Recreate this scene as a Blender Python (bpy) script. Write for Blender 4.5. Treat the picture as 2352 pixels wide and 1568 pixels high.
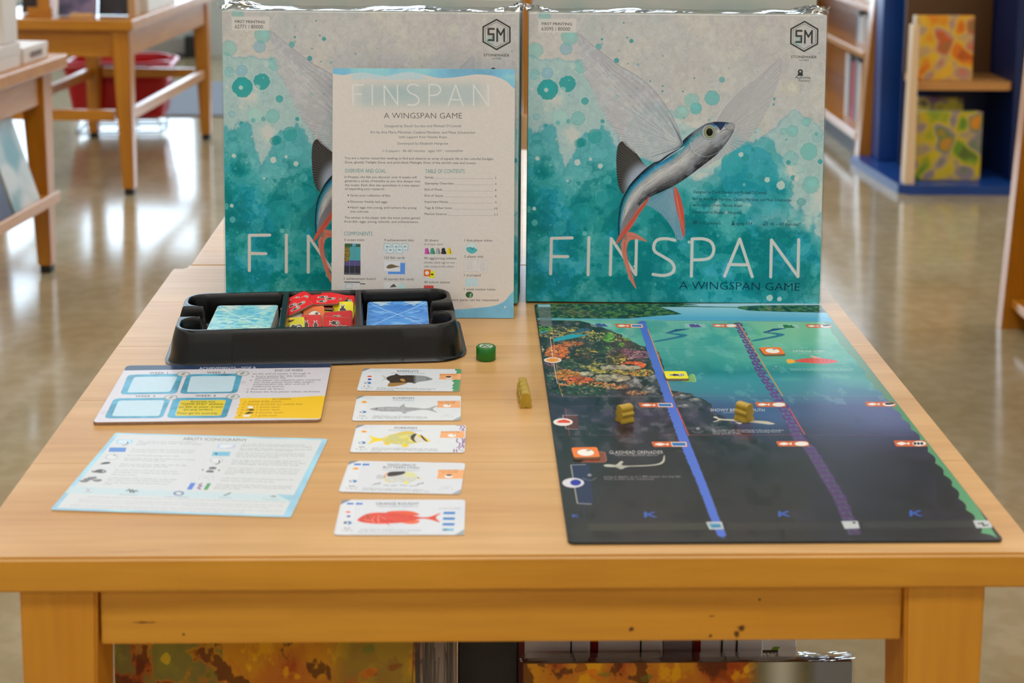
import bpy, bmesh, math, random
import numpy as np
from mathutils import Vector, Matrix

# ---------------------------------------------------------------- clear
for _o in list(bpy.data.objects):
    bpy.data.objects.remove(_o, do_unlink=True)
scene = bpy.context.scene
COL = scene.collection
rnd = random.Random(7)
FLOOR = -0.62            # the table top is the plane z = 0
CEIL = 2.35

# ---------------------------------------------------------------- camera
cam_data = bpy.data.cameras.new('camera')
cam = bpy.data.objects.new('camera', cam_data)
COL.objects.link(cam)
F_PX, Y0 = 3548.68, 170.25
fwd = Vector((0.02521044, 0.98990377, -0.13948106))
rgt = Vector((0.99967762, -0.024543, 0.0065034))
upv = Vector((-0.00301445, 0.13960005, 0.99020338))
cam.matrix_world = Matrix(((rgt.x, upv.x, -fwd.x, 0.0), (rgt.y, upv.y, -fwd.y, 0.0),
                           (rgt.z, upv.z, -fwd.z, 0.44846), (0, 0, 0, 1)))
cam_data.sensor_fit = 'HORIZONTAL'
cam_data.sensor_width = 36.0
cam_data.lens = F_PX / 2352 * 36.0
cam_data.shift_y = -(784 - Y0) / 2352
cam_data.clip_start = 0.05
cam_data.clip_end = 200
cam_data.dof.use_dof = True
cam_data.dof.focus_distance = 1.44
cam_data.dof.aperture_fstop = 8.0
cam_data.dof.aperture_blades = 9
scene.camera = cam

# ---------------------------------------------------------------- world, exposure, lights
world = bpy.data.worlds.new('daylight')
scene.world = world
world.use_nodes = True
_bg = world.node_tree.nodes['Background']
_bg.inputs['Color'].default_value = (0.70, 0.84, 1.0, 1)
_bg.inputs['Strength'].default_value = 4.5
scene.view_settings.view_transform = 'Standard'
scene.view_settings.look = 'None'
scene.view_settings.gamma = 1.0
scene.view_settings.use_curve_mapping = False
scene.view_settings.exposure = 0.0
scene.cycles.max_bounces = 8
scene.cycles.diffuse_bounces = 4
scene.cycles.glossy_bounces = 3
scene.cycles.transmission_bounces = 6
scene.cycles.transparent_max_bounces = 12
scene.cycles.sample_clamp_indirect = 6.0
scene.cycles.caustics_reflective = False
scene.cycles.caustics_refractive = False

def area_light(name, loc, size, power, color, down=True, rot=None):
    d = bpy.data.lights.new(name, 'AREA')
    d.shape = 'RECTANGLE'; d.size, d.size_y = size
    d.energy = power; d.color = color
    o = bpy.data.objects.new(name, d); COL.objects.link(o)
    o.location = loc
    if rot: o.rotation_euler = rot
    return o
CEILING_LAMPS = [(x, y) for y in (-5.2, -3.0, -0.8, 1.4, 3.7, 6.0) for x in (-2.7, 0.1, 2.9)]
LAMP_W = 13.6
for _x, _y in CEILING_LAMPS:
    area_light('ceiling_lamp_light', (_x, _y, CEIL - 0.035), (1.16, 0.56), LAMP_W, (1.0, 0.962, 0.918))
# daylight that comes in by the shop window in the far wall
area_light('window_daylight', (-0.2, 8.62, 0.85), (6.6, 2.3), 110.0, (0.74, 0.87, 1.0), rot=(math.radians(-90), 0, 0))

# ---------------------------------------------------------------- materials
def srgb(r, g, b):
    f = lambda c: (c / 255 / 12.92) if c <= 10.3 else ((c / 255 + 0.055) / 1.055) ** 2.4
    return (f(r), f(g), f(b), 1.0)
_mats = {}
def mat(name, color=(200, 200, 200), rough=0.5, metallic=0.0, var=0.0, vscale=30.0, stretch=(1, 1, 1), bump=0.0, bscale=200.0, coat=0.0, spec=0.5, linear=None):
    if name in _mats: return _mats[name]
    m = bpy.data.materials.new(name); m.use_nodes = True
    nt = m.node_tree; b = nt.nodes['Principled BSDF']
    c = linear if linear else srgb(*color)
    b.inputs['Base Color'].default_value = c
    b.inputs['Roughness'].default_value = rough
    b.inputs['Metallic'].default_value = metallic
    b.inputs['Coat Weight'].default_value = coat
    b.inputs['Coat Roughness'].default_value = 0.08
    b.inputs['Specular IOR Level'].default_value = spec
    tc = nt.nodes.new('ShaderNodeTexCoord'); mp = nt.nodes.new('ShaderNodeMapping')
    mp.inputs['Scale'].default_value = stretch
    nt.links.new(tc.outputs['Object'], mp.inputs['Vector'])
    if var > 0:
        n = nt.nodes.new('ShaderNodeTexNoise'); n.inputs['Scale'].default_value = vscale; n.inputs['Detail'].default_value = 5
        nt.links.new(mp.outputs['Vector'], n.inputs['Vector'])
        r = nt.nodes.new('ShaderNodeValToRGB')
        r.color_ramp.elements[0].position = 0.3; r.color_ramp.elements[1].position = 0.7
        r.color_ramp.elements[0].color = tuple(max(0, x * (1 - var)) for x in c[:3]) + (1,)
        r.color_ramp.elements[1].color = tuple(min(1, x * (1 + var)) for x in c[:3]) + (1,)
        nt.links.new(n.outputs['Fac'], r.inputs['Fac']); nt.links.new(r.outputs['Color'], b.inputs['Base Color'])
    if bump > 0:
        n2 = nt.nodes.new('ShaderNodeTexNoise'); n2.inputs['Scale'].default_value = bscale; n2.inputs['Detail'].default_value = 3
        nt.links.new(mp.outputs['Vector'], n2.inputs['Vector'])
        bp = nt.nodes.new('ShaderNodeBump'); bp.inputs['Strength'].default_value = bump; bp.inputs['Distance'].default_value = 0.001
        nt.links.new(n2.outputs['Fac'], bp.inputs['Height']); nt.links.new(bp.outputs['Normal'], b.inputs['Normal'])
    _mats[name] = m
    return m

def wood(name, light, dark, along='x', rough=0.32, knots=True, coat=0.0, blotch=0.5, lines=1.0):
    """maple / beech: long fine grain, soft plank tone, small dark flecks"""
    if name in _mats: return _mats[name]
    m = bpy.data.materials.new(name); m.use_nodes = True
    nt = m.node_tree; N = nt.nodes; L = nt.links; b = N['Principled BSDF']
    b.inputs['Roughness'].default_value = rough
    b.inputs['Coat Weight'].default_value = coat; b.inputs['Coat Roughness'].default_value = 0.2
    geo = N.new('ShaderNodeNewGeometry')
    oi = N.new('ShaderNodeObjectInfo')
    add = N.new('ShaderNodeVectorMath'); add.operation = 'ADD'
    sc = N.new('ShaderNodeVectorMath'); sc.operation = 'SCALE'; sc.inputs['Scale'].default_value = 7.0
    cx = N.new('ShaderNodeCombineXYZ')
    for i in range(3): L.new(oi.outputs['Random'], cx.inputs[i])
    L.new(cx.outputs[0], sc.inputs[0]); L.new(geo.outputs['Position'], add.inputs[0]); L.new(sc.outputs[0], add.inputs[1])
    S = {'x': (1, 14, 14), 'y': (14, 1, 14), 'z': (14, 14, 1)}[along]
    def noise(scale, mul, detail=4, dist=0.0):
        mp = N.new('ShaderNodeMapping'); mp.inputs['Scale'].default_value = tuple(s * mul for s in S)
        L.new(add.outputs[0], mp.inputs['Vector'])
        n = N.new('ShaderNodeTexNoise'); n.inputs['Scale'].default_value = scale; n.inputs['Detail'].default_value = detail
        n.inputs['Distortion'].default_value = dist
        L.new(mp.outputs[0], n.inputs['Vector']); return n
    def ramp(n, p0, c0, p1, c1):
        r = N.new('ShaderNodeValToRGB'); e = r.color_ramp.elements
        e[0].position = p0; e[0].color = c0; e[1].position = p1; e[1].color = c1
        L.new(n.outputs['Fac'], r.inputs['Fac']); return r
    def mul(a, bb, fac):
        x = N.new('ShaderNodeMix'); x.data_type = 'RGBA'; x.blend_type = 'MULTIPLY'; x.inputs[0].default_value = fac
        L.new(a, x.inputs[6]); L.new(bb, x.inputs[7]); return x.outputs[2]
    W = (1, 1, 1, 1)
    g = ramp(noise(1.6, 1.0, 5, 0.6), 0.30, srgb(*dark), 0.72, srgb(*light))
    fine = ramp(noise(9.0, 1.0, 3), 0.35, (0.86, 0.84, 0.80, 1), 0.65, W)
    c = mul(g.outputs[0], fine.outputs[0], 0.7 * lines)
    mpb = N.new('ShaderNodeMapping'); mpb.inputs['Scale'].default_value = (2.6, 2.6, 2.6); L.new(add.outputs[0], mpb.inputs['Vector'])
    nb = N.new('ShaderNodeTexNoise'); nb.inputs['Scale'].default_value = 4.5; nb.inputs['Detail'].default_value = 2; L.new(mpb.outputs[0], nb.inputs['Vector'])
    bl = ramp(nb, 0.35, (0.90, 0.86, 0.80, 1), 0.65, W)
    c = mul(c, bl.outputs[0], blotch)
    if knots:
        k = ramp(noise(5.5, 1.0, 2), 0.235, (0.50, 0.40, 0.30, 1), 0.275, W)
        c = mul(c, k.outputs[0], 0.8)
    L.new(c, b.inputs['Base Color'])
    bp = N.new('ShaderNodeBump'); bp.inputs['Strength'].default_value = 0.06; bp.inputs['Distance'].default_value = 0.0006
    L.new(fine.outputs[0], bp.inputs['Height']); L.new(bp.outputs[0], b.inputs['Normal'])
    _mats[name] = m
    return m

def print_mat(name, image, rough=0.35, coat=0.0, spec=0.5):
    m = bpy.data.materials.new(name); m.use_nodes = True
    nt = m.node_tree; b = nt.nodes['Principled BSDF']
    t = nt.nodes.new('ShaderNodeTexImage'); t.image = image; t.extension = 'EXTEND'
    nt.links.new(t.outputs['Color'], b.inputs['Base Color'])
    b.inputs['Roughness'].default_value = rough; b.inputs['Coat Weight'].default_value = coat
    b.inputs['Specular IOR Level'].default_value = spec
    return m

def film_mat(name, strength=0.5, wrinkle=0.5, rough=0.08, tint=(1, 1, 1)):
    m = bpy.data.materials.new(name); m.use_nodes = True
    nt = m.node_tree; N = nt.nodes; L = nt.links
    for n in list(N): N.remove(n)
    out = N.new('ShaderNodeOutputMaterial'); mix = N.new('ShaderNodeMixShader')
    tr = N.new('ShaderNodeBsdfTransparent'); tr.inputs[0].default_value = tint + (1,)
    gl = N.new('ShaderNodeBsdfGlossy'); gl.inputs['Roughness'].default_value = rough
    fr = N.new('ShaderNodeFresnel'); fr.inputs['IOR'].default_value = 1.5
    ml = N.new('ShaderNodeMath'); ml.operation = 'MULTIPLY'; ml.inputs[1].default_value = strength
    tc = N.new('ShaderNodeTexCoord'); n1 = N.new('ShaderNodeTexNoise'); n1.inputs['Scale'].default_value = 38; n1.inputs['Detail'].default_value = 3
    bp = N.new('ShaderNodeBump'); bp.inputs['Strength'].default_value = wrinkle; bp.inputs['Distance'].default_value = 0.004
    L.new(tc.outputs['Object'], n1.inputs['Vector']); L.new(n1.outputs['Fac'], bp.inputs['Height'])
    L.new(bp.outputs[0], gl.inputs['Normal']); L.new(bp.outputs[0], fr.inputs['Normal'])
    L.new(fr.outputs[0], ml.inputs[0]); L.new(ml.outputs[0], mix.inputs[0])
    L.new(tr.outputs[0], mix.inputs[1]); L.new(gl.outputs[0], mix.inputs[2]); L.new(mix.outputs[0], out.inputs[0])
    return m

# ---------------------------------------------------------------- object helpers
def props(o, label=None, cat=None, group=None, kind=None):
    if label: o['label'] = label
    if cat: o['category'] = cat
    if group: o['group'] = group
    if kind: o['kind'] = kind
    return o
def empty(name, loc=(0, 0, 0), rz=0.0, label=None, cat=None, group=None, rot=None):
    o = bpy.data.objects.new(name, None); COL.objects.link(o)
    o.empty_display_size = 0.05
    o.location = loc; o.rotation_euler = rot if rot else (0, 0, rz)
    return props(o, label, cat, group)
def mesh_obj(name, verts, faces, mats, parent=None, uvs=None, fmats=None, smooth=False):
    me = bpy.data.meshes.new(name)
    me.from_pydata([tuple(v) for v in verts], [], [tuple(f) for f in faces])
    for m in (mats if isinstance(mats, (list, tuple)) else [mats]): me.materials.append(m)
    if fmats is not None: me.polygons.foreach_set('material_index', fmats)
    if uvs is not None:
        l = me.uv_layers.new(name='uv')
        l.data.foreach_set('uv', np.asarray(uvs, np.float32).ravel())
    if smooth: me.polygons.foreach_set('use_smooth', [True] * len(me.polygons))
    me.update()
    o = bpy.data.objects.new(name, me); COL.objects.link(o)
    if parent: o.parent = parent
    return o
def bm_obj(name, bm, mats, parent=None, smooth=False):
    me = bpy.data.meshes.new(name); bm.normal_update(); bm.to_mesh(me); bm.free()
    for m in (mats if isinstance(mats, (list, tuple)) else [mats]): me.materials.append(m)
    if smooth:
        me.polygons.foreach_set('use_smooth', [True] * len(me.polygons))
    o = bpy.data.objects.new(name, me); COL.objects.link(o)
    if parent: o.parent = parent
    return o
def add_box(bm, lo, hi, bevel=0.0, seg=1, mi=0, M=None):
    r = bmesh.ops.create_cube(bm, size=1.0)
    vs = r['verts']; lo = Vector(lo); hi = Vector(hi); c = (lo + hi) / 2; s = hi - lo
    for v in vs: v.co = Vector((v.co.x * s.x, v.co.y * s.y, v.co.z * s.z)) + c
    fs = {f for v in vs for f in v.link_faces}
    if bevel > 0:
        es = {e for v in vs for e in v.link_edges}
        rr = bmesh.ops.bevel(bm, geom=list(es), offset=bevel, segments=seg, affect='EDGES', profile=0.5)
        fs = {f for f in bm.faces if f.is_valid and (f in rr['faces'] or f in fs)} | {f for v in rr['verts'] for f in v.link_faces}
    for f in fs:
        if f.is_valid: f.material_index = mi
    if M is not None:
        bmesh.ops.transform(bm, matrix=M, verts=list({v for f in fs if f.is_valid for v in f.verts}))
    return fs
def box(name, lo, hi, m, parent=None, bevel=0.0, seg=1):
    bm = bmesh.new(); add_box(bm, lo, hi, bevel, seg)
    return bm_obj(name, bm, m, parent)
def taper_leg(name, x, y, z0, z1, w1, w0, m, parent, bevel=0.003, ox=0.0, oy=0.0):
    """square leg, width w1 at the top, w0 at the foot; ox/oy = -1..1 keeps that outer side upright"""
    bm = bmesh.new(); fs = add_box(bm, (-.5, -.5, 0), (.5, .5, 1))
    for v in bm.verts:
        t = v.co.z; w = w0 + (w1 - w0) * t
        sx = (w1 - w) / 2 * ox; sy = (w1 - w) / 2 * oy
        v.co = Vector((x + v.co.x * w + sx, y + v.co.y * w + sy, z0 + (z1 - z0) * t))
    bmesh.ops.bevel(bm, geom=list(bm.edges), offset=bevel, segments=2, affect='EDGES')
    return bm_obj(name, bm, m, parent)
def tube(bm, pts, r, n=8, mi=0, closed=False):
    pts = [Vector(p) for p in pts]; rings = []
    k = len(pts)
    for i, p in enumerate(pts):
        a = pts[(i - 1) % k] if (closed or i > 0) else p
        b = pts[(i + 1) % k] if (closed or i < k - 1) else p
        d = (b - a).normalized()
        s = Vector((0, 0, 1)) if abs(d.z) < 0.9 else Vector((1, 0, 0))
        u = d.cross(s).normalized(); w = d.cross(u)
        rr = r[i] if isinstance(r, (list, tuple)) else r
        rings.append([bm.verts.new(p + (u * math.cos(2 * math.pi * j / n) + w * math.sin(2 * math.pi * j / n)) * rr) for j in range(n)])
    for i in range(k if closed else k - 1):
        A, B = rings[i], rings[(i + 1) % k]
        for j in range(n):
            f = bm.faces.new((A[j], A[(j + 1) % n], B[(j + 1) % n], B[j])); f.material_index = mi; f.smooth = True
    if not closed:
        bm.faces.new(list(reversed(rings[0]))).material_index = mi; bm.faces.new(rings[-1]).material_index = mi
def rounded(w, h, r, n=6, x0=0.0, y0=0.0):
    P = []
    for cx, cy, a0 in ((w - r, r, -90), (w - r, h - r, 0), (r, h - r, 90), (r, r, 180)):
        for i in range(n + 1):
            a = math.radians(a0 + 90 * i / n)
            P.append((x0 + cx + r * math.cos(a), y0 + cy + r * math.sin(a)))
    return P
def slab(name, w, h, t, r, top, side, parent=None, bottom=None, curl=0.0):
    """flat printed piece: outline in XY (0..w, 0..h), thickness t up from z=0, printed top face"""
    P = rounded(w, h, r); n = len(P)
    ch = min(t * 0.2, 0.0003)
    V = [(x, y, 0) for x, y in P] + [(x, y, t - ch) for x, y in P]
    cx, cy = w / 2, h / 2
    V += [(cx + (x - cx) * (1 - ch / cx), cy + (y - cy) * (1 - ch / cy), t) for x, y in P]
    Fs = [list(range(n))[::-1], list(range(2 * n, 3 * n))]
    for i in range(n):
        j = (i + 1) % n
        Fs.append((i, j, n + j, n + i)); Fs.append((n + i, n + j, 2 * n + j, 2 * n + i))
    fm = [1, 0] + [1, 1] * n
    uv = []
    for f in Fs:
        for v in f: uv.append((V[v][0] / w, V[v][1] / h))
    return mesh_obj(name, V, Fs, [top, side], parent, uv, fm)
def extrude_poly(name, P, t, m, parent=None, bevel=0.0):
    bm = bmesh.new()
    a = [bm.verts.new((x, y, 0)) for x, y in P]; f = bm.faces.new(a)
    r = bmesh.ops.extrude_face_region(bm, geom=[f])
    bmesh.ops.translate(bm, vec=(0, 0, t), verts=[v for v in r['geom'] if isinstance(v, bmesh.types.BMVert)])
    bmesh.ops.recalc_face_normals(bm, faces=bm.faces)
    if bevel: bmesh.ops.bevel(bm, geom=list(bm.edges), offset=bevel, segments=2, affect='EDGES')
    return bm_obj(name, bm, m, parent)

# ---------------------------------------------------------------- print painter (flat artwork computed here, pixel by pixel)
_fontcv = bpy.data.curves.new('lettering_source', 'FONT'); _fontcv.resolution_u = 2
_fontob = bpy.data.objects.new('lettering_source', _fontcv)
_tcache = {}
def text_tris(s, offset=0.0, shear=0.0):
    k = (s, offset, shear)
    if k in _tcache: return _tcache[k]
    _fontcv.body = s; _fontcv.offset = offset; _fontcv.shear = shear
    me = _fontob.to_mesh(); me.calc_loop_triangles()
    v = np.empty(len(me.vertices) * 3, np.float32); me.vertices.foreach_get('co', v); v = v.reshape(-1, 3)[:, :2]
    t = np.empty(len(me.loop_triangles) * 3, np.int32); me.loop_triangles.foreach_get('vertices', t); t = t.reshape(-1, 3)
    T = v[t].astype(np.float64) if len(t) else np.zeros((0, 3, 2))
    _fontob.to_mesh_clear()
    if len(T):
        a = (T[:, 1, 0] - T[:, 0, 0]) * (T[:, 2, 1] - T[:, 0, 1]) - (T[:, 2, 0] - T[:, 0, 0]) * (T[:, 1, 1] - T[:, 0, 1])
        T[a < 0] = T[a < 0][:, ::-1]
        x0, x1 = T[:, :, 0].min(), T[:, :, 0].max(); T[:, :, 0] = (T[:, :, 0] - x0) / (x1 - x0); T[:, :, 1] /= 0.69
    _tcache[k] = T
    return T
def homog(src, dst):
    A = []; b = []
    for (x, y), (u, v) in zip(src, dst):
        A.append([x, y, 1, 0, 0, 0, -u * x, -u * y]); b.append(u)
        A.append([0, 0, 0, x, y, 1, -v * x, -v * y]); b.append(v)
    return np.append(np.linalg.solve(np.array(A, float), np.array(b, float)), 1).reshape(3, 3)
def boxblur(a, r):
    r = int(r)
    if r < 1: return a
    for ax in (0, 1):
        for _ in range(2):
            p = [(0, 0), (0, 0)]; p[ax] = (r + 1, r)
            c = np.cumsum(np.pad(a, p, mode='edge'), axis=ax)
            n = a.shape[ax]
            a = (np.take(c, range(2 * r + 1, 2 * r + 1 + n), axis=ax) - np.take(c, range(0, n), axis=ax)) / (2 * r + 1)
    return a
def fbm(h, w, cells, octv=5, seed=0, aspect=1.0, gain=0.55):
    rs = np.random.RandomState(seed); out = np.zeros((h, w)); amp = 1.0; tot = 0
    for o in range(octv):
        cx = max(2, int(cells * 2 ** o)); cy = max(2, int(cells * 2 ** o * h / w * aspect))
        g = rs.rand(cy + 3, cx + 3)
        ys = np.linspace(0, cy, h); xs = np.linspace(0, cx, w)
        iy = ys.astype(int); ix = xs.astype(int); fy = ys - iy; fx = xs - ix
        fy = fy * fy * (3 - 2 * fy); fx = fx * fx * (3 - 2 * fx)
        r0 = g[iy][:, ix] * (1 - fx) + g[iy][:, ix + 1] * fx
        r1 = g[iy + 1][:, ix] * (1 - fx) + g[iy + 1][:, ix + 1] * fx
        out += amp * (r0 * (1 - fy[:, None]) + r1 * fy[:, None]); tot += amp; amp *= gain
    return out / tot
def sstep(a, lo, hi):
    t = np.clip((a - lo) / (hi - lo), 0, 1); return t * t * (3 - 2 * t)
class Canvas:
    """corners TL,TR,BR,BL in author coordinates -> a w x h picture"""
    def __init__(s, w, h, corners, base=(230, 230, 230)):
        s.w, s.h = w, h
        s.H = homog(corners, [(0, 0), (w, 0), (w, h), (0, h)])
        s.Hi = np.linalg.inv(s.H)
        s.a = np.empty((h, w, 3)); s.a[:] = base
        s._au = None
    def T(s, P):
        P = np.asarray(P, float); q = np.c_[P.reshape(-1, 2), np.ones(P.size // 2)] @ s.H.T
        return (q[:, :2] / q[:, 2:3]).reshape(P.shape)
    def author(s):
        if s._au is None:
            yy, xx = np.mgrid[0:s.h, 0:s.w] + 0.5
            q = np.stack([xx, yy, np.ones_like(xx)], -1) @ s.Hi.T
            s._au = (q[..., 0] / q[..., 2], q[..., 1] / q[..., 2])
        return s._au
    def cover(s, polys, pad=0):
        E = []
        for p in polys:
            p = np.asarray(p, float)
            if p.ndim == 3:   # triangles
                ar = (p[:, 1, 0] - p[:, 0, 0]) * (p[:, 2, 1] - p[:, 0, 1]) - (p[:, 2, 0] - p[:, 0, 0]) * (p[:, 1, 1] - p[:, 0, 1])
                p = p.copy(); p[ar < 0] = p[ar < 0][:, ::-1]
                E.append(np.stack([p, np.roll(p, -1, axis=1)], 2).reshape(-1, 4))
            else:
                ar = np.sum(p[:, 0] * np.roll(p[:, 1], -1) - np.roll(p[:, 0], -1) * p[:, 1])
                if ar < 0: p = p[::-1]
                E.append(np.c_[p, np.roll(p, -1, axis=0)])
        E = np.concatenate(E)
        x0 = int(max(0, np.floor(min(E[:, 0].min(), E[:, 2].min())) - pad)); x1 = int(min(s.w, np.ceil(max(E[:, 0].max(), E[:, 2].max())) + 1 + pad))
        y0 = int(max(0, np.floor(min(E[:, 1].min(), E[:, 3].min())) - pad)); y1 = int(min(s.h, np.ceil(max(E[:, 1].max(), E[:, 3].max())) + 1 + pad))
        if x1 <= x0 or y1 <= y0: return None
        W, Hh = x1 - x0, y1 - y0
        dx = E[:, 2] - E[:, 0]; dy = E[:, 3] - E[:, 1]
        n = np.ceil(np.maximum(abs(dx), abs(dy)) * 3).astype(int) + 1
        idx = np.repeat(np.arange(len(E)), n); k = np.arange(len(idx)) - np.repeat(np.cumsum(n) - n, n)
        ya = E[idx, 1] + dy[idx] * k / n[idx] - y0; yb = E[idx, 1] + dy[idx] * (k + 1) / n[idx] - y0
        mx = np.clip(E[idx, 0] + dx[idx] * (k + .5) / n[idx] - x0, 0, W - 1e-6)
        fa, fb = np.floor(ya), np.floor(yb); cut = np.where(fa == fb, yb, np.maximum(fa, fb))
        acc = np.zeros(Hh * (W + 2)); ix = mx.astype(int); fx = mx - ix
        for iy, d in ((fa, cut - ya), (fb, yb - cut)):      # a piece is split where it crosses a pixel row
            ok = (iy >= 0) & (iy < Hh) & (d != 0); i0 = iy[ok].astype(int) * (W + 2) + ix[ok]
            acc += np.bincount(i0, d[ok] * (1 - fx[ok]), Hh * (W + 2)) + np.bincount(i0 + 1, d[ok] * fx[ok], Hh * (W + 2))
        c = np.clip(np.abs(np.cumsum(acc.reshape(Hh, W + 2), 1)[:, :W]), 0, 1)
        return (y0, y1, x0, x1), c
    def paint(s, reg, cov, color, alpha=1.0, mask=None):
        y0, y1, x0, x1 = reg
        if mask is not None: cov = cov * mask[y0:y1, x0:x1]
        c = (cov * alpha)[..., None]
        col = np.asarray(color, float)
        if col.ndim == 3 and col.shape[:2] == (s.h, s.w): col = col[y0:y1, x0:x1]
        s.a[y0:y1, x0:x1] = s.a[y0:y1, x0:x1] * (1 - c) + col * c
    def fill(s, polys, color, alpha=1.0, blur=0, mask=None, raw=False):
        polys = polys if isinstance(polys, list) and np.ndim(polys[0]) >= 2 else [polys]
        if not raw: polys = [s.T(p) for p in polys]
        r = s.cover(polys, pad=int(blur * 3))
        if r is None: return
        reg, c = r
        if blur: c = boxblur(c, blur)
        s.paint(reg, c, color, alpha, mask)
    def stroke(s, P, width, color, alpha=1.0, blur=0, closed=False, mask=None, taper=None):
        """author-space polyline, width in texture pixels, round joins"""
        P = s.T(P); n = len(P); polys = []
        rng = range(n if closed else n - 1)
        wd = lambda i: (width * (1 + (taper - 1) * i / max(1, n - 1)) if taper is not None else width) / 2
        for i in rng:
            a, b = P[i], P[(i + 1) % n]; d = b - a; l = np.hypot(*d)
            if l < 1e-6: continue
            u = np.array([-d[1], d[0]]) / l
            wa, wb = wd(i), wd(i + 1)
            polys.append(np.array([a + u * wa, b + u * wb, b - u * wb, a - u * wa]))
        if width > 2.5:
            ang = np.linspace(0, 2 * np.pi, 13)[:-1]
            for i in range(n):
                polys.append(P[i] + wd(i) * np.c_[np.cos(ang), np.sin(ang)])
        if polys: s.fill(polys, color, alpha, blur, mask, raw=True)
    def lines(s, segs, width, color, alpha=1.0, mask=None, taper=1.0):
        polys = []
        for a, b in segs:
            a, b = s.T(np.array([a, b], float)); d = b - a; l = np.hypot(*d)
            if l < 1e-6: continue
            u = np.array([-d[1], d[0]]) / l * width / 2
            polys.append(np.array([a + u, b + u * taper, b - u * taper, a - u]))
        if polys: s.fill(polys, color, alpha, 0, mask, raw=True)
    def blob(s, x, y, rx, ry, color, alpha=1.0, rough=0.0, seed=0, blur=0, ring=None, n=28, mask=None):
        rs = np.random.RandomState(seed); a = np.linspace(0, 2 * np.pi, n + 1)[:-1]
        r = 1 + rough * (rs.rand(n) - 0.5) * 2
        P = np.c_[x + rx * r * np.cos(a), y + ry * r * np.sin(a)]
        s.fill(P, color, alpha, blur, mask)
        if ring: s.stroke(P, ring[0], ring[1], ring[2], closed=True, mask=mask)
    def text(s, t, x0, y, x1, cap, color, alpha=1.0, slope=0.0, offset=0.0, shear=0.0, mask=None, blur=0):
        T = text_tris(t, offset, shear)
        if not len(T): return
        P = np.empty_like(T)
        P[..., 0] = x0 + T[..., 0] * (x1 - x0)
        P[..., 1] = y + T[..., 0] * (x1 - x0) * slope - T[..., 1] * cap
        s.fill([P], color, alpha, blur, mask)
    def tint(s, field, color, alpha=1.0):
        c = (field * alpha)[..., None]; s.a = s.a * (1 - c) + np.asarray(color, float) * c
    def grain(s, amt, cells=200, seed=3):
        s.a *= (1 + amt * (fbm(s.h, s.w, cells, 3, seed) - 0.5))[..., None]
    def image(s, name, gain=1.0, mx=0.90):
        v = np.clip(s.a / 255, 0, 1); lin = np.where(v <= 0.04045, v / 12.92, ((v + 0.055) / 1.055) ** 2.4)
        lin = np.clip(lin * np.asarray(gain), 0, mx)
        v = np.where(lin <= 0.0031308, lin * 12.92, 1.055 * lin ** (1 / 2.4) - 0.055)
        im = bpy.data.images.new(name, s.w, s.h)
        px = np.ones((s.h, s.w, 4), np.float32); px[..., :3] = v[::-1]
        im.pixels.foreach_set(px.ravel()); im.update(); im.pack()
        return im
def cr(P, ox, oy, sc):
    P = np.asarray(P, float); return np.c_[ox + P[:, 0] / sc, oy + P[:, 1] / sc]
def resample(P, n):
    P = np.asarray(P, float); d = np.r_[0, np.cumsum(np.hypot(*np.diff(P, axis=0).T))]
    t = np.linspace(0, d[-1], n); return np.c_[np.interp(t, d, P[:, 0]), np.interp(t, d, P[:, 1])]
def smooth(P, n=60, closed=False):
    """Catmull-Rom"""
    P = np.asarray(P, float); k = len(P); out = []
    m = k if closed else k - 1
    per = max(2, n // m)
    for i in range(m):
        p0 = P[(i - 1) % k] if (closed or i > 0) else P[0]
        p1 = P[i]; p2 = P[(i + 1) % k]
        p3 = P[(i + 2) % k] if (closed or i + 2 < k) else P[-1]
        for j in range(per):
            t = j / per
            out.append(0.5 * ((2 * p1) + (-p0 + p2) * t + (2 * p0 - 5 * p1 + 4 * p2 - p3) * t * t + (-p0 + 3 * p1 - 3 * p2 + p3) * t ** 3))
    if not closed: out.append(P[-1])
    return np.array(out)

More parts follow.
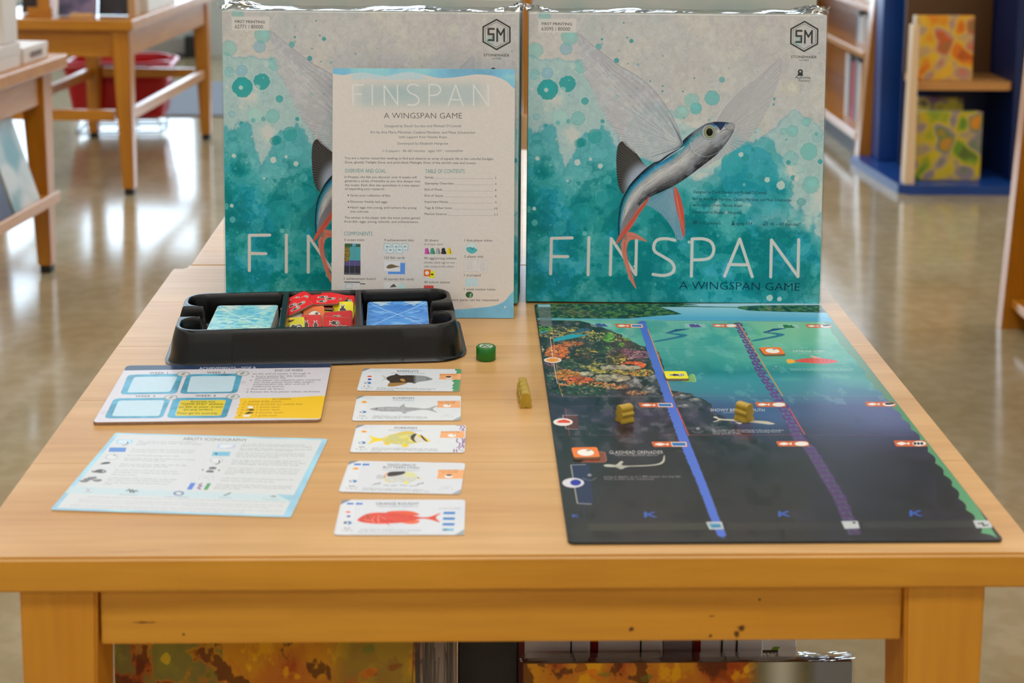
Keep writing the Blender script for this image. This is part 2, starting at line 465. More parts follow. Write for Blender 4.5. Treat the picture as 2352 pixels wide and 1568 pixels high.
# ================================================================ ARTWORK 1: the big box cover
def paint_cover():
    # author coordinates: 2.2394 x the photograph, origin (1190, 0)
    c = Canvas(1120, 1100, [(20, 64), (1567, 58), (1558, 1548), (44, 1561)], (178, 174, 167))
    X, Y = c.author(); h, w = c.h, c.w
    n1 = fbm(h, w, 5, 6, 11); n2 = fbm(h, w, 9, 5, 12); n3 = fbm(h, w, 3, 5, 13); n4 = fbm(h, w, 26, 4, 14)
    c.tint(sstep(n2, 0.52, 0.66), (186, 180, 166), 0.6)
    c.tint(sstep(n3, 0.55, 0.70), (176, 168, 162), 0.5)
    c.tint(sstep(n3, 0.30, 0.45) * 0 + sstep(0.45 - n3, 0.0, 0.12), (164, 168, 162), 0.6)
    # pale wash, upper left and along the right
    edge = np.interp(X, [0, 60, 190, 290, 340, 520, 640, 760, 850, 1000, 1100, 1250, 1400, 1480, 1570],
                     [370, 350, 300, 310, 470, 700, 560, 540, 560, 640, 720, 760, 620, 640, 700])
    f = (Y - edge) / 130 + (n1 - 0.5) * 3.0
    c.tint(sstep(f, -0.05, 0.06), (152, 178, 172), 0.85)
    c.tint(np.exp(-((f - 0.05) / 0.05) ** 2), (120, 155, 160), 0.55)
    # main teal wash
    edge = np.interp(X, [0, 60, 160, 230, 330, 420, 520, 700, 900, 1000, 1060, 1160, 1300, 1420, 1570],
                     [610, 640, 650, 790, 690, 680, 720, 800, 880, 850, 780, 740, 790, 1010, 1180])
    f = (Y - edge) / 150 + (n1 - 0.5) * 2.6 + (n4 - 0.5) * 0.5
    c.tint(sstep(f, -0.04, 0.08), (84, 158, 158), 0.95)
    c.tint(np.exp(-((f + 0.0) / 0.06) ** 2), (60, 140, 150), 0.5)
    c.tint(sstep(f + (n2 - 0.5) * 2, 0.35, 1.5), (24, 132, 132), 0.95)
    c.tint(sstep(n3 + (Y - 1000) / 1800, 0.52, 0.62) * sstep(f, 0.4, 1.2), (0, 116, 112), 0.65)
    c.tint(sstep(n2, 0.56, 0.70) * sstep(f, 0.3, 1.0), (40, 145, 165), 0.7)
    c.tint(sstep(0.44 - n2, 0.0, 0.1) * sstep(f, 0.5, 1.2), (82, 158, 150), 0.5)
    c.tint(sstep(X, 1150, 1560) * sstep(Y, 1120, 1500) * sstep(n1, .35, .6), (80, 140, 130), 0.55)
    c.tint(sstep(Y, 1440, 1560), (60, 150, 158), 0.45)
    # white wash patches low right and bottom
    for k, (x, y, rx, ry) in enumerate([(960, 830, 80, 40), (925, 900, 60, 22), (1160, 1020, 70, 60), (1320, 1110, 120, 60), (1480, 1130, 40, 50), (1540, 1000, 40, 110), (1010, 1060, 30, 50), (1390, 870, 60, 50),
                                        (880, 640, 60, 20), (800, 620, 40, 24), (260, 700, 50, 60), (160, 520, 60, 50)]):
        c.blob(x, y, rx, ry, (188, 190, 180), 0.45, 0.35, 500 + k, 6)
        c.blob(x + 8, y - 5, rx * .6, ry * .6, (196, 192, 182), 0.5, 0.4, 600 + k, 2)
    n5 = fbm(h, w, 60, 3, 15); n6 = fbm(h, w, 16, 5, 16)
    c.tint(sstep(n6, .53, .60) * sstep(f, .1, .5), (108, 176, 172), .35)
    c.tint(np.exp(-((n6 - .53) / .008) ** 2) * sstep(f, 0, .5), (20, 112, 116), .35)
    c.tint(sstep(.45 - n6, 0, .05) * sstep(f, .3, .9), (4, 108, 110), .45)
    c.tint(sstep(n5, .55, .75), (196, 206, 200), .12); c.tint(sstep(.45 - n5, 0, .15), (60, 90, 96), .05)
    rs = np.random.RandomState(8)
    for k in range(150):    # translucent blooms with a darker rim
        x = rs.uniform(30, 1560); y = rs.uniform(90, 1550); r = rs.uniform(8, 40) * rs.uniform(.5, 1)
        line = np.interp(x, [0, 300, 500, 700, 1000, 1300, 1560], [300, 330, 620, 620, 640, 640, 560])
        if y < line: continue
        lo = y > line + 260
        col = [(96, 172, 168), (30, 132, 134), (60, 150, 168), (0, 118, 114)][rs.randint(4)] if lo else [(120, 176, 168), (150, 186, 182), (92, 164, 160)][rs.randint(3)]
        c.blob(x, y, r, r * rs.uniform(.8, 1.1), col, rs.uniform(.15, .4), .12, 900 + k, 0, n=36, ring=(1.3, tuple(v * .8 for v in col), .45))
    # drops of paint
    T1, T2, T3 = (34, 140, 136), (110, 170, 160), (120, 160, 172)
    big = [(130, 462, 52, T1, .8), (232, 432, 42, T1, .75), (126, 376, 30, T3, .6), (220, 250, 32, T3, .6), (236, 190, 42, T2, .55), (982, 495, 38, (90, 165, 160), .7), (900, 550, 30, (90, 165, 160), .75),
           (878, 510, 38, (120, 175, 165), .6), (828, 570, 36, (125, 175, 165), .6), (325, 520, 18, T1, .6), (388, 238, 15, T1, .45), (1486, 764, 44, T2, .75), (1500, 935, 44, T2, .65), (1180, 890, 150, (45, 145, 160), .55),
           (1290, 1070, 100, (70, 150, 155), .6), (1100, 830, 60, (60, 155, 155), .5), (1400, 660, 30, T2, .55), (1395, 800, 38, T2, .45), (1468, 612, 22, T2, .5), (300, 340, 34, T2, .5), (60, 260, 40, T2, .45),
           (105, 88, 30, T2, .5), (200, 610, 40, (150, 190, 180), .6), (290, 610, 36, T2, .6), (330, 1110, 66, (40, 140, 140), .6), (460, 1030, 60, (40, 140, 140), .5), (80, 780, 34, (90, 160, 158), .6),
           (380, 700, 36, (50, 145, 140), .6), (700, 560, 40, (150, 178, 172), .4), (1420, 200, 20, T2, .3), (1230, 150, 40, (176, 176, 160), .4), (1290, 430, 60, (186, 180, 162), .4), (1390, 440, 46, (184, 178, 160), .5)]
    for k, (x, y, r, col, al) in enumerate(big):
        dk = tuple(v * 0.86 for v in col)
        c.blob(x, y, r, r * 1.0, col, al, 0.07, k, 0, ring=(1.4, dk, .5), n=40)
        if k % 2 == 0: c.blob(x + r * .1, y - r * .2, r * .5, r * .45, tuple(min(255, v * 1.15) for v in col), al * .5, .2, k + 50, 2)
    rs = np.random.RandomState(5)
    for k in range(150):   # small dots; light in the teal, dark on the pale ground
        x = rs.uniform(40, 1550); y = rs.uniform(100, 1540)
        deep = y > np.interp(x, [0, 300, 600, 900, 1200, 1560], [600, 760, 800, 850, 760, 1100])
        r = rs.choice([3, 4, 5, 8, 12, 16], p=[.3, .25, .2, .12, .08, .05])
        if deep: c.blob(x, y, r, r * 1.05, (150, 195, 188) if rs.rand() < .7 else (10, 110, 108), rs.uniform(.2, .55), .1, k)
        elif y > 250 or x < 500: c.blob(x, y, r, r, (70, 145, 142) if rs.rand() < .6 else (196, 196, 186), rs.uniform(.3, .6), .1, k)
    for x, y, r in [(405, 198, 6), (558, 205, 10), (536, 187, 4), (516, 111, 4), (495, 256, 3), (484, 307, 12), (543, 323, 3), (722, 280, 3), (725, 436, 4), (725, 463, 5), (660, 412, 4), (830, 463, 4), (888, 393, 4),
                    (1302, 495, 6), (1300, 524, 5), (1272, 533, 4), (490, 495, 11), (560, 489, 6), (440, 390, 7), (418, 623, 10), (1370, 704, 4), (1408, 900, 12), (1160, 800, 18), (1198, 760, 8), (1382, 822, 11), (1245, 908, 16), (1545, 815, 12), (1187, 895, 14)]:
        c.blob(x, y, r, r, (50, 138, 138), .75, .1, x, 0, ring=(1, (30, 105, 105), .5))
    for x, y, r in [(122, 465, 11), (293, 838, 16), (360, 820, 8), (412, 855, 13), (245, 935, 6), (75, 1080, 10), (85, 820, 11), (1137, 785, 13), (1275, 912, 14), (1345, 940, 22), (1425, 905, 12), (660, 600, 16), (1300, 1520, 16), (1350, 1525, 12), (880, 1240, 8), (600, 1370, 6), (1065, 1085, 8)]:
        c.blob(x, y, r, r, (200, 204, 194), .8, .12, x + 3)
    # --- right fin (far side), then body, then left fin
    Wg = (158, 156, 157)
    def fan(outline, root, tips, al, colr, rays, rcol, ral, rw=1.3):
        P = smooth(outline, 80, True)
        r = c.cover([c.T(P)]); reg, cov = r
        m = np.zeros((c.h, c.w)); m[reg[0]:reg[1], reg[2]:reg[3]] = cov
        c.paint(reg, cov, colr, al)
        t = resample(tips, rays)
        rs2 = np.random.RandomState(rays)
        segs = [(np.array(root) + rs2.uniform(-6, 6, 2), p) for p in t]
        c.lines(segs, rw, rcol, ral, m, taper=1.6)
        segs = [((np.array(root) * .45 + p * .55), p + rs2.uniform(-8, 8, 2)) for p in resample(tips, rays * 2)]
        c.lines(segs, rw * .7, rcol, ral * .7, m)
        dk = [(np.array(root) * .8 + p * .2, p) for p in resample(tips, rays + 7)]
        c.lines(dk, rw * .6, (120, 120, 124), ral * .6, m)
        return m
    fan([(1326, 285), (1337, 330), (1325, 400), (1290, 500), (1240, 610), (1180, 700), (1110, 760), (1040, 800), (940, 860), (900, 850), (960, 800), (1020, 740), (1000, 650), (1040, 560), (1130, 460), (1220, 390)],
        (1010, 700), [(1326, 285), (1330, 400), (1270, 560), (1190, 690), (1110, 760), (1000, 830), (900, 860)], .72, (160, 157, 155), 34, (198, 196, 192), .45)
    c.stroke(smooth([(1000, 640), (1050, 545), (1130, 455), (1220, 385), (1326, 285)], 40), 1.6, (135, 130, 134), .7)
    # dorsal fin: brown-black, grey near the back
    s2 = lambda P: [((1370 + x / 3.6457 - 1190) * 2.2394, (250 + y / 3.6457) * 2.2394) for x, y in P]
    P = s2([(405, 485), (370, 440), (300, 350), (230, 280), (190, 270), (158, 310), (148, 400), (150, 480), (158, 570), (175, 650), (215, 712), (260, 640), (330, 560)])
    reg, cov = c.cover([c.T(smooth(P, 90, True))])
    m = np.zeros((c.h, c.w)); m[reg[0]:reg[1], reg[2]:reg[3]] = cov
    col = np.empty((c.h, c.w, 3)); px, py = s2([(400, 640)])[0]
    dist = np.hypot(X - px, (Y - py) * .9); t = sstep(dist, 75, 135)[..., None]
    col[:] = np.array((150, 155, 165)) * (1 - t) + np.array((58, 52, 48)) * t
    c.paint(reg, cov, col, .97)
    root = s2([(350, 520)])[0]
    tips = s2([(230, 275), (158, 310), (148, 400), (150, 480), (158, 570), (175, 650), (215, 712)])
    c.lines([(np.array(root) + (a * 14, -a * 14 + 10), p) for a, p in zip(np.linspace(1.5, -2.5, 22), resample(tips, 22))], 1.3, (150, 150, 150), .55, m)
    # anal fin with red stripe, lower fins
    P = s2([(640, 640), (680, 700), (715, 800), (735, 950), (738, 1060), (715, 1095), (670, 1080), (640, 1010), (560, 900), (470, 830), (405, 795), (440, 735), (540, 690)])
    reg, cov = c.cover([c.T(smooth(P, 90, True))]); m = np.zeros((c.h, c.w)); m[reg[0]:reg[1], reg[2]:reg[3]] = cov
    c.paint(reg, cov, (112, 140, 152), .78)
    root = s2([(640, 640)])[0]
    tips = s2([(405, 800), (520, 870), (600, 960), (660, 1080), (715, 1095), (738, 1050)])
    c.lines([(root, p) for p in resample(tips, 30)], 1.2, (165, 178, 186), .6, m, taper=1.5)
    c.lines([(root, p) for p in resample(tips, 17)], 1.2, (80, 95, 120), .5, m)
    c.fill(smooth(s2([(650, 645), (690, 720), (725, 850), (738, 1000), (733, 1065), (715, 1030), (690, 930), (655, 800), (642, 700)]), 60, True), (205, 78, 62), .92)
    c.lines([(s2([(648, 660)])[0], p) for p in resample(s2([(690, 930), (738, 1040)]), 6)], 1, (240, 150, 125), .5)
    # body
    Tt = resample(smooth(s2([(183, 1080), (176, 960), (182, 860), (198, 780), (228, 705), (275, 625), (335, 555), (405, 488), (485, 430), (565, 385), (640, 325), (720, 240), (775, 192), (835, 148), (900, 110), (965, 95), (1050, 95), (1100, 102), (1132, 128)]), 90), 90)
    Bb = resample(smooth(s2([(240, 1050), (262, 1005), (300, 910), (350, 810), (430, 740), (530, 690), (650, 630), (760, 555), (835, 495), (925, 425), (1000, 360), (1060, 290), (1105, 215), (1128, 165), (1134, 140)]), 90), 90)
    body = np.r_[Tt, Bb[::-1]]
    reg, cov = c.cover([c.T(body)]); bm_ = np.zeros((c.h, c.w)); bm_[reg[0]:reg[1], reg[2]:reg[3]] = cov
    vs = [0, .05, .10, .16, .22, .30, .42, .55, .68, .80, .90, 1.0]
    cs = np.array([(22, 24, 34), (24, 34, 44), (22, 66, 78), (36, 120, 150), (100, 140, 152), (150, 152, 150), (184, 178, 170), (168, 164, 158), (126, 122, 121), (84, 82, 83), (52, 50, 52), (34, 32, 34)])
    nb = 44
    for i in range(nb):
        v0, v1 = i / nb, (i + 1) / nb + .01
        A = Tt * (1 - v0) + Bb * v0; B = Tt * (1 - v1) + Bb * v1
        k = [np.interp((v0 + v1) / 2, vs, cs[:, j]) for j in range(3)]
        c.fill([np.r_[A, B[::-1]]], k, 1.0, mask=bm_)
    hx = sstep(X, 840, 900)
    c.paint((0, c.h, 0, c.w), hx * bm_ * sstep(n4, .3, .7), (128, 134, 140), .55)
    c.paint((0, c.h, 0, c.w), bm_ * sstep(n4, .5, .75) * .5, (210, 208, 202), .4)
    rs = np.random.RandomState(2)
    for i in range(420):     # fine pencil strokes along the body
        a_ = rs.randint(2, 80); v = rs.uniform(.2, .97); L_ = rs.randint(2, 7)
        p, q_ = Tt[a_] * (1 - v) + Bb[a_] * v, Tt[min(89, a_ + L_)] * (1 - v) + Bb[min(89, a_ + L_)] * v
        c.lines([(p, q_)], rs.uniform(.8, 1.6), (206, 204, 198) if rs.rand() < .5 else (70, 70, 74), rs.uniform(.15, .4), bm_)
    for i in range(14, 74, 2):
        v = rs.uniform(.1, .2); p = Tt[i] * (1 - v) + Bb[i] * v; c.blob(p[0], p[1], 9, 6, (20, 130, 110) if 50 < i or i < 26 else (30, 130, 190), .45, .3, i, 2, mask=bm_)
    # scales along the back
    for i in range(6, 66):
        for v in (.07, .12):
            p = Tt[i] * (1 - v) + Bb[i] * v
            c.blob(p[0], p[1], 3.0, 2.4, (60, 140, 150) if v > .1 else (60, 90, 100), .6, .1, i)
    # operculum, eye, mouth
    c.stroke(smooth(s2([(765, 270), (780, 320), (820, 365), (890, 388), (960, 372), (1040, 320), (1095, 250)]), 40), 2.4, (190, 192, 194), .55)
    c.stroke(smooth(s2([(760, 280), (775, 330), (820, 378), (890, 398), (960, 384)]), 40), 2.0, (90, 92, 96), .5)
    c.stroke(smooth(s2([(1015, 185), (1040, 165), (1080, 155), (1125, 150)]), 20), 2.2, (66, 64, 70), .8)
    c.stroke(smooth(s2([(1128, 165), (1095, 230), (1040, 290), (985, 335)]), 20), 2.6, (84, 82, 84), .8)
    c.fill(smooth(s2([(1060, 140), (1085, 105), (1115, 102), (1135, 125), (1128, 155), (1090, 160)]), 40, True), (150, 146, 144), .9)
    c.stroke(smooth(s2([(1060, 140), (1085, 105), (1115, 102), (1135, 125), (1128, 155), (1090, 160)]), 40, True), 1.5, (80, 78, 80), .8, closed=True)
    c.fill(smooth(s2([(960, 95), (1050, 95), (1060, 105), (1020, 165), (1000, 140), (970, 115)]), 40, True), (34, 44, 74), .85)
    ex, ey = s2([(922, 182)])[0]
    c.blob(ex, ey, 37, 39, (156, 160, 156), .95, 0, 0, 1, ring=(1.4, (80, 84, 86), .8), n=40)
    c.blob(ex + 2, ey, 27, 30, (140, 142, 104), 1, 0, 0, 0, ring=(1.4, (70, 70, 60), .9), n=40)
    c.blob(ex + 3, ey, 17, 20, (22, 20, 20), 1, 0, 0, 0, n=40)
    c.blob(ex + 4, ey - 10, 4, 4, (90, 90, 88), .5)
    # near fin
    lead = [(835, 742), (822, 690), (800, 635), (770, 580), (735, 528), (690, 470), (640, 420), (575, 375), (500, 335), (430, 285), (350, 222), (278, 168)]
    trail = [(278, 168), (288, 235), (318, 360), (368, 480), (430, 600), (500, 700), (560, 760), (640, 815), (700, 830), (760, 790), (835, 742)]
    m = fan(lead + trail[1:-1], (838, 745), trail[1:-1], .70, (158, 157, 158), 44, (206, 206, 204), .5, 1.3)
    c.stroke(smooth(lead, 60), 2.0, (132, 126, 130), .85)
    for k in range(1, 12):      # rays that run beside the leading edge
        t = k / 12; P_ = [np.array(a_) * (1 - t * .55) + np.array(b_) * t * .55 for a_, b_ in zip(resample(lead, 16), resample(trail[::-1], 16))]
        c.stroke(smooth(P_, 30), 1.2, (200, 200, 198) if k % 2 else (124, 122, 128), .40, mask=m)
    c.paint((0, c.h, 0, c.w), m * sstep(n5, .5, .7), (196, 196, 196), .25)
    c.lines([((838, 745), p) for p in resample([(640, 815), (720, 790), (800, 640), (740, 560)], 22)], 1.5, (46, 62, 74), .55, taper=.2)
    c.lines([((845, 745), p) for p in resample([(720, 835), (760, 800), (810, 790)], 9)], 1.2, (210, 212, 212), .7)
    # tail stem, red streaks, tail fin (crosses the lettering)
    title_letters(c, 0)
    c.fill(smooth(s2([(345, 800), (300, 815), (240, 890), (205, 980), (195, 1040), (230, 1000), (290, 930), (330, 860)]), 60, True), (120, 116, 116), .95)
    c.fill(smooth(s2([(437, 728), (405, 800), (345, 890), (290, 990), (235, 1060), (165, 1138), (180, 1075), (235, 990), (300, 900), (350, 820), (400, 765)]), 80, True), (204, 88, 70), .95)
    c.lines([(s2([(425, 750)])[0], p) for p in s2([(170, 1130), (200, 1060)])], 1.3, (120, 50, 46), .5)
    c.fill(smooth(s2([(205, 1125), (240, 1060), (268, 1030), (340, 1050), (425, 1110), (345, 1092), (285, 1100), (258, 1140), (256, 1230), (290, 1350), (342, 1505), (285, 1430), (235, 1290), (212, 1200)]), 120, True), (212, 118, 98), .97)
    c.lines([(s2([(232, 1110)])[0], p) for p in s2([(250, 1300), (300, 1420), (335, 1490), (225, 1230)])], 1.5, (176, 72, 58), .6)
    c.lines([(s2([(250, 1060)])[0], p) for p in s2([(400, 1100), (340, 1075)])], 1.3, (176, 72, 58), .6)
    c.blob(*s2([(238, 1075)])[0], 11, 18, (110, 110, 92), .6, .2, 3, 2)
    # lettering
    ink = (14, 42, 58)
    c.text('A WINGSPAN GAME', 834, 1482, 1453, 40, ink, 1, -.002, offset=-.012)
    body_ink = (30, 52, 60)
    for s_, x0, y, x1 in [('Designed by David Gordon and Michael O\'Connell', 897, 988, 1272), ('Art by Ana María Martínez, Catalina Martínez, and Mesa Schumacher', 896, 1024, 1404),
                          ('with support from Natalia Rojas', 896, 1055, 1148), ('Developed by Elizabeth Hargrave', 896, 1092, 1145)]:
        c.text(s_, x0, y, x1, 15, body_ink, .9, -.002)
    for s_, x0, x1 in [('1-5 players', 933, 1040), ('ages 10+', 1120, 1203), ('45 – 60 minutes*', 1295, 1452)]:
        c.text(s_, x0, 1148, x1, 17, body_ink, .9, -.002)
    for x in (903, 914): c.blob(x, 1133, 4, 5, body_ink, .0, ring=(1.6, body_ink, .9)); c.stroke([(x - 5, 1148), (x - 4, 1141), (x + 4, 1141), (x + 5, 1148)], 1.6, body_ink, .9)
    c.blob(1104, 1132, 5, 5, body_ink, 0, ring=(1.8, body_ink, .9)); c.fill([(1098, 1139), (1110, 1139), (1112, 1149), (1096, 1149)], body_ink, .85)
    c.blob(1273, 1139, 9, 9, body_ink, 0, ring=(1.6, body_ink, .9)); c.stroke([(1273, 1133), (1273, 1140), (1278, 1141)], 1.5, body_ink, .9); c.fill([(1256, 1148), (1266, 1148), (1264, 1140), (1259, 1142)], body_ink, .8)
    # publisher's hexagon
    dk = (52, 54, 52)
    hexa = [(1451, 93), (1519, 132), (1519, 208), (1451, 247), (1382, 208), (1382, 132)]
    c.stroke(hexa, 5.4, dk, .95, closed=True)
    c.stroke([(1451, 105), (1508, 138), (1508, 202), (1451, 235), (1393, 202), (1393, 138)], 1.3, dk, .8, closed=True)
    c.stroke([(1438, 142), (1410, 142), (1410, 168), (1436, 168), (1436, 200), (1408, 200)], 6, dk, .95)
    c.stroke([(1438, 136), (1404, 136), (1404, 174), (1429, 174), (1429, 194), (1408, 194)], 1.2, dk, .8)
    c.stroke([(1454, 204), (1454, 140), (1472, 172), (1490, 140), (1490, 204)], 6, dk, .95)
    c.text('STONEMAIER', 1384, 283, 1517, 13, dk, 1)
    c.text('GAMES', 1425, 297, 1476, 8, dk, .7)
    c.blob(1434, 353, 13, 13, dk, .95); c.blob(1434, 352, 5, 5, (178, 174, 167), 1); c.fill([(1418, 374), (1424, 360), (1446, 360), (1448, 374)], dk, .95)
    c.text('Automa', 1408, 389, 1486, 15, dk, .95); c.text('Factory', 1427, 404, 1485, 12, dk, .95)
    c.grain(.06); c.a = np.clip((c.a - 10) * 1.045, 0, 255)
    return c
def title_letters(c, dx, col=(207, 200, 192)):
    S = []
    S += [[(168, 1415), (168, 1232), (275, 1228)], [(168, 1326), (255, 1325)]]
    S += [[(362, 1226), (362, 1417)]]
    S += [[(477, 1415), (477, 1228), (608, 1412), (608, 1226)]]
    S += [list(smooth([(806, 1232), (760, 1224), (715, 1232), (698, 1262), (706, 1292), (750, 1318), (792, 1345), (806, 1375), (792, 1402), (750, 1414), (697, 1409)], 70))]
    S += [[(895, 1415), (895, 1224)] + list(smooth([(895, 1224), (950, 1222), (990, 1236), (1007, 1268), (1000, 1305), (970, 1326), (895, 1332)], 50))]
    S += [[(1066, 1412), (1140, 1220), (1208, 1412)], [(1086, 1352), (1188, 1352)]]
    S += [[(1303, 1412), (1303, 1222), (1443, 1408), (1443, 1218)]]
    for s_ in S: c.stroke([(x + dx, y) for x, y in s_], 11.6, col, .97)
def paint_serial(c, s1, num):
    """the little printing-number sticker, in the same author coordinates as the cover"""
    c.fill([(72, 95), (270, 93), (270, 165), (74, 166)], (196, 188, 180), .8)
    c.text(s1, 90, 128, 247, 14, (58, 56, 56), .95, 0, offset=.004)
    c.text(num, 90, 156, 238, 19, (70, 66, 64), .95, 0)

# ================================================================ ARTWORK 2: the rule booklet's front page
def paint_booklet():
    c = Canvas(900, 1215, [(62, 26), (1182, 45), (1166, 1545), (25, 1540)], (200, 192, 180))
    X, Y = c.author()
    n = fbm(c.h, c.w, 6, 5, 31)
    blue = np.array((118, 176, 200)) * (1 + .16 * (n[..., None] - .5) * 2)
    top = smooth([(0, 0), (1250, 0), (1250, 170), (1182, 162), (1120, 110), (1040, 82), (940, 74), (860, 84), (780, 92), (700, 90), (600, 64), (520, 54), (450, 66), (390, 76), (330, 68), (260, 54), (190, 58), (120, 68), (40, 56), (-20, 60)], 120, True)
    c.fill(top, blue, 1)
    bot = smooth([(-20, 1480), (300, 1490), (700, 1494), (830, 1490), (930, 1482), (1040, 1470), (1110, 1440), (1150, 1395), (1200, 1370), (1230, 1600), (-40, 1600)], 120, True)
    c.fill(bot, blue * (0.96, 1.0, 1.02), 1)
    c.tint(sstep(n, .55, .7) * (Y < 100), (150, 196, 210), .5)
    g = np.exp(-(np.maximum(np.abs(X - 600) - 330, 0) / 60) ** 2 - (np.maximum(np.abs(Y - 190) - 30, 0) / 42) ** 2)
    c.tint(g, (160, 176, 172), .75)
    c.tint(np.exp(-((X - 470) / 90) ** 2 - ((Y - 175) / 40) ** 2), (140, 168, 166), .5)
    wh = (206, 204, 196); sl = .0155
    L = {'F': [[(184, 246), (184, 128), (247, 128)], [(184, 184), (236, 184)]], 'I': [[(304, 130), (304, 248)]],
         'N': [[(378, 250), (378, 132), (460, 250), (460, 130)]], 'S': [list(smooth([(590, 137), (560, 128), (530, 136), (522, 160), (540, 180), (570, 194), (590, 215), (585, 240), (558, 252), (522, 248)], 50))],
         'P': [[(655, 254), (655, 132)] + list(smooth([(655, 132), (690, 130), (720, 146), (724, 172), (700, 192), (655, 196)], 36))],
         'A': [[(772, 256), (818, 134), (862, 258)], [(786, 222), (850, 224)]], 'N2': [[(928, 260), (928, 136), (1018, 262), (1018, 136)]]}
    for v in L.values():
        for s_ in v: c.stroke(s_, 6.2, wh, 1)
    ink = (66, 64, 62); soft = (96, 94, 92); teal = (40, 112, 112)
    c.text('A WINGSPAN GAME', 374, 330, 856, 34, ink, .95, .011, offset=-.012)
    def t(s_, x0, y, x1, cap=13, col=soft, al=.95, slope=.0155, **k): c.text(s_, x0, y, x1, cap, col, al, slope, **k)
    t("Designed by David Gordon and Michael O'Connell", 379, 383, 849, 15, slope=.008)
    t('Art by Ana María Martínez, Catalina Martínez, and Mesa Schumacher', 287, 419, 940, 15, slope=.012)
    t('with support from Natalia Rojas', 464, 449, 762, 14, slope=.01)
    t('Developed by Elizabeth Hargrave', 457, 488, 769, 14, slope=.008)
    t('1–5 players · 45–60 minutes · ages 10+ · competitive', 364, 532, 859, 14, slope=.006)
    t('You are a marine researcher seeking to find and observe an array of aquatic life in the colorful Sunlight', 126, 573, 1045, 13, ink, slope=.013)
    t('Zone, ghostly Twilight Zone, and pitch-black Midnight Zone of the world\'s seas and oceans.', 126, 598, 942, 13, ink, slope=.013)
    c.text('OVERVIEW AND GOAL', 126, 655, 381, 24, teal, .95, .01, offset=-.008)
    c.text('TABLE OF CONTENTS', 625, 661, 869, 24, teal, .95, .01, offset=-.008)
    for s_, y, x1 in [('In Finspan, the fish you discover over 4 weeks will', 687, 571), ('generate a series of benefits as you dive deeper into', 711, 594), ('the ocean. Each dive site specializes in a key aspect', 736, 591), ('of expanding your research:', 759, 372)]:
        t(s_, 124, y, x1, 13, ink, slope=.012)
    for s_, x0, y, x1 in [('Grow your collection of fish.', 158, 799, 408), ('Discover freshly laid eggs.', 157, 837, 392), ('Hatch eggs into young, and nurture the young', 156, 872, 568), ('into schools.', 155, 897, 272)]:
        t(s_, x0, y, x1, 13, ink, slope=.012)
        if s_[0] != 'i': c.blob(145, y - 6, 4, 4, ink, 1)
    t('The winner is the player with the most points gained', 119, 934, 588, 13, ink, slope=.01)
    t('from fish, eggs, young, schools, and achievements.', 117, 958, 581, 13, ink, slope=.01)
    for s_, x1, pg, y in [('Setup', 675, '2', 692), ('Gameplay Overview', 800, '4', 729), ('End of Week', 731, '8', 766), ('End of Game', 735, '8', 803), ('Important Notes', 765, '9', 840), ('Tags & Other Icons', 788, '10', 877), ('Marine Science', 756, '11', 914)]:
        t(s_, 623 - (y - 692) * .02, y, x1, 13, ink, slope=.01)
        for xx in np.arange(x1 + 8, 1046, 6.2): c.blob(xx, y + 1 + (xx - 623) * .012, 1.5, 1.5, soft, .8, n=6)
        t(pg, 1056 if len(pg) == 1 else 1052, y + 6, 1064 if len(pg) == 1 else 1070, 12, ink)
    c.text('COMPONENTS', 115, 1037, 292, 24, teal, .95, .01, offset=-.008)
    for s_, x0, y, x1 in [('5 ocean mats', 115, 1070, 239), ('9 achievement tiles', 366, 1073, 550), ('30 divers', 617, 1075, 702), ('1 first-player token', 865, 1076, 1037), ('125 fish cards', 364, 1180, 492), ('90 egg/young tokens', 612, 1184, 813),
                          ('5 player aids', 863, 1174, 980), ('1 achievement board', 110, 1308, 307), ('10 starter fish cards', 361, 1311, 546), ('40 school tokens', 611, 1330, 772), ('1 scorepad', 861, 1288, 963), ('1 week tracker token', 861, 1374, 1053), ('Replacement parts can be requested', 690, 1438, 1071)]:
        t(s_, x0, y, x1, 14, ink, slope=.006)
    for s_, x0, y, x1 in [('(6 of each color)', 615, 1098, 731), ('(double sided: egg on one', 612, 1209, 802), ('side, young on the other)', 612, 1233, 796)]:
        t(s_, x0, y, x1, 13, soft, .95, .008, shear=.2)
    # thumbnails
    V = np.array([(118, 1086), (216, 1088), (213, 1278), (110, 1276)])
    def quad(x0, y0, x1, y1): return [(x0, y0), (x1, y0 + 1), (x1 - 2, y1 + 1), (x0 - 2, y1)]
    c.fill(V, (60, 60, 74), 1)
    c.fill(quad(118, 1086, 216, 1104), (86, 150, 170), 1); c.fill(quad(118, 1086, 165, 1108), (52, 88, 50), 1); c.fill(quad(188, 1090, 216, 1106), (52, 88, 50), 1)
    c.fill(quad(146, 1106, 216, 1190), (70, 150, 150), 1); c.fill(quad(116, 1108, 146, 1190), (120, 110, 50), 1); c.fill(quad(116, 1192, 214, 1222), (84, 74, 120), .9)
    for i in range(60): r = np.random.RandomState(i); c.blob(r.uniform(114, 150), r.uniform(1108, 1200), 4, 3, [(170, 140, 40), (60, 70, 40), (150, 80, 40)][i % 3], .8)
    c.fill(quad(112, 1222, 213, 1274), (44, 44, 48), 1); c.stroke([(146, 1190), (145, 1274)], 2, (110, 130, 200), .9); c.stroke([(180, 1106), (178, 1274)], 1.6, (120, 100, 150), .9); c.stroke([(113, 1268), (211, 1270)], 1.5, (190, 190, 190), .8)
    for x, y in [(364, 1088), (418, 1088), (474, 1088), (382, 1108), (440, 1108)]:
        c.fill(quad(x, y, x + 40, y + 38), (196, 206, 202), 1); c.stroke(quad(x, y, x + 40, y + 38), 2.2, (110, 165, 170), 1, closed=True); c.blob(x + 20, y + 18, 9, 4, (90, 90, 88), .7, .3, x)
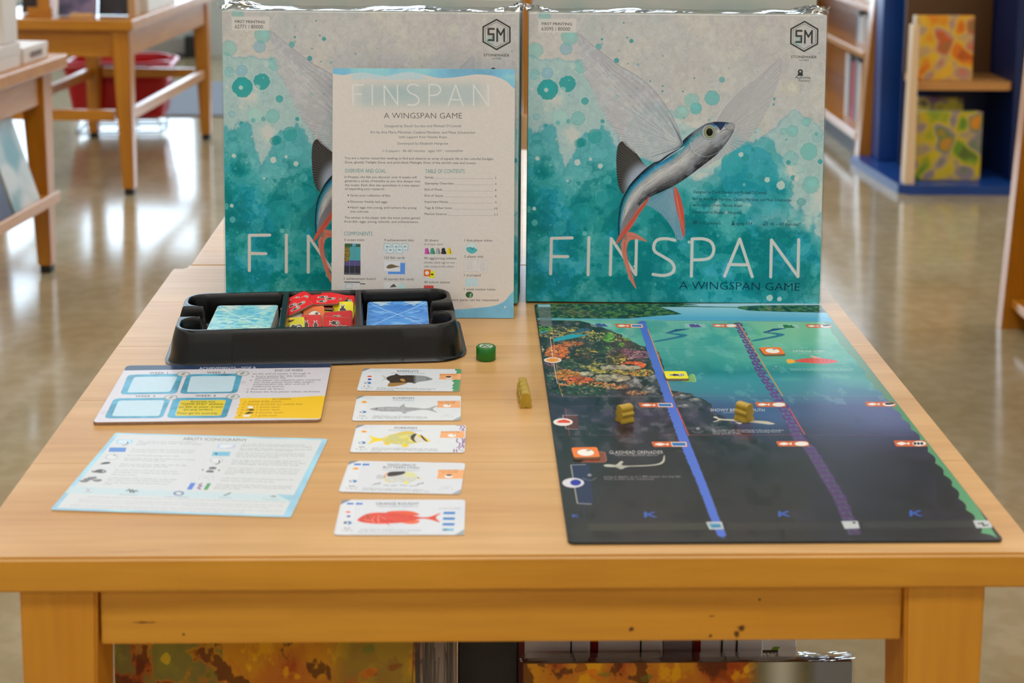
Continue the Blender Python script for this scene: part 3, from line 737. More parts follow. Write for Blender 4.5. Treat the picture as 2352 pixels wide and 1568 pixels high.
    c.fill(quad(388, 1205, 494, 1274), (84, 136, 198), 1); c.fill(quad(362, 1192, 464, 1258), (206, 202, 196), 1); c.stroke(quad(362, 1192, 464, 1258), 1, (170, 168, 164), .8, closed=True)
    c.fill(smooth([(376, 1232), (390, 1218), (412, 1214), (436, 1222), (462, 1228), (440, 1232), (410, 1238), (390, 1240)], 30, True), (110, 92, 62), 1)
    for i, col in enumerate([(192, 72, 150), (60, 148, 116), (160, 154, 148), (40, 40, 40), (214, 190, 30)]):
        x = 616 + i * 34.5; c.fill(smooth([(x, 1150), (x + 3, 1136), (x + 1, 1128), (x + 6, 1118), (x + 16, 1114), (x + 24, 1120), (x + 22, 1128), (x + 28, 1136), (x + 30, 1152)], 40, True), col, 1); c.fill([(x + 18, 1118), (x + 24, 1122), (x + 28, 1150), (x + 20, 1150)], tuple(v * .6 for v in col), .7)
    c.fill(quad(642, 1256, 679, 1297), (232, 206, 20), 1); c.fill(quad(611, 1246, 653, 1287), (224, 96, 22), 1); c.blob(630, 1267, 12, 12, (240, 236, 228), 1); c.blob(662, 1276, 9, 5, (50, 46, 40), 1)
    c.blob(908, 1116, 33, 34, (188, 204, 204), 1, ring=(1, (150, 170, 170), .8)); c.fill(smooth([(876, 1116), (900, 1110), (940, 1122), (938, 1138), (910, 1150), (882, 1136)], 30, True), (60, 158, 158), .9); c.stroke([(900, 1112), (915, 1126), (926, 1108)], 2, (40, 70, 80), .9)
    for x, y in [(862, 1186), (946, 1194)]:
        c.fill(quad(x, y, x + 86 - (x > 900) * 26, y + 72), (200, 196, 188), 1); c.stroke(quad(x, y, x + 86 - (x > 900) * 26, y + 72), 1, (160, 156, 150), .8, closed=True)
        for k in range(7): c.stroke([(x + 12, y + 12 + k * 8), (x + 50, y + 12 + k * 8)], 1.4, (150, 148, 144), .6)
    c.fill(quad(868, 1300, 946, 1350), (176, 200, 214), 1)
    for k in range(6): c.stroke([(872 + k * 13, 1302), (871 + k * 13, 1350)], 1.4, (140, 170, 200), .7)
    c.blob(892, 1401, 23, 19, (44, 80, 46), 1); c.blob(899, 1404, 15, 15, (52, 96, 56), 1); c.stroke(smooth([(906, 1394), (896, 1402), (903, 1408), (893, 1416)], 20), 3, (190, 206, 190), .9)
    c.fill(quad(112, 1322, 210, 1380), (200, 196, 190), 1); c.stroke([(112, 1322), (208, 1324)], 4, (40, 42, 48), 1); c.stroke([(212, 1333), (240, 1334)], 4, (40, 42, 48), 1); c.stroke(quad(118, 1332, 160, 1362), 2, (120, 165, 172), .8, closed=True)
    c.fill(quad(360, 1322, 460, 1380), (204, 200, 194), 1); c.fill([(396, 1356), (410, 1340), (424, 1334), (432, 1346), (440, 1352)], (70, 66, 60), .9); c.fill(quad(450, 1334, 490, 1370), (176, 206, 214), 1)
    c.fill(quad(610, 1343, 670, 1390), (200, 70, 62), 1)
    c.text('1', 1110, 1483, 1117, 12, (220, 226, 228), 1)
    c.grain(.04, 120)
    return c

# ================================================================ ARTWORK 3: the five fish cards (author coordinates: 3.733 x photo, origin (750, 830))
CARD = (218, 222, 222)
def fish_body(c, P, col, seed=0, dark=None, al=1.0):
    S = smooth(P, 100, True); r = c.cover([c.T(S)])
    m = np.zeros((c.h, c.w)); reg, cov = r; m[reg[0]:reg[1], reg[2]:reg[3]] = cov
    c.paint(reg, cov, col, al)
    n = fbm(c.h, c.w, 24, 4, seed)
    d = dark or tuple(v * .7 for v in col)
    c.paint((0, c.h, 0, c.w), m * sstep(n, .45, .65), d, .5)
    c.paint((0, c.h, 0, c.w), m * sstep(n, .62, .75), tuple(min(250, v * 1.3) for v in col), .4)
    return m
def card_common(c, TL, TR, BR, BL, title, tx, cap, sub, sx, tag=None, tagtxt=None, corner=True, drops=None, num=('4', '100'), flav=None, t2=None, blur=False):
    TL, TR, BR, BL = map(np.array, (TL, TR, BR, BL))
    P = lambda u, v: tuple((TL * (1 - u) + TR * u) * (1 - v) + (BL * (1 - u) + BR * u) * v)
    n = fbm(c.h, c.w, 4, 4, 77)
    c.tint(sstep(n, .45, .7), (204, 214, 218), .6)
    c.fill([P(0.015, .02), P(.125, .02), P(.125, .98), P(.015, .98)], (226, 228, 228), .5)
    c.fill([P(0, 0), P(.085, 0), P(0, .14)], (134, 140, 146), 1)
    if corner: c.fill([P(1, 1), P(.93, 1), P(1, .84)], (150, 158, 162), .9)
    sl = (TR[1] - TL[1]) / (TR[0] - TL[0])
    ink = (84, 84, 86)
    if t2: c.text(t2[0], t2[1], t2[2], t2[3], cap, ink, .9, sl)
    c.text(title, tx[0], tx[1], tx[2], cap, ink, .95, sl)
    c.text(sub, sx[0], sx[1], sx[2], cap * .7, (124, 122, 122), .85, sl, shear=.5, offset=-.01)
    if drops:
        for k, (x, y, col) in enumerate(drops):
            if col == 'egg': c.blob(x, y, 22, 9, (222, 226, 226), 1, ring=(1.3, (120, 120, 120), .6)); c.blob(x + 6, y - 5, 4, 2, (90, 90, 90), .8)
            elif col == 'blue': c.fill([(x - 30, y - 7), (x + 30, y - 6), (x + 27, y + 9), (x - 33, y + 8)], (52, 116, 196), 1)
            elif col == 'sun': c.blob(x, y, 27, 10, (246, 166, 40), 1, .14, 4); c.blob(x, y, 12, 5, (240, 140, 30), 1)
            elif col == 'red': c.fill([(x - 22, y + 4), (x - 18, y - 6), (x, y - 9), (x + 18, y - 6), (x + 22, y + 4)], (226, 70, 46), 1)
            elif col == 'navy': c.blob(x, y, 18, 8, (42, 60, 160), 1)
    a, b = P(.105, .66); s_ = cap / 17
    c.text(num[0], a - 48, b + 8, a - 22, 15 * s_, (74, 76, 84), .9)
    c.fill(smooth([(a - 22, b - 9 * s_), (a + 6, b - 11 * s_), (a + 24, b - 2), (a + 8, b + 9 * s_), (a - 18, b + 9 * s_), (a - 2, b)], 30, True), (66, 122, 182), 1)
    a, b = P(.10, .83)
    c.text(num[1], a - 30, b + 4, a + 26, 14 * s_, (92, 92, 94), .85)
    c.stroke(smooth([(a - 56, b + 8), (a - 40, b + 18), (a - 10, b + 17), (a, b + 22), (a + 10, b + 17), (a + 36, b + 18), (a + 46, b + 8)], 30), 2.2, (92, 96, 96), .8)
    c.stroke([(a - 6, b + 10), (a - 5, b + 26)], 1.6, (92, 96, 96), .7)
    if flav:
        for k, (x0, x1, y) in enumerate(flav[1]): c.text(flav[0][k], x0, y, x1, cap * .55, (118, 118, 118), .85, sl, shear=.3)
    if tag:
        Q = np.array(tag, float)
        c.fill(smooth(Q, 60, True) if len(Q) > 4 else Q, (236, 168, 110), 1)
        for k, (s2_, x0, y, x1) in enumerate(tagtxt): c.text(s2_, x0, y, x1, cap * .55, (150, 92, 44), .9, sl)
    return P
def paint_cards():
    out = []
    rr = lambda TL, TR, BR, BL: [TL, TR, BR, BL]
    # barreleye
    q = [(300, 55), (1166, 73), (1144, 264), (250, 260)]
    c = Canvas(520, 341, q, CARD)
    P = card_common(c, *q, 'BARRELEYE', (614, 92, 803), 17, 'Macropinna microstoma', (555, 106, 853), None, None, False, [(380, 82, 'egg'), (443, 84, 'egg'), (364, 132, 'red'), (366, 157, 'navy')], ('3', '12'),
                    (['Its head is transparent with tubular eyes pointing', 'up to see prey. The fins extend to hover like', 'a helicopter'], [(438, 950, 237), (433, 912, 246), (430, 600, 255)]))
    c.fill(smooth([(1120, 68), (1112, 84), (1126, 92), (1118, 108), (1140, 116), (1180, 112), (1180, 66)], 50, True), (74, 150, 96), 1)
    c.fill(smooth([(1096, 166), (1088, 180), (1102, 190), (1094, 204), (1086, 216), (1096, 226), (1082, 238), (1096, 250), (1090, 262), (1146, 266), (1170, 166)], 60, True), (74, 150, 96), 1)
    c.fill([(978, 112), (1170, 112), (1168, 164), (976, 160), (984, 136)], (236, 168, 110), 1); c.text('IF ACTIVATED', 988, 126, 1124, 10, (150, 92, 44), .9); c.blob(1058, 144, 26, 12, (250, 246, 238), 1); c.blob(1056, 140, 24, 7, (56, 44, 36), 1)
    c.fill(smooth([(470, 116), (500, 128), (530, 138), (524, 160), (500, 166), (466, 182), (496, 152)], 40, True), (196, 200, 194), 1)
    c.fill(smooth([(548, 190), (600, 184), (690, 178), (700, 196), (620, 218), (560, 224), (532, 218)], 40, True), (164, 122, 62), 1)
    m = fish_body(c, [(524, 140), (560, 124), (590, 118), (606, 108), (640, 122), (700, 122), (780, 124), (860, 132), (905, 148), (922, 162), (880, 172), (800, 184), (770, 198), (740, 190), (640, 188), (560, 190), (548, 176), (524, 160)], (60, 50, 42), 41, (38, 32, 28))
    c.paint((0, c.h, 0, c.w), m * sstep(c.author()[0], 745, 790), (150, 156, 158), .92)
    c.blob(880, 156, 12, 5, (90, 110, 96), 1); c.fill(smooth([(640, 158), (670, 154), (690, 176), (660, 178)], 20, True), (190, 140, 70), 1)
    out.append(c)
    # bonefish
    q = [(246, 290), (1163, 298), (1152, 505), (212, 519)]
    c = Canvas(520, 341, q, CARD)
    card_common(c, *q, 'BONEFISH', (584, 322, 771), 17, 'Albula vulpes', (580, 338, 770), None, None, True, [(330, 312, 'egg'), (319, 348, 'sun')], ('4', '100'),
                (['When feeding, it can be found in waters so', 'shallow its tail fin is visible as it grubs', 'on the bottom'], [(408, 880, 479), (402, 884, 489), (398, 655, 498)]))
    c.fill([(970, 342), (1154, 342), (1152, 402), (962, 400), (972, 370)], (236, 168, 110), 1); c.text('IF ACTIVATED', 974, 354, 1118, 10, (150, 92, 44), .9); c.text('(or played)', 986, 365, 1110, 10, (150, 92, 44), .9); c.blob(1048, 384, 32, 12, (250, 246, 238), 1); c.blob(1058, 376, 6, 3, (60, 50, 40), 1)
    m = fish_body(c, [(374, 412), (410, 402), (470, 394), (560, 392), (640, 392), (660, 380), (688, 366), (696, 392), (780, 400), (870, 408), (930, 392), (984, 380), (930, 410), (966, 442), (900, 424), (830, 420), (720, 436), (700, 452), (672, 448), (660, 436), (560, 434), (470, 432), (410, 424)], (168, 170, 170), 42, (128, 130, 132))
    c.blob(437, 408, 12, 4, (100, 100, 100), 1); c.stroke(smooth([(512, 398), (520, 416), (512, 432)], 12), 1.6, (100, 100, 104), .8)
    c.stroke(smooth([(1000, 486), (1012, 466), (1040, 462), (1070, 464), (1090, 484)], 24), 2, (176, 180, 180), .9); c.stroke([(1020, 482), (1040, 466), (1060, 482)], 2, (176, 180, 180), .9)
    out.append(c)
    # porkfish
    q = [(238, 533), (1208, 543), (1196, 780), (195, 788)]
    c = Canvas(520, 341, q, CARD)
    card_common(c, *q, 'PORKFISH', (592, 574, 788), 19, 'Anisotremus virginicus', (534, 592, 838), None, None, False, [(322, 560, 'egg'), (313, 597, 'sun')], ('2', '40'),
                (['Adults of younger porkfish move slowly near this cleaner', 'fish in groups. In adults each side is yellow over the', 'pectoral'], [(396, 978, 752), (393, 972, 764), (390, 480, 776)]))
    pur = (134, 84, 140)
    for S in ([(1126, 548), (1160, 546), (1168, 566), (1150, 572)], [(1176, 546), (1196, 562), (1180, 576), (1192, 588)], [(1160, 580), (1186, 592)], [(1136, 660), (1132, 690), (1156, 700), (1150, 730), (1130, 740)], [(1164, 660), (1180, 664), (1176, 720), (1156, 740), (1150, 752)], [(1196, 660), (1190, 700)], [(1108, 752), (1112, 770), (1104, 776)], [(1130, 754), (1134, 776)], [(1156, 760), (1186, 766)], [(1188, 716), (1186, 744)]):
        c.stroke(smooth(S, 16), 5.5, pur, .95)
    c.fill([(996, 596), (1196, 596), (1194, 655), (988, 654), (996, 626)], (236, 168, 110), 1); c.text('IF ACTIVATED', 1006, 608, 1158, 11, (150, 92, 44), .9); c.blob(1090, 634, 34, 14, (250, 246, 238), 1); c.blob(1104, 627, 6, 3, (60, 50, 40), 1)
    c.fill(smooth([(355, 712), (392, 672), (362, 634), (420, 652), (490, 664), (486, 682), (430, 690)], 40, True), (240, 210, 24), 1)
    c.fill([(490, 692), (560, 704), (545, 722), (512, 716)], (236, 200, 26), 1); c.fill([(668, 710), (730, 712), (712, 738), (680, 740), (662, 728)], (240, 206, 24), 1)
    c.fill(smooth([(480, 662), (540, 634), (620, 612), (700, 596), (760, 604), (780, 622), (700, 626), (600, 640), (520, 660)], 40, True), (224, 186, 20), 1)
    m = fish_body(c, [(480, 660), (560, 632), (660, 616), (740, 612), (800, 622), (860, 646), (908, 682), (880, 690), (820, 694), (740, 708), (660, 714), (580, 708), (510, 692)], (196, 196, 130), 43, (222, 196, 60))
    for k in range(4): c.stroke(smooth([(500, 668 + k * 10), (620, 656 + k * 12), (730, 654 + k * 12)], 20), 2.2, (240, 200, 40), .8)
    c.fill(smooth([(776, 618), (790, 620), (772, 650), (770, 670), (788, 692), (772, 690), (750, 674), (738, 650), (752, 626)], 40, True), (50, 46, 46), 1)
    c.fill(smooth([(795, 624), (822, 632), (846, 660), (880, 684), (850, 690), (800, 694), (778, 668), (780, 640)], 30, True), (214, 210, 196), 1)
    c.fill(smooth([(800, 628), (850, 640), (904, 680), (880, 690), (840, 660), (800, 644)], 30, True), (238, 204, 30), .95)
    c.fill(smooth([(822, 628), (840, 636), (858, 656), (886, 686), (866, 682), (840, 660)], 30, True), (56, 50, 46), 1)
    out.append(c)
    # saddleback butterflyfish
    q = [(196, 840), (1203, 875), (1150, 1150), (96, 1122)]
    c = Canvas(520, 341, q, (214, 218, 220))
    card_common(c, *q, 'BUTTERFLYFISH', (495, 913, 806), 19, 'Chaetodon ephippium', (485, 932, 805), None, None, True, [(270, 874, 'blue'), (344, 877, 'blue'), (252, 914, 'sun')], ('5', '30'),
                (['Usually seen in pairs, to which it returns', 'each night, and rarely found in the deeper reef'], [(318, 836, 1096), (306, 888, 1108)]), ('SADDLEBACK', 532, 890, 783))
    c.fill([(966, 932), (1190, 936), (1176, 1014), (956, 1012), (968, 970)], (236, 168, 110), 1); c.text('IF ACTIVATED', 984, 944, 1140, 11, (150, 92, 44), .8); c.text('(or played)', 1000, 960, 1130, 11, (150, 92, 44), .8); c.blob(1056, 992, 34, 14, (250, 246, 238), 1); c.blob(1060, 982, 26, 7, (56, 44, 36), 1)
    c.fill(smooth([(448, 970), (500, 982), (510, 1000), (480, 1010), (432, 1006)], 30, True), (190, 194, 194), .9)
    m = fish_body(c, [(500, 990), (520, 960), (560, 946), (640, 946), (720, 948), (770, 960), (800, 996), (834, 1008), (790, 1022), (740, 1040), (700, 1056), (640, 1040), (560, 1044), (510, 1030), (496, 1010)], (206, 206, 196), 44, (186, 190, 186))
    c.stroke(smooth([(500, 1000), (520, 962), (545, 950)], 16), 5, (230, 150, 60), .9); c.stroke(smooth([(500, 1010), (520, 1034), (570, 1042)], 16), 5, (228, 214, 80), .9)
    c.fill(smooth([(528, 978), (548, 950), (610, 944), (686, 946), (676, 964), (630, 978), (560, 988)], 40, True), (44, 40, 42), 1)
    c.fill(smooth([(690, 950), (760, 958), (790, 990), (740, 1000), (690, 990)], 30, True), (214, 216, 150), .8); c.fill(smooth([(676, 1036), (710, 1034), (700, 1054), (686, 1058)], 20, True), (232, 220, 60), 1); c.stroke([(770, 1018), (832, 1008)], 4, (228, 220, 90), .9)
    c.blob(797, 1003, 6, 5, (60, 60, 60), 1); c.blob(508, 990, 8, 5, (220, 90, 50), .9)
    for a, b in [((400, 1064), (470, 1042)), ((500, 1064), (540, 1070)), ((560, 1072), (610, 1068)), ((640, 1068), (700, 1072)), ((720, 1076), (780, 1074)), ((780, 1068), (840, 1046)), ((420, 1052), (470, 1056)), ((790, 1056), (842, 1052))]: c.stroke([a, b], 4.5, (100, 102, 100), .8)
    c.stroke(smooth([(970, 1112), (996, 1088), (1040, 1086), (1076, 1092), (1082, 1116)], 24), 2.4, (176, 180, 180), .9); c.stroke([(1000, 1112), (1030, 1090), (1054, 1112)], 2.4, (176, 180, 180), .9)
    out.append(c)
    # orange roughy
    q = [(126, 1172), (1198, 1185), (1188, 1496), (54, 1496)]
    c = Canvas(520, 341, q, (216, 219, 222))
    card_common(c, *q, 'ORANGE ROUGHY', (432, 1224, 808), 24, 'Hoplostethus atlanticus', (440, 1244, 800), None, None, True, [(206, 1209, 'blue'), (286, 1211, 'blue'), (186, 1288, 'red'), (190, 1326, 'navy')], ('1', '52'),
                (['Usually caught for consumption today in the bottom', 'these fish can live to up to two hundred years'], [(290, 826, 1454), (276, 720, 1476)]))
    c.text('WHEN PLAYED', 972, 1268, 1154, 11, (140, 140, 140), .8)
    for k, y in enumerate((1302, 1352, 1402)): c.fill([(1018 - k * 4, y - 11), (1114 - k * 3, y - 10), (1111 - k * 3, y + 12), (1012 - k * 4, y + 11)], (62, 128, 196), 1)
    c.fill([(1006, 1440), (1102, 1440), (1098, 1462), (1000, 1460)], (126, 184, 208), 1); c.fill([(1010, 1450), (1024, 1444), (1060, 1450), (1024, 1458)], (50, 90, 110), .9)
    c.fill(smooth([(520, 1300), (560, 1282), (700, 1280), (780, 1296), (806, 1320), (700, 1322), (560, 1316)], 40, True), (226, 92, 60), 1)
    c.fill(smooth([(640, 1380), (720, 1398), (790, 1392), (810, 1366), (730, 1366)], 30, True), (232, 104, 66), 1); c.fill([(500, 1384), (530, 1400), (566, 1416), (540, 1398), (530, 1382)], (220, 80, 60), 1)
    m = fish_body(c, [(268, 1362), (296, 1334), (350, 1306), (430, 1294), (540, 1296), (660, 1306), (760, 1324), (830, 1338), (900, 1334), (990, 1302), (950, 1342), (984, 1384), (900, 1360), (830, 1352), (760, 1366), (660, 1386), (540, 1394), (440, 1396), (350, 1388), (300, 1378)], (222, 78, 60), 45, (196, 56, 46))
    c.blob(362, 1326, 14, 9, (60, 50, 44), 1, ring=(2.4, (226, 150, 100), .9))
    for P_ in ([(420, 1330), (400, 1360), (420, 1388)], [(460, 1316), (450, 1350), (462, 1386)], [(480, 1330), (520, 1356)], [(330, 1350), (356, 1366), (400, 1364)]): c.stroke(smooth(P_, 14), 3, (240, 176, 156), .8)
    out.append(c)
    return out

# ================================================================ ARTWORK 4: achievement board and player-aid sheet (4.0552 x photo, origin (200, 820))
def paint_board():
    c = Canvas(1000, 772, [(332, 102), (2262, 80), (2178, 590), (56, 640)], (212, 207, 210))
    n = fbm(c.h, c.w, 12, 5, 51)
    c.fill([(320, 90), (2275, 68), (2262, 118), (318, 150)], (38, 56, 86), 1)
    sl = -.011
    c.text('ACHIEVEMENTS—SIDE B', 1035, 140, 1566, 22, (222, 222, 226), 1, sl)
    ink = (60, 58, 58)
    for s_, x0, y, x1 in [('WEEK 1', 562, 184, 738), ('WEEK 2', 1110, 178, 1286), ('WEEK 3', 446, 402, 634), ('WEEK 4', 1018, 394, 1208)]: c.text(s_, x0, y, x1, 19, ink, .95, sl)
    fr = np.array((84, 160, 186)) * (1 + .25 * (n[..., None] - .5) * 2)
    def rq(TL, TR, BR, BL, r):   # rounded quad
        V = [np.array(p, float) for p in (TL, TR, BR, BL)]; out = []
        for i in range(4):
            a, b, d = V[i - 1], V[i], V[(i + 1) % 4]
            p = b + (a - b) * r; q_ = b + (d - b) * r
            for t in np.linspace(0, 1, 7): out.append((1 - t) ** 2 * p + 2 * t * (1 - t) * b + t * t * q_)
        return np.array(out)
    for O, I in [([(355, 190), (890, 180), (838, 368), (296, 378)], [(418, 211), (836, 205), (774, 350), (362, 358)]), ([(925, 185), (1450, 176), (1405, 358), (866, 368)], [(962, 203), (1388, 199), (1356, 345), (932, 353)]),
                 ([(240, 414), (790, 404), (722, 592), (164, 602)], [(288, 434), (730, 426), (690, 574), (236, 580)]), ([(812, 406), (1372, 398), (1318, 584), (762, 592)], [(874, 426), (1308, 420), (1268, 566), (836, 572)])]:
        c.fill(rq(*O, .12), fr, 1); c.fill(rq(*I, .09), (190, 214, 222), 1)
    c.fill(rq((880, 428), (1306, 422), (1266, 564), (842, 570), .08), (220, 198, 48), 1)
    for s_, x0, y, x1 in [('Activate any', 974, 446, 1208), ('"GAME END" abilities', 884, 470, 1282), ('on fish in your ocean', 866, 496, 1280), ('(in any order).', 918, 520, 1196), ('Then go to scoring.', 850, 554, 1238)]: c.text(s_, x0, y, x1, 17, (70, 60, 30), .95, sl)
    for x, y in [(887, 182), (1444, 175), (787, 401), (1368, 390)]:
        c.blob(x, y, 58, 22, (205, 204, 200), 1, ring=(5.5, (148, 156, 148), 1), n=40); c.fill(smooth([(x - 22, y + 10), (x - 6, y - 10), (x + 22, y - 12), (x + 4, y + 10)], 24, True), (148, 156, 148), 1)
    for S in [[(318, 231), (424, 230)], [(1378, 249), (1478, 248)], [(1370, 257), (1478, 256)], [(1364, 266), (1476, 264)], [(140, 535), (250, 532)], [(134, 547), (246, 544)], [(128, 560), (240, 557)]]: c.stroke(S, 1.6, (90, 88, 92), .9)
    c.text('END OF WEEK', 1746, 156, 2006, 18, ink, .95, sl)
    for s_, x0, y, x1 in [('At the end of weeks 1 through 3:', 1540, 186, 2072), ('a. Score points for this week\'s', 1534, 208, 2030), ('achievement tile.', 1570, 224, 1852), ('b. The player (or players) who received', 1520, 245, 2162), ('the most points from this week\'s', 1558, 264, 2106),
                          ('achievement tile also scores 3', 1550, 282, 2058), ('additional points.', 1546, 302, 1842), ('c. Retrieve all divers.', 1496, 326, 1842), ('d. Rotate the first-player token clockwise.', 1488, 352, 2170)]: c.text(s_, x0, y, x1, 13, ink, .92, sl)
    c.fill(smooth([(1450, 404), (1600, 401), (1900, 394), (2230, 382), (2215, 480), (2200, 572), (1900, 580), (1600, 584), (1404, 590), (1400, 572), (1414, 556), (1404, 536), (1420, 516), (1410, 500), (1432, 482), (1424, 462), (1440, 446), (1434, 424)], 160, True), (246, 190, 12), 1)
    br = (140, 96, 10)
    c.text('SCORING', 1734, 418, 1904, 17, br, .95, sl)
    for s_, x0, y, x1 in [('a. GAME END points', 1478, 442, 1820), ('b. Points printed on visible fish', 1466, 466, 2008), ('c.', 1460, 492, 1490), (': 1 point each', 1566, 490, 1804), ('d.', 1450, 517, 1484), (': 1 point each', 1570, 514, 1804), ('e.', 1442, 542, 1476), (': 6 points each', 1562, 540, 1834), ('f.', 1432, 568, 1462), (': 1 point each', 1562, 566, 1782)]: c.text(s_, x0, y, x1, 14, br, .95, sl)
    c.blob(1535, 485, 30, 11, (236, 230, 216), 1, ring=(1.2, (110, 90, 50), .8)); c.blob(1545, 509, 28, 9, (60, 50, 30), 1, .15, 2); c.fill([(1498, 505), (1520, 509), (1500, 515)], (60, 50, 30), 1)
    c.blob(1534, 534, 30, 7, (60, 50, 30), 1, .3, 5); c.blob(1510, 542, 20, 5, (60, 50, 30), 1, .3, 6); c.fill([(1472, 556), (1546, 554), (1526, 573), (1470, 572)], (224, 222, 214), 1)
    c.grain(.03, 90)
    return c
def paint_aid():
    c = Canvas(960, 828, [(268, 690), (2256, 780), (1898, 1490), (-340, 1444)], (214, 216, 214))
    n = fbm(c.h, c.w, 7, 5, 61)
    bl = np.array((160, 206, 224)) * (1 + .12 * (n[..., None] - .5) * 2)
    TL, TR, BR, BL = [np.array(p, float) for p in [(268, 690), (2256, 780), (1898, 1490), (-340, 1444)]]
    P = lambda u, v: tuple((TL * (1 - u) + TR * u) * (1 - v) + (BL * (1 - u) + BR * u) * v)
    c.fill([P(0, 0), P(1, 0), P(1, .02), P(0, .014)], bl, 1); c.fill([P(0, 0), P(.022, 0), P(.022, 1), P(0, 1)], bl, 1); c.fill([P(.978, 0), P(1, 0), P(1, 1), P(.968, 1)], bl, 1); c.fill([P(0, .975), P(1, .98), P(1, 1), P(0, 1)], bl, 1)
    c.fill([P(0, .70), P(1, .73), P(1, .81), P(0, .785)], (198, 216, 218), .9); c.fill([P(.90, .72), P(1, .73), P(1, .9), P(.965, .80)], bl, .9)
    ink = (134, 134, 134); mid = (84, 86, 88)
    c.text('ABILITY ICONOGRAPHY', 934, 773, 1532, 27, mid, .9, .037, offset=-.004)
    L = [('Play a fish from your hand on an empty or', 505, 785, 1068), ('occupied slot in your ocean mat after paying', 492, 802, 1104), ('its cost.', 478, 816, 580), ('As a cost: Discard a fish card from your hand.', 442, 864, 1050), ('As a benefit: Draw a fish card from the deck.', 424, 884, 1035),
         ('As a cost: Discard an egg from a fish.', 396, 921, 900), ('As a benefit: Put an egg on a fish (in your ocean)', 372, 951, 1046), ('that doesn\'t already have one.', 358, 968, 776), ('Hatch any one of your eggs (flip over the egg', 332, 1006, 964), ('token to the young side) on that fish.', 314, 1024, 800),
         ('As a cost: Discard a young from your ocean.', 282, 1063, 890), ('As a benefit: Put a young on any fish in space', 268, 1085, 904), ('left in your ocean.', 248, 1108, 500), ('A school forms when 3 young are on the same', 224, 1140, 878), ('fish: replace the young with a school token.', 212, 1160, 836), ('As a cost: Discard a school token from your', 190, 1184, 808), ('ocean.', 172, 1199, 262),
         ('As a cost: The card being played must be', 1492, 826, 2052), ('placed on top of a shorter fish (same or longer).', 1478, 842, 2112), ('As a benefit: This fish consumes a shorter fish', 1466, 866, 2112), ('that you must tuck it underneath.', 1460, 880, 1950), ('Play any card from your discard pile to your', 1440, 908, 2046),
         ('hand. If you have none remaining, draw the', 1430, 926, 2042), ('top card of the deck instead.', 1420, 942, 1812), ('Put an egg on each of your fish that doesn\'t', 1400, 976, 2010), ('already have one in the specified group, in dark', 1390, 994, 2048), ('the Midnight Zone count as well.', 1378, 1012, 1990),
         ('Move 1 young or 1 school any number of slots', 1356, 1050, 1998), ('in a straight line in any direction. A school can', 1344, 1070, 1982), ('push through your fish and also out into others', 1330, 1088, 1970), ('forever.', 1320, 1102, 1420), ('A full player mat gets you bonuses equal in the', 1292, 1144, 1938), ('same zone, colors and so on.', 1282, 1166, 1770),
         ('You may only play this fish (down) in the specified', 1246, 1204, 1914), ('site (reef, open, kelp). The matching color is', 1234, 1222, 1908), ('shown at left.', 1220, 1240, 1470)]
    for s_, x0, y, x1 in L: c.text(s_, x0, y, x1, 10.5, ink, .85, .028)
    for y, (x0, x1), s_ in [(1322, (20, 1860), 'Abilities: Read them each from the columns and resolve them in order; no more than one type may take for each of the matching circles on your ocean mat'), (1352, (-60, 1840), 'during that turn as shown. If you cannot, skip the ability. Some abilities are resolved immediately by following the ability text of the fish card on the'),
                            (1372, (-70, 1700), 'visible area. A consumed fish card is tucked beneath and does not count for the matching group of fish on your mat unless the text says otherwise'), (1400, (-140, 1820), 'Symbols: It is a reference for all of the icons; each group lists all of the fish counted, for example every fish with matching color in the same zone'), (1420, (-150, 1500), 'or it is shown on the number of the fish. Remember these types of fish are more common than others in play.')]:
        c.text(s_, x0, y, x1, 10.5, (158, 160, 162), .8, .022)
    def rq(x0, y0, x1, y1, k=-.28, s=.02): return [(x0, y0), (x1, y0 + (x1 - x0) * s), (x1 + k * (y1 - y0), y1 + (x1 - x0) * s), (x0 + k * (y1 - y0), y1)]
    c.fill(rq(284, 760, 448, 800), (166, 210, 224), 1); c.fill(rq(306, 768, 420, 794), (214, 224, 228), 1); c.stroke(smooth([(392, 782), (396, 796), (376, 812), (346, 818)], 16), 4.5, (70, 72, 76), 1)
    c.fill(rq(218, 838, 384, 880), (92, 140, 204), 1)
    c.blob(240, 932, 58, 26, (218, 220, 220), 1, ring=(1.8, (120, 118, 120), .9)); c.blob(268, 917, 8, 4, (80, 80, 80), 1)
    c.blob(178, 1008, 60, 22, (220, 220, 220), 1, ring=(1.3, (190, 170, 170), .8)); c.fill(smooth([(130, 1002), (160, 986), (210, 980), (232, 990), (210, 1000), (160, 1004)], 30, True), (78, 74, 76), 1)
    for dx, dy in [(0, 0)]:
        c.fill(smooth([(48, 1062), (70, 1070), (100, 1058), (150, 1052), (192, 1068), (186, 1084), (140, 1090), (96, 1084), (60, 1082)], 40, True), (92, 88, 88), 1); c.blob(166, 1071, 18, 9, (200, 200, 200), 1, ring=(3, (92, 88, 88), 1))
    for x, y in [(20, 1148), (60, 1136), (110, 1160), (-20, 1166)]: c.fill(smooth([(x - 50, y - 4), (x - 20, y - 8), (x + 30, y - 12), (x + 46, y + 2), (x + 10, y + 14), (x - 30, y + 10)], 30, True), (112, 108, 108), .85)
    c.fill(rq(1262, 816, 1432, 860), (196, 208, 228), 1); c.fill(rq(1286, 824, 1400, 852), (222, 226, 230), 1); c.stroke([(1350, 856), (1392, 846), (1424, 840)], 3, (220, 120, 120), .9)
    c.fill(rq(1214, 888, 1380, 930), (132, 192, 216), 1); c.fill([(1224, 908), (1256, 900), (1252, 922)], (60, 80, 100), 1); c.stroke([(1262, 910), (1350, 914)], 3, (90, 130, 150), .9)
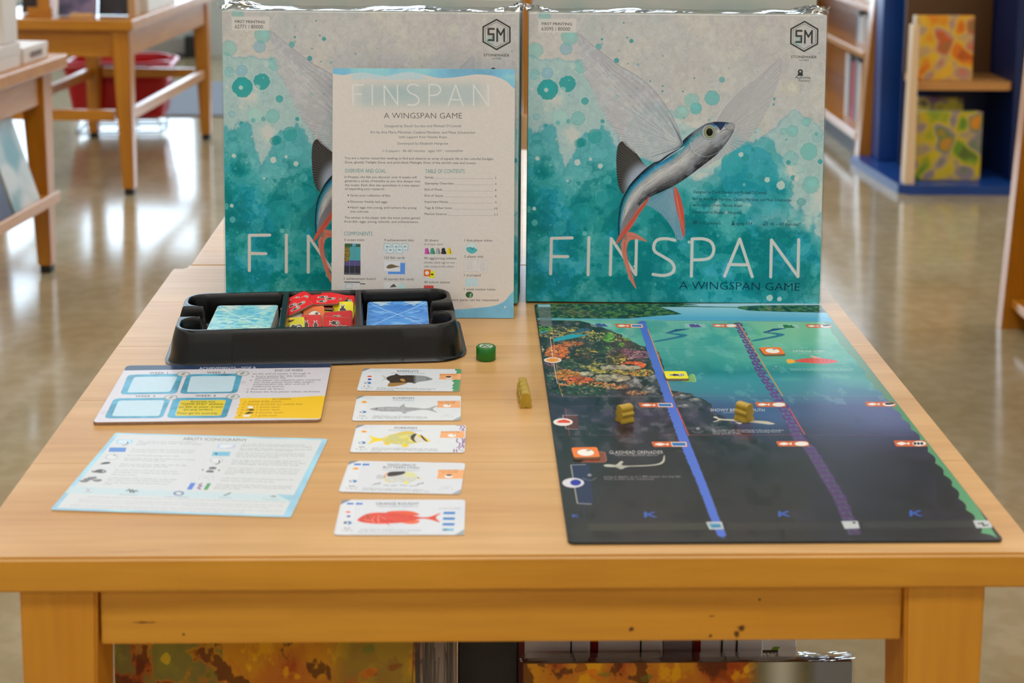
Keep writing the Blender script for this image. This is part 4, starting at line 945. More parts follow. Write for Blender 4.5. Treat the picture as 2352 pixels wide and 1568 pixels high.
    c.blob(1248, 972, 56, 24, (220, 222, 222), 1, ring=(1.6, (130, 130, 130), .9)); c.stroke(smooth([(1272, 972), (1276, 990), (1258, 1006), (1240, 1010)], 16), 4.5, (70, 72, 76), 1)
    for x, y in [(1210, 1046), (1190, 1076), (1120, 1062), (1270, 1066)]: c.blob(x, y, 34 if 1180 < x < 1220 else 8, 12 if 1180 < x < 1220 else 7, (94, 90, 92), .9, .25, x)
    c.stroke(smooth([(1080, 1156), (1100, 1122), (1150, 1116), (1210, 1124), (1216, 1160)], 24), 2.2, (184, 186, 188), .9); c.stroke([(1110, 1158), (1150, 1126), (1190, 1160)], 2.2, (184, 186, 188), .9)
    c.fill(rq(1010, 1184, 1056, 1246, -.6), (92, 128, 206), 1); c.stroke([(1110, 1190), (1086, 1206), (1110, 1214), (1076, 1230), (1098, 1244)], 8, (140, 100, 150), 1); c.fill(rq(1164, 1188, 1198, 1248, -.6), (84, 156, 100), 1)
    c.stroke(smooth([(2, 1232), (24, 1250), (66, 1236)], 12), 2, (150, 150, 152), .8); c.blob(26, 1256, 12, 5, (220, 100, 110), .8)
    c.stroke([(400, 1262), (430, 1244), (440, 1276), (460, 1248), (470, 1278), (490, 1256), (510, 1266)], 6, (84, 82, 84), .9)
    c.blob(898, 1282, 40, 17, (214, 220, 222), 1, ring=(8, (110, 116, 150), 1)); c.stroke(smooth([(1316, 1300), (1344, 1290), (1372, 1276)], 10), 7, (76, 74, 80), .9); c.blob(1754, 1306, 26, 7, (110, 112, 112), .8, .4, 3)
    for s_, x0, y, x1 in [('Predator', -10, 1277, 74), ('Bioluminescent', 340, 1300, 512), ('Camouflage', 770, 1318, 990), ('Electric', 1270, 1324, 1380), ('Venomous', 1660, 1336, 1808)]: c.text(s_, x0, y, x1, 11, (140, 150, 156), .85, .02)
    c.grain(.02, 60)
    return c

# ================================================================ ARTWORK 5: the ocean mat (author coordinates = photograph pixels)
def paint_mat():
    c = Canvas(1000, 1500, [(1227, 700.5), (1880, 694), (2305, 1244.5), (1306, 1243.5)], (50, 48, 52))
    X, Y = c.author(); h, w = c.h, c.w
    n1 = fbm(h, w, 4, 6, 71, aspect=1.6); n2 = fbm(h, w, 10, 5, 72, aspect=.8); n3 = fbm(h, w, 30, 4, 73, aspect=.6); n4 = fbm(h, w, 90, 3, 74)
    rows = [(690, (188, 208, 218)), (700, (168, 200, 216)), (712, (138, 190, 212)), (724, (112, 178, 206)), (732, (92, 168, 206)), (736.5, (104, 172, 200)), (738, (118, 180, 168)), (760, (104, 176, 160)), (800, (84, 166, 158)), (840, (64, 150, 148)), (858, (54, 136, 146)), (872, (78, 150, 164)), (900, (76, 138, 156)), (914, (82, 124, 152)), (935, (74, 92, 132)), (965, (66, 78, 112)), (1000, (56, 58, 84)), (1030, (52, 50, 64)), (1060, (48, 46, 52)), (1110, (46, 45, 48)), (1245, (56, 54, 50))]
    ys = [r[0] for r in rows]; col = np.stack([np.interp(Y, ys, [r[1][k] for r in rows]) for k in range(3)], -1)
    c.a = col
    c.tint(sstep(n1, .48, .66) * (Y > 738) * sstep(930 - Y, 0, 60), (120, 196, 170), .35)
    c.tint(sstep(n2, .52, .7) * (Y > 738) * sstep(905 - Y, 0, 40), (40, 138, 140), .40)
    c.tint(sstep(X - 1650 - (Y - 740) * .42, 0, 120) * (Y > 738) * sstep(860 - Y, 0, 110), (142, 196, 150), .55)
    c.tint(sstep(X - 1700 - (Y - 740) * .6, 40, 220) * sstep(Y, 860, 950) * sstep(1040 - Y, 0, 80), (124, 128, 172), .55)
    c.tint(np.exp(-((Y - 848) / 12) ** 2) * sstep(n2, .4, .6) * (X < 1700), (20, 118, 118), .5)
    c.tint(np.exp(-((Y - 960) / 26) ** 2 - ((X - 1760) / 90) ** 2), (90, 118, 170), .5)
    c.tint(sstep(n3, .55, .75) * sstep(Y, 940, 1000), (74, 66, 92), .35)
    c.tint(sstep(n2, .5, .7) * sstep(Y, 1050, 1100), (50, 60, 54), .35)
    c.tint(sstep(n3, .6, .72) * (Y > 742) * (Y < 930), (160, 206, 200), .22)
    # mangrove shores
    for P in ([(1220, 690), (1560, 697), (1600, 700), (1510, 705), (1540, 714), (1562, 722), (1500, 727), (1440, 733), (1330, 734), (1225, 733)], [(1692, 703), (1740, 700), (1900, 698), (1905, 716), (1820, 715), (1720, 713), (1690, 708)], [(1600, 703.5), (1700, 704.5), (1700, 706), (1600, 705.4)], [(1500, 702), (1600, 703), (1610, 705), (1500, 706)]):
        r = c.cover([c.T(np.array(P, float))])
        m = np.zeros((h, w)); m[r[0][0]:r[0][1], r[0][2]:r[0][3]] = r[1]
        c.paint(r[0], r[1], (54, 82, 54), 1)
        c.paint((0, h, 0, w), m * sstep(n4, .5, .62), (92, 132, 62), .8); c.paint((0, h, 0, w), m * sstep(.46 - n4, 0, .06), (28, 46, 34), .8)
    rs = np.random.RandomState(9)
    for k in range(26):
        x = rs.uniform(1238, 1340); y = rs.uniform(706, 730); c.stroke(smooth([(x, y), (x + rs.uniform(6, 30), y - rs.uniform(0, 9)), (x + rs.uniform(20, 60), y + rs.uniform(-2, 12))], 8), 1.8, (136, 92, 66), .8)
    c.fill([(1229, 735), (1500, 735), (1500, 737), (1230, 737)], (120, 190, 186), .7)
    # rock wall on the left, darker with depth
    rock = [(1226, 738), (1330, 739), (1372, 750), (1400, 762), (1430, 778), (1462, 790), (1490, 800), (1508, 812), (1520, 836), (1522, 866), (1534, 900), (1580, 906), (1632, 930), (1640, 950), (1670, 965), (1690, 985), (1740, 1010), (1765, 1040), (1770, 1080), (1790, 1120), (1800, 1245), (1290, 1245)]
    R = resample(rock, 160); rs = np.random.RandomState(4); R[20:120] += rs.uniform(-5, 5, (100, 2)) * [1, .5]
    r = c.cover([c.T(R)]); m = np.zeros((h, w)); m[r[0][0]:r[0][1], r[0][2]:r[0][3]] = r[1]
    rc = np.stack([np.interp(Y, [738, 850, 940, 1010, 1100, 1245], v) for v in ([70, 66, 52, 46, 44, 54], [72, 68, 50, 44, 44, 52], [62, 62, 62, 52, 48, 50])], -1)
    c.paint((0, h, 0, w), m, rc, .97)
    c.paint((0, h, 0, w), m * sstep(n3, .52, .64) * sstep(1080 - Y, 0, 90), (104, 100, 108), .55)
    c.paint((0, h, 0, w), m * sstep(.46 - n3, 0, .08), (30, 29, 30), .6)
    c.paint((0, h, 0, w), m * sstep(n2, .55, .65) * (Y > 900) * (Y < 1010), (84, 66, 104), .35)
    for k in range(60):    # pale rock ledges
        x = rs.uniform(1480, 1660); y = rs.uniform(905, 990) if k % 2 else rs.uniform(870, 1050); x -= (k % 2 == 0) * rs.uniform(0, 200)
        c.blob(x, y, rs.uniform(5, 18), rs.uniform(1.5, 5), (118, 116, 124), rs.uniform(.1, .45), .4, k, 1, mask=m)
    for x, y, rx, ry in [(1455, 880, 18, 14), (1492, 868, 16, 10), (1488, 896, 16, 8), (1440, 872, 14, 8), (1560, 912, 16, 5), (1590, 920, 14, 4), (1566, 934, 12, 4)]:
        c.blob(x, y, rx, ry, (150, 150, 150), .6, .3, x, 1, mask=m); c.blob(x + 3, y - 2, rx * .4, ry * .4, (210, 210, 212), .5, .4, x + 1, 1, mask=m)
    # coral reef
    RE = m * (Y < 912)
    def clump(x, y, rx, ry, cols, n, seed, sz=(2, 6), al=.85, frond=False):
        r_ = np.random.RandomState(seed); n = int(n * 1.7)
        for k in range(n // 3): q = math.sqrt(r_.rand()); a = r_.uniform(0, 6.283); c.blob(x + rx * q * math.cos(a), y + ry * q * math.sin(a), sz[1] * 1.2, sz[1] * .5, (44, 42, 40), .5, .3, k, 0, n=10, mask=m)
        for k in range(n):
            a = r_.uniform(0, 6.283); q = math.sqrt(r_.rand()); px = x + rx * q * math.cos(a); py = y + ry * q * math.sin(a)
            cc = np.array(cols[r_.randint(len(cols))]) * r_.uniform(.75, 1.2); s_ = r_.uniform(*sz) * .8; cc = cc * 1.02 + 12
            if frond: c.lines([((px, py), (px + r_.uniform(-6, 6), py - r_.uniform(1, 6))) for _ in range(3)], s_ * .5, np.clip(cc, 0, 250), al, m)
            else: c.blob(px, py, s_, s_ * .45, np.clip(cc, 0, 250), al, .3, k, 0, n=10, mask=m)
    O = [(214, 112, 44), (226, 132, 56), (190, 86, 40)]; YL = [(176, 164, 66), (196, 176, 76), (140, 132, 60)]; G = [(96, 168, 52), (120, 190, 60), (60, 120, 44)]; PU = [(128, 84, 104), (148, 98, 116), (96, 62, 84)]; GR = [(84, 92, 66), (110, 112, 84), (60, 66, 52)]; SD = [(168, 160, 134), (150, 144, 124)]
    clump(1300, 768, 70, 14, GR + YL, 260, 1, (2, 5)); clump(1390, 775, 60, 12, [(130, 150, 110), (100, 120, 90)] + YL, 120, 2, (1.5, 4)); clump(1395, 778, 12, 12, G, 60, 3, (2, 4)); clump(1445, 778, 14, 6, G, 40, 4, (2, 4)); clump(1390, 806, 17, 9, G, 70, 5, (2, 4)); clump(1424, 794, 7, 5, G, 20, 6, (2, 3))
    clump(1250, 758, 18, 6, G, 50, 7, (2, 4)); clump(1280, 812, 26, 18, O, 220, 8, (2, 5)); clump(1315, 796, 26, 7, O, 90, 9, (1, 3), frond=True); clump(1345, 810, 26, 9, YL + [(214, 176, 50)], 130, 10, (2, 4)); clump(1330, 828, 40, 12, O + GR, 130, 11, (2, 5))
    clump(1440, 816, 52, 12, PU, 320, 12, (1.5, 4)); clump(1510, 826, 20, 10, PU, 60, 13, (1.5, 3), frond=True); clump(1410, 826, 24, 12, YL, 150, 14, (2, 4)); clump(1310, 838, 22, 12, [(64, 84, 60), (50, 66, 50)], 120, 15, (2, 5)); clump(1370, 842, 40, 10, GR + YL, 160, 16, (2, 6))
    clump(1452, 840, 26, 8, [(230, 106, 52), (214, 84, 40)], 70, 17, (4, 7)); clump(1400, 856, 50, 9, YL, 200, 18, (2, 4)); clump(1470, 858, 28, 8, YL + O[:1], 110, 19, (2, 4)); clump(1420, 846, 42, 3, SD, 50, 20, (5, 12)); clump(1310, 862, 50, 4, SD, 50, 21, (5, 12)); clump(1400, 870, 40, 6, SD, 60, 22, (5, 12))
    clump(1300, 864, 30, 12, [(222, 140, 40), (200, 120, 40)], 120, 23, (2, 5)); clump(1330, 876, 30, 8, [(218, 100, 50), (190, 84, 44)], 90, 24, (3, 6)); clump(1350, 886, 70, 6, YL + O, 120, 25, (1.5, 4)); clump(1330, 900, 60, 12, [(52, 72, 56), (66, 84, 62)], 160, 26, (2, 5)); clump(1410, 892, 30, 6, [(186, 130, 84)], 60, 27, (1, 3), frond=True); clump(1460, 906, 24, 5, [(186, 130, 84)], 40, 28, (1, 3), frond=True)
    clump(1262, 838, 10, 8, PU, 40, 29, (2, 4)); clump(1262, 870, 9, 10, [(70, 110, 60), (50, 70, 90)], 50, 30, (2, 4)); clump(1240, 805, 6, 8, SD, 20, 31, (4, 8)); clump(1370, 815, 60, 30, [(40, 40, 40), (54, 52, 50)], 90, 32, (3, 8), .5)
    c.paint((0, h, 0, w), RE * sstep(.47 - n4, 0, .08), (34, 32, 32), .22); c.paint((0, h, 0, w), RE * sstep(n4, .6, .75), (200, 190, 160), .35); c.paint((0, h, 0, w), RE * sstep(n3, .58, .7), (40, 38, 40), .15)
    # fold lines
    for y, x0, x1, col, al, wd in [(737.2, 1230, 1918, (66, 120, 112), .8, 2.4), (738.6, 1230, 1918, (170, 204, 190), .5, 2), (803, 1240, 1985, (70, 110, 106), .6, 1.8), (856, 1250, 2030, (60, 100, 104), .6, 1.8), (912, 1290, 2080, (150, 150, 160), .5, 1.8), (914.5, 1262, 2080, (40, 60, 80), .5, 1.8), (935.5, 1300, 2090, (110, 90, 110), .5, 1.8), (1001, 1276, 2140, (150, 90, 96), .5, 1.8), (1030, 1280, 2170, (60, 66, 70), .5, 1.8), (1106, 1290, 2220, (58, 70, 90), .6, 2.2), (1194, 1350, 2240, (40, 48, 70), .8, 2.6)]:
        c.stroke([(x0, y), (x1, y - .5)], wd, col, al)
    # the three diving lines
    bw = lambda y: np.interp(y, [740, 912, 1012, 1107, 1236], [17, 21, 23, 20, 20])
    bx = lambda y: np.interp(y, [740, 760, 800, 856, 912, 1012, 1107, 1201, 1236], [1470, 1478, 1490, 1510, 1530, 1566, 1605, 1640, 1655])
    yy = np.arange(741, 1232, 1.6); rs = np.random.RandomState(3)
    Lx = [(bx(y) - bw(y) / 2 + rs.uniform(-2.2, 1.0), y) for y in yy]; Rx = [(bx(y) + bw(y) / 2 + rs.uniform(-.8, .8), y) for y in yy]
    c.fill(np.r_[np.array(Lx), [(1661, 1237), (1652, 1236)], np.array(Rx)[::-1]], (88, 118, 208), 1); c.blob(1472, 741, 9, 2.5, (80, 108, 198), 1)
    px = lambda y: np.interp(y, [741, 800, 856, 912, 929, 1012, 1032, 1145, 1234], [1689, 1718, 1742, 1778, 1791, 1831, 1855, 1922, 1958])
    pw = lambda y: np.interp(y, [741, 912, 1012, 1234], [15, 18, 26, 28])
    Lx = [(px(y) - pw(y) / 2, y) for y in yy]; Rx = [(px(y) + pw(y) / 2, y) for y in yy]
    c.fill(np.r_[np.array(Lx), np.array(Rx)[::-1]], (116, 104, 150), .55)
    k = 0; y = 743.0
    pc = np.stack([np.interp(Y, [740, 900, 1000, 1240], v) for v in ([100, 106, 92, 84], [64, 60, 58, 58], [124, 136, 120, 96])], -1)
    while y < 1228:       # maze-like key pattern
        d = np.interp(y, [743, 900, 1050, 1228], [5.2, 8, 11, 14]); a, b = px(y), px(y + d); W_ = pw(y) / 2
        if k % 2 == 0: S = [(a - W_, y), (a + W_, y), (b + W_, y + d * .8), (b - W_ * .2, y + d * .8), (a - W_ * .1, y + d * .4)]
        else: S = [(a + W_, y), (a - W_, y), (b - W_, y + d * .8), (b + W_ * .3, y + d * .8), (a + W_ * .3, y + d * .4)]
        c.stroke(S, 5.6, pc, .95); y += d; k += 1
    c.stroke([(px(742) - 6, 742), (px(742) + 2, 740.5), (px(744) + 6, 744)], 4, (90, 60, 110), 1)
    for S, col in [([(1484, 757), (1541, 912)], (226, 150, 74)), ([(1551, 940), (1577, 1001)], (214, 84, 74)), ([(1693, 744), (1793, 910)], (226, 150, 74)), ([(1808, 939), (1843, 999)], (214, 84, 74))]: c.stroke(S, 3.2, col, .95)
    c.stroke([(1577, 1001), (1838, 1000)], 1.6, (200, 90, 90), .6)
    # green kelp edge on the right
    LB = [(1890, 738), (1902, 748), (1909, 760), (1918, 776), (1932, 793), (1941, 806), (1957, 820), (1969, 836), (1981, 850), (1993, 872), (2009, 890), (2027, 908), (2041, 925), (2072, 960), (2116, 1012), (2152, 1068), (2190, 1120), (2212, 1162), (2240, 1198), (2256, 1228), (2280, 1236)]
    LB = resample(LB, 150); t = np.linspace(0, 1, 150)
    amp = np.interp(t, [0, .5, 1], [5, 8, 10]); LB[:, 0] += amp * np.abs(np.sin(t * 62)) - amp * .6
    RB = [(2290, 1240), (2240, 1160), (2140, 1024), (2040, 898), (1960, 796), (1912, 738)]
    gc = np.stack([np.interp(Y, [738, 900, 940, 1240], v) for v in ([118, 112, 92, 104], [158, 148, 148, 164], [132, 122, 108, 124])], -1)
    c.fill(np.r_[LB, RB], gc, 1)
    # tags
    ora = (206, 104, 52)
    for x0, y0, x1, y1, kind in [(1409, 745.5, 1474, 754.5, 'b'), (1631, 744, 1688, 752, 'e'), (1847, 743.5, 1908, 751.5, 'y'), (1463, 927, 1542, 937.5, 'b'), (1729, 925, 1800, 936, 'e'), (1984, 923.5, 2056, 934.5, 'y'), (1492, 1016, 1574, 1028, 'b'), (1777, 1015, 1853, 1027, 'e'), (2050, 1013.5, 2127, 1027.5, 's')]:
        c.fill([(x0, y0), (x1 - 3, y0), (x1, (y0 + y1) / 2), (x1 + 1, y1), (x0 + 6, y1), (x0 + 2, (y0 + y1) / 2)], ora, .97)
        xm = x0 + (x1 - x0) * .28; ym = (y0 + y1) / 2; hw = (x1 - x0) * .19; hh = (y1 - y0) * .27
        c.fill(smooth([(xm - hw, ym), (xm - hw * .2, ym - hh), (xm + hw * .6, ym - hh * .2), (xm + hw, ym - hh * .9), (xm + hw, ym + hh * .9), (xm + hw * .6, ym + hh * .2), (xm - hw * .2, ym + hh)], 30, True), (232, 228, 220), 1)
        xa, xb = x0 + (x1 - x0) * .54, x1 - 3
        if kind == 'b': c.fill([(xa, y0 + 1), (xb, y0 + 1), (xb + 2, y1 - 1), (xa + 3, y1 - 1)], (226, 226, 226), 1); c.fill([(xa + 2, y0 + 2.4), (xb - 2, y0 + 2.4), (xb, y1 - 2.4), (xa + 5, y1 - 2.4)], (56, 118, 182), 1)
        else:
            c.blob((xa + xb) / 2 + 2, ym, (xb - xa) / 2, (y1 - y0) * .42, (230, 228, 222), 1, n=20)
            if kind == 'y': c.blob((xa + xb) / 2 + 3, ym - 1.6, (xb - xa) / 2.4, (y1 - y0) * .25, (60, 54, 52), 1, .2, 3, n=14)
            if kind == 's':
                for q in (-8, 0, 8): c.blob((xa + xb) / 2 + q, ym, 3.4, 3.2, (50, 46, 44), 1)
    # current arrows and emblem plates
    for dx, dy, sc_, cc in [(1255, 756, 0, 1), (1508, 757, 1, 1), (1732, 754, 1, 1)]:
        if sc_:
            P = [(dx + 45, dy), (dx + 72, dy - 1), (dx + 50, dy + 3), (dx + 32, dy + 8), (dx + 48, dy + 10), (dx + 66, dy + 13), (dx + 58, dy + 18), (dx + 20, dy + 26), (dx - 6, dy + 30), (dx - 10, dy + 28), (dx + 26, dy + 20), (dx + 48, dy + 15), (dx + 30, dy + 12), (dx + 16, dy + 9), (dx + 30, dy + 4)]
            c.fill(smooth(P, 90, True), (40, 100, 140), .75); c.fill([(dx + 40, dy), (dx + 72, dy - 1), (dx + 48, dy + 4), (dx + 28, dy + 8), (dx + 18, dy + 9)], (40, 72, 124), .9)
        else:
            c.fill([(1270, 781), (1310, 770), (1332, 771), (1348, 771), (1330, 776), (1272, 788)], (58, 168, 190), .95); c.fill([(1308, 768), (1330, 757), (1362, 756), (1330, 768)], (52, 98, 140), .7); c.fill([(1240, 766), (1258, 762), (1256, 765), (1240, 769)], (58, 168, 190), .9)
    for x0, x1, col in [(1352, 1405, (70, 90, 150)), (1566, 1618, (96, 66, 146)), (1782, 1834, (52, 112, 62))]:
        c.fill([(x0, 744), (x1 - 4, 744), (x1, 753), (x0 + 4, 753)], (170, 196, 200), .55)
        xm = (x0 + x1) / 2; c.fill([(xm - 14, 745.5), (xm - 4, 744.6), (xm + 2, 747), (xm + 5, 744.8), (xm + 16, 752), (xm - 10, 752.4)], col, .95)
    # left side frames and zone badges
    c.fill([(1233, 703), (1262, 703), (1268, 753), (1242, 753)], (120, 124, 122), .75); c.fill([(1234, 702), (1263, 702), (1263, 708), (1236, 708)], (156, 196, 208), .95)
    c.stroke([(1288, 775), (1263, 777), (1270, 830), (1280, 884), (1300, 886)], 2.4, (222, 214, 204), .85); c.stroke([(1267, 757), (1284, 890), (1292, 914)], 1.8, (222, 160, 70), .8); c.stroke([(1292, 914), (1500, 914)], 1.4, (190, 150, 90), .6)
    c.stroke([(1298, 940), (1308, 1002)], 1.6, (200, 80, 76), .8); c.fill([(1296, 956), (1326, 957), (1328, 987), (1302, 987)], (140, 60, 56), .5); c.stroke([(1326, 956), (1292, 956), (1300, 987), (1328, 988)], 2, (216, 200, 196), .85)
    c.fill([(1312, 1069), (1352, 1068), (1362, 1156), (1330, 1157)], (44, 54, 100), .75); c.stroke([(1345, 1068), (1311, 1069), (1326, 1156), (1358, 1158)], 2.4, (206, 206, 210), .85); c.stroke([(1338, 1158), (1342, 1190)], 1.6, (50, 60, 110), .8)
    c.blob(1269, 830, 20, 6.4, (228, 222, 214), 1); c.blob(1269, 830, 15, 4.6, (238, 150, 44), 1, .12, 1); c.blob(1269, 830, 11, 3.3, (238, 150, 44), 1, ring=(1.4, (244, 214, 170), 1))
    c.blob(1293, 971.5, 22, 8.6, (230, 224, 220), 1); c.fill([(1279, 973), (1284, 967.5), (1296, 965.5), (1308, 969), (1309, 973.5)], (222, 76, 46), 1)
    c.blob(1316.5, 1109.5, 24.5, 11, (214, 214, 222), 1); c.blob(1322, 1109, 12, 7, (52, 62, 164), 1)
    # printed token slots
    c.fill([(1584, 860), (1590, 861), (1594, 876), (1592, 879), (1560, 878)], (150, 190, 96), .8); c.stroke([(1582, 860.5), (1589, 862), (1594.5, 876), (1592, 878.5), (1586, 879)], 1.6, (206, 216, 170), .9)
    c.fill([(1376, 1037), (1388, 1041), (1391, 1060), (1384, 1063), (1334, 1062)], (150, 86, 66), .9); c.stroke([(1372, 1038), (1387, 1040), (1391.5, 1058), (1388, 1063), (1334, 1062.5)], 1.8, (196, 130, 110), .9)
    # fish and their names
    wht = (214, 216, 214)
    c.text('CATALINA GOBY', 1817, 809, 1889, 5.4, wht, 1); c.text('Lythrypnus dalli', 1828, 812.5, 1882, 2.6, wht, .7, shear=.4)
    c.fill(smooth([(1857, 818), (1862, 816), (1876, 820), (1886, 823), (1870, 823)], 20, True), (236, 180, 160), .8)
    c.fill(smooth([(1803, 826), (1812, 825), (1824, 828), (1822, 833), (1808, 835), (1803, 831)], 24, True), (236, 178, 60), 1)
    m2 = fish_body(c, [(1820, 829), (1840, 824), (1860, 822.6), (1885, 823), (1905, 825), (1922, 829), (1910, 833), (1890, 835), (1860, 834), (1835, 832)], (226, 84, 62), 75, (206, 70, 60))
    for x in (1850, 1860, 1874, 1886, 1894, 1904): c.stroke([(x, 825), (x + 3, 830)], 2, (110, 70, 130), .7)
    c.stroke([(1818, 839.5), (1850, 838), (1880, 840), (1932, 839)], 2, (50, 90, 90), .7)
    c.text('Typically found in areas of rock with cracks, dens for fish', 1808, 848.5, 1958, 2.8, wht, .8); c.text('originally thought to be a species of Lythrypnus', 1811, 851, 1952, 2.6, wht, .7)
    c.text('SHOWY BRISTLEMOUTH', 1627, 946.5, 1751, 6.5, wht, 1); c.text('Cyclothone signata', 1655, 950.5, 1724, 3.4, wht, .8, shear=.4)
    fish_body(c, [(1633, 960), (1640, 958), (1650, 963), (1680, 964.5), (1720, 967), (1748, 968.5), (1760, 970), (1775, 975), (1762, 976.5), (1748, 975), (1720, 972), (1680, 969), (1652, 967), (1642, 970), (1632, 970), (1644, 965.5)], (196, 190, 172), 76, (160, 156, 150))
    c.fill([(1682, 971), (1702, 972), (1694, 976.5)], (210, 206, 196), .9)
    for k, (s_, x0, x1) in enumerate([('The bristlemouth (Cyclothone) is the most abundant', 1629, 1795), ('vertebrate genus on the planet, providing food to', 1631, 1788), ('many species of fish.', 1632, 1697)]): c.text(s_, x0, 991 + k * 3.9, x1, 3.2, wht, .9, offset=.01)
    c.text('GLASSHEAD GRENADIER', 1397, 1044, 1519, 7.5, wht, 1); c.text('Hymenocephalus italicus', 1410, 1048.5, 1508, 4.4, wht, .8, shear=.4)
    fish_body(c, [(1384, 1070), (1394, 1067.5), (1412, 1068.5), (1422, 1061), (1429, 1062), (1427, 1070), (1460, 1070.3), (1490, 1069), (1508, 1066), (1517, 1060), (1519, 1053), (1521, 1047), (1523, 1049), (1522, 1061), (1511, 1068.6), (1480, 1072), (1440, 1073.5), (1424, 1079), (1412, 1074.5), (1392, 1073.5)], (186, 188, 176), 77, (140, 144, 136))
    c.text('Living at depths up to 1,400 meters, this tiny fish', 1386, 1098, 1558, 4.6, (186, 186, 190), .9); c.text('feeds on even tinier crustaceans.', 1386, 1103, 1500, 4.2, (186, 186, 190), .85)
    for x, y, s_ in [(1778, 846, .7), (1598, 991, 1), (1353, 1098, 1.2)]:
        c.stroke(smooth([(x - 13 * s_, y), (x - 6 * s_, y + 4 * s_), (x, y + 5 * s_), (x + 6 * s_, y + 4 * s_), (x + 13 * s_, y)], 14), 2, (150, 152, 154), .8); c.blob(x, y - 5 * s_, 4 * s_, 2.4 * s_, (170, 172, 174), .8)
    # score letters, grey track and small squares
    for x, y, s_ in [(1491, 1182, 1), (1796, 1182, 1), (2101, 1182, 1.08), (1323, 1184, .55)]:
        b_ = (70, 104, 186); c.stroke([(x - 14 * s_, y - 5 * s_), (x - 8 * s_, y + 6 * s_)], 5 * s_ + 1, b_, 1) if 0 else None
        c.text('K', x - 15 * s_, y + 6 * s_, x + 16 * s_, 12 * s_, b_, 1, 0, offset=.02)
    c.fill([(1348, 1202), (1618, 1201), (1620, 1217), (1352, 1218)], (66, 66, 58), 1); c.fill([(1662, 1202), (1926, 1201), (1930, 1217), (1668, 1218)], (62, 60, 58), 1); c.fill([(1974, 1201), (2234, 1199), (2240, 1215), (1980, 1217)], (66, 66, 62), 1)
    for x0, x1 in [(1616, 1654), (1926, 1966), (2233, 2276)]: c.fill([(x0, 1199.5), (x1 - 2, 1199), (x1 + 3, 1216), (x0 + 8, 1217)], (190, 196, 198), 1)
    c.fill([(1622, 1203), (1648, 1203), (1652, 1213), (1628, 1214)], (96, 160, 196), 1); c.stroke([(1630, 1209), (1648, 1209)], 3, (40, 70, 90), 1); c.blob(1956, 1203, 4, 2, (70, 66, 60), 1); c.stroke([(2246, 1207), (2256, 1205), (2258, 1212), (2268, 1210)], 4, (70, 66, 64), .9)
    c.a = np.clip((c.a - 17) * 1.05, 0, 255)
    c.stroke([(1229, 703), (1306, 1240), (2300, 1241)], 5, (44, 46, 50), .6); c.stroke([(1920, 742), (2300, 1236)], 5, (52, 66, 72), .75)
    return c

# ================================================================ ARTWORK 6: tokens, card backs, shelf boxes
def fish_icon(c, x, y, s, col, eye=True, out=(232, 228, 220)):
    P = smooth([(x - 30 * s, y - 9 * s), (x - 22 * s, y), (x - 30 * s, y + 9 * s), (x - 18 * s, y + 4 * s), (x - 8 * s, y + 12 * s), (x + 4 * s, y + 9 * s), (x + 10 * s, y + 14 * s), (x + 22 * s, y + 12 * s), (x + 31 * s, y), (x + 24 * s, y - 13 * s), (x + 6 * s, y - 10 * s), (x - 6 * s, y - 14 * s), (x - 16 * s, y - 5 * s)], 90, True)
    c.stroke(P, 5.2 * s + 2, out, 1, closed=True); c.fill(P, col, 1)
    if eye: c.blob(x + 18 * s, y - s, 8.5 * s, 8.5 * s, out, 1, n=20); c.blob(x + 19 * s, y - s, 4.4 * s, 4.4 * s, (58, 50, 46), 1, n=16)
def token_art():
    sq = [(0, 0), (100, 0), (100, 100), (0, 100)]
    y = Canvas(160, 160, sq, (236, 222, 12)); fish_icon(y, 50, 52, 1.15, (64, 52, 50)); y.grain(.05, 20)
    o = Canvas(160, 160, sq, (240, 112, 14)); o.blob(50, 54, 33, 34, (226, 222, 214), 1, n=50, ring=(2.2, (80, 40, 20), 1)); o.blob(62, 34, 8.5, 5, (74, 62, 54), 1, n=20); o.grain(.05, 20)
    r = Canvas(200, 150, [(0, 0), (133, 0), (133, 100), (0, 100)], (214, 22, 28))
    for a, b, s_ in ((52, 30, .75), (88, 50, .78), (50, 72, .75)): fish_icon(r, a, b, s_, (62, 54, 52))
    r.grain(.05, 20)
    return y, o, r
def deck_art(base, light, dark, seed):
    c = Canvas(342, 522, [(0, 0), (57, 0), (57, 87), (0, 87)], base)
    n = fbm(c.h, c.w, 4, 6, seed, aspect=1.8); n2 = fbm(c.h, c.w, 10, 5, seed + 1, aspect=2)
    c.tint(sstep(n, .5, .68), light, .75); c.tint(sstep(.5 - n2, 0, .14), dark, .7)
    X, Y = c.author()
    c.tint(np.exp(-((X - 28) / 15) ** 2 - ((Y - 18) / 14) ** 2) * sstep(n2, .4, .55), dark, .55)
    for s_ in (1, -1):
        P = [(28.5 + s_ * (27 - t * 27), 2 + t * 40 + 14 * t * (1 - t)) for t in np.linspace(0, 1, 20)]
        P += [(28.5 - s_ * (t * 26), 42 + t * 38) for t in np.linspace(0, 1, 14)]
        P = np.array(P)
        for d in (-.9, 0, .9): c.stroke(P + [0, d], 2.4, (214, 226, 240), .55)
        for x in np.linspace(3, 19, 16): c.lines([((28.5 + s_ * (22 - x * .3), 1), (28.5 + s_ * x * 1.25, 4 + (19 - x) * .62))], 2, (220, 224, 220), .6)
        c.fill(smooth([(28.5 + s_ * 24, 1), (28.5 + s_ * 6, 1), (28.5 + s_ * 12, 9), (28.5 + s_ * 16, 15), (28.5 + s_ * 18, 10)], 30, True), (206, 212, 206), .6)
    return c
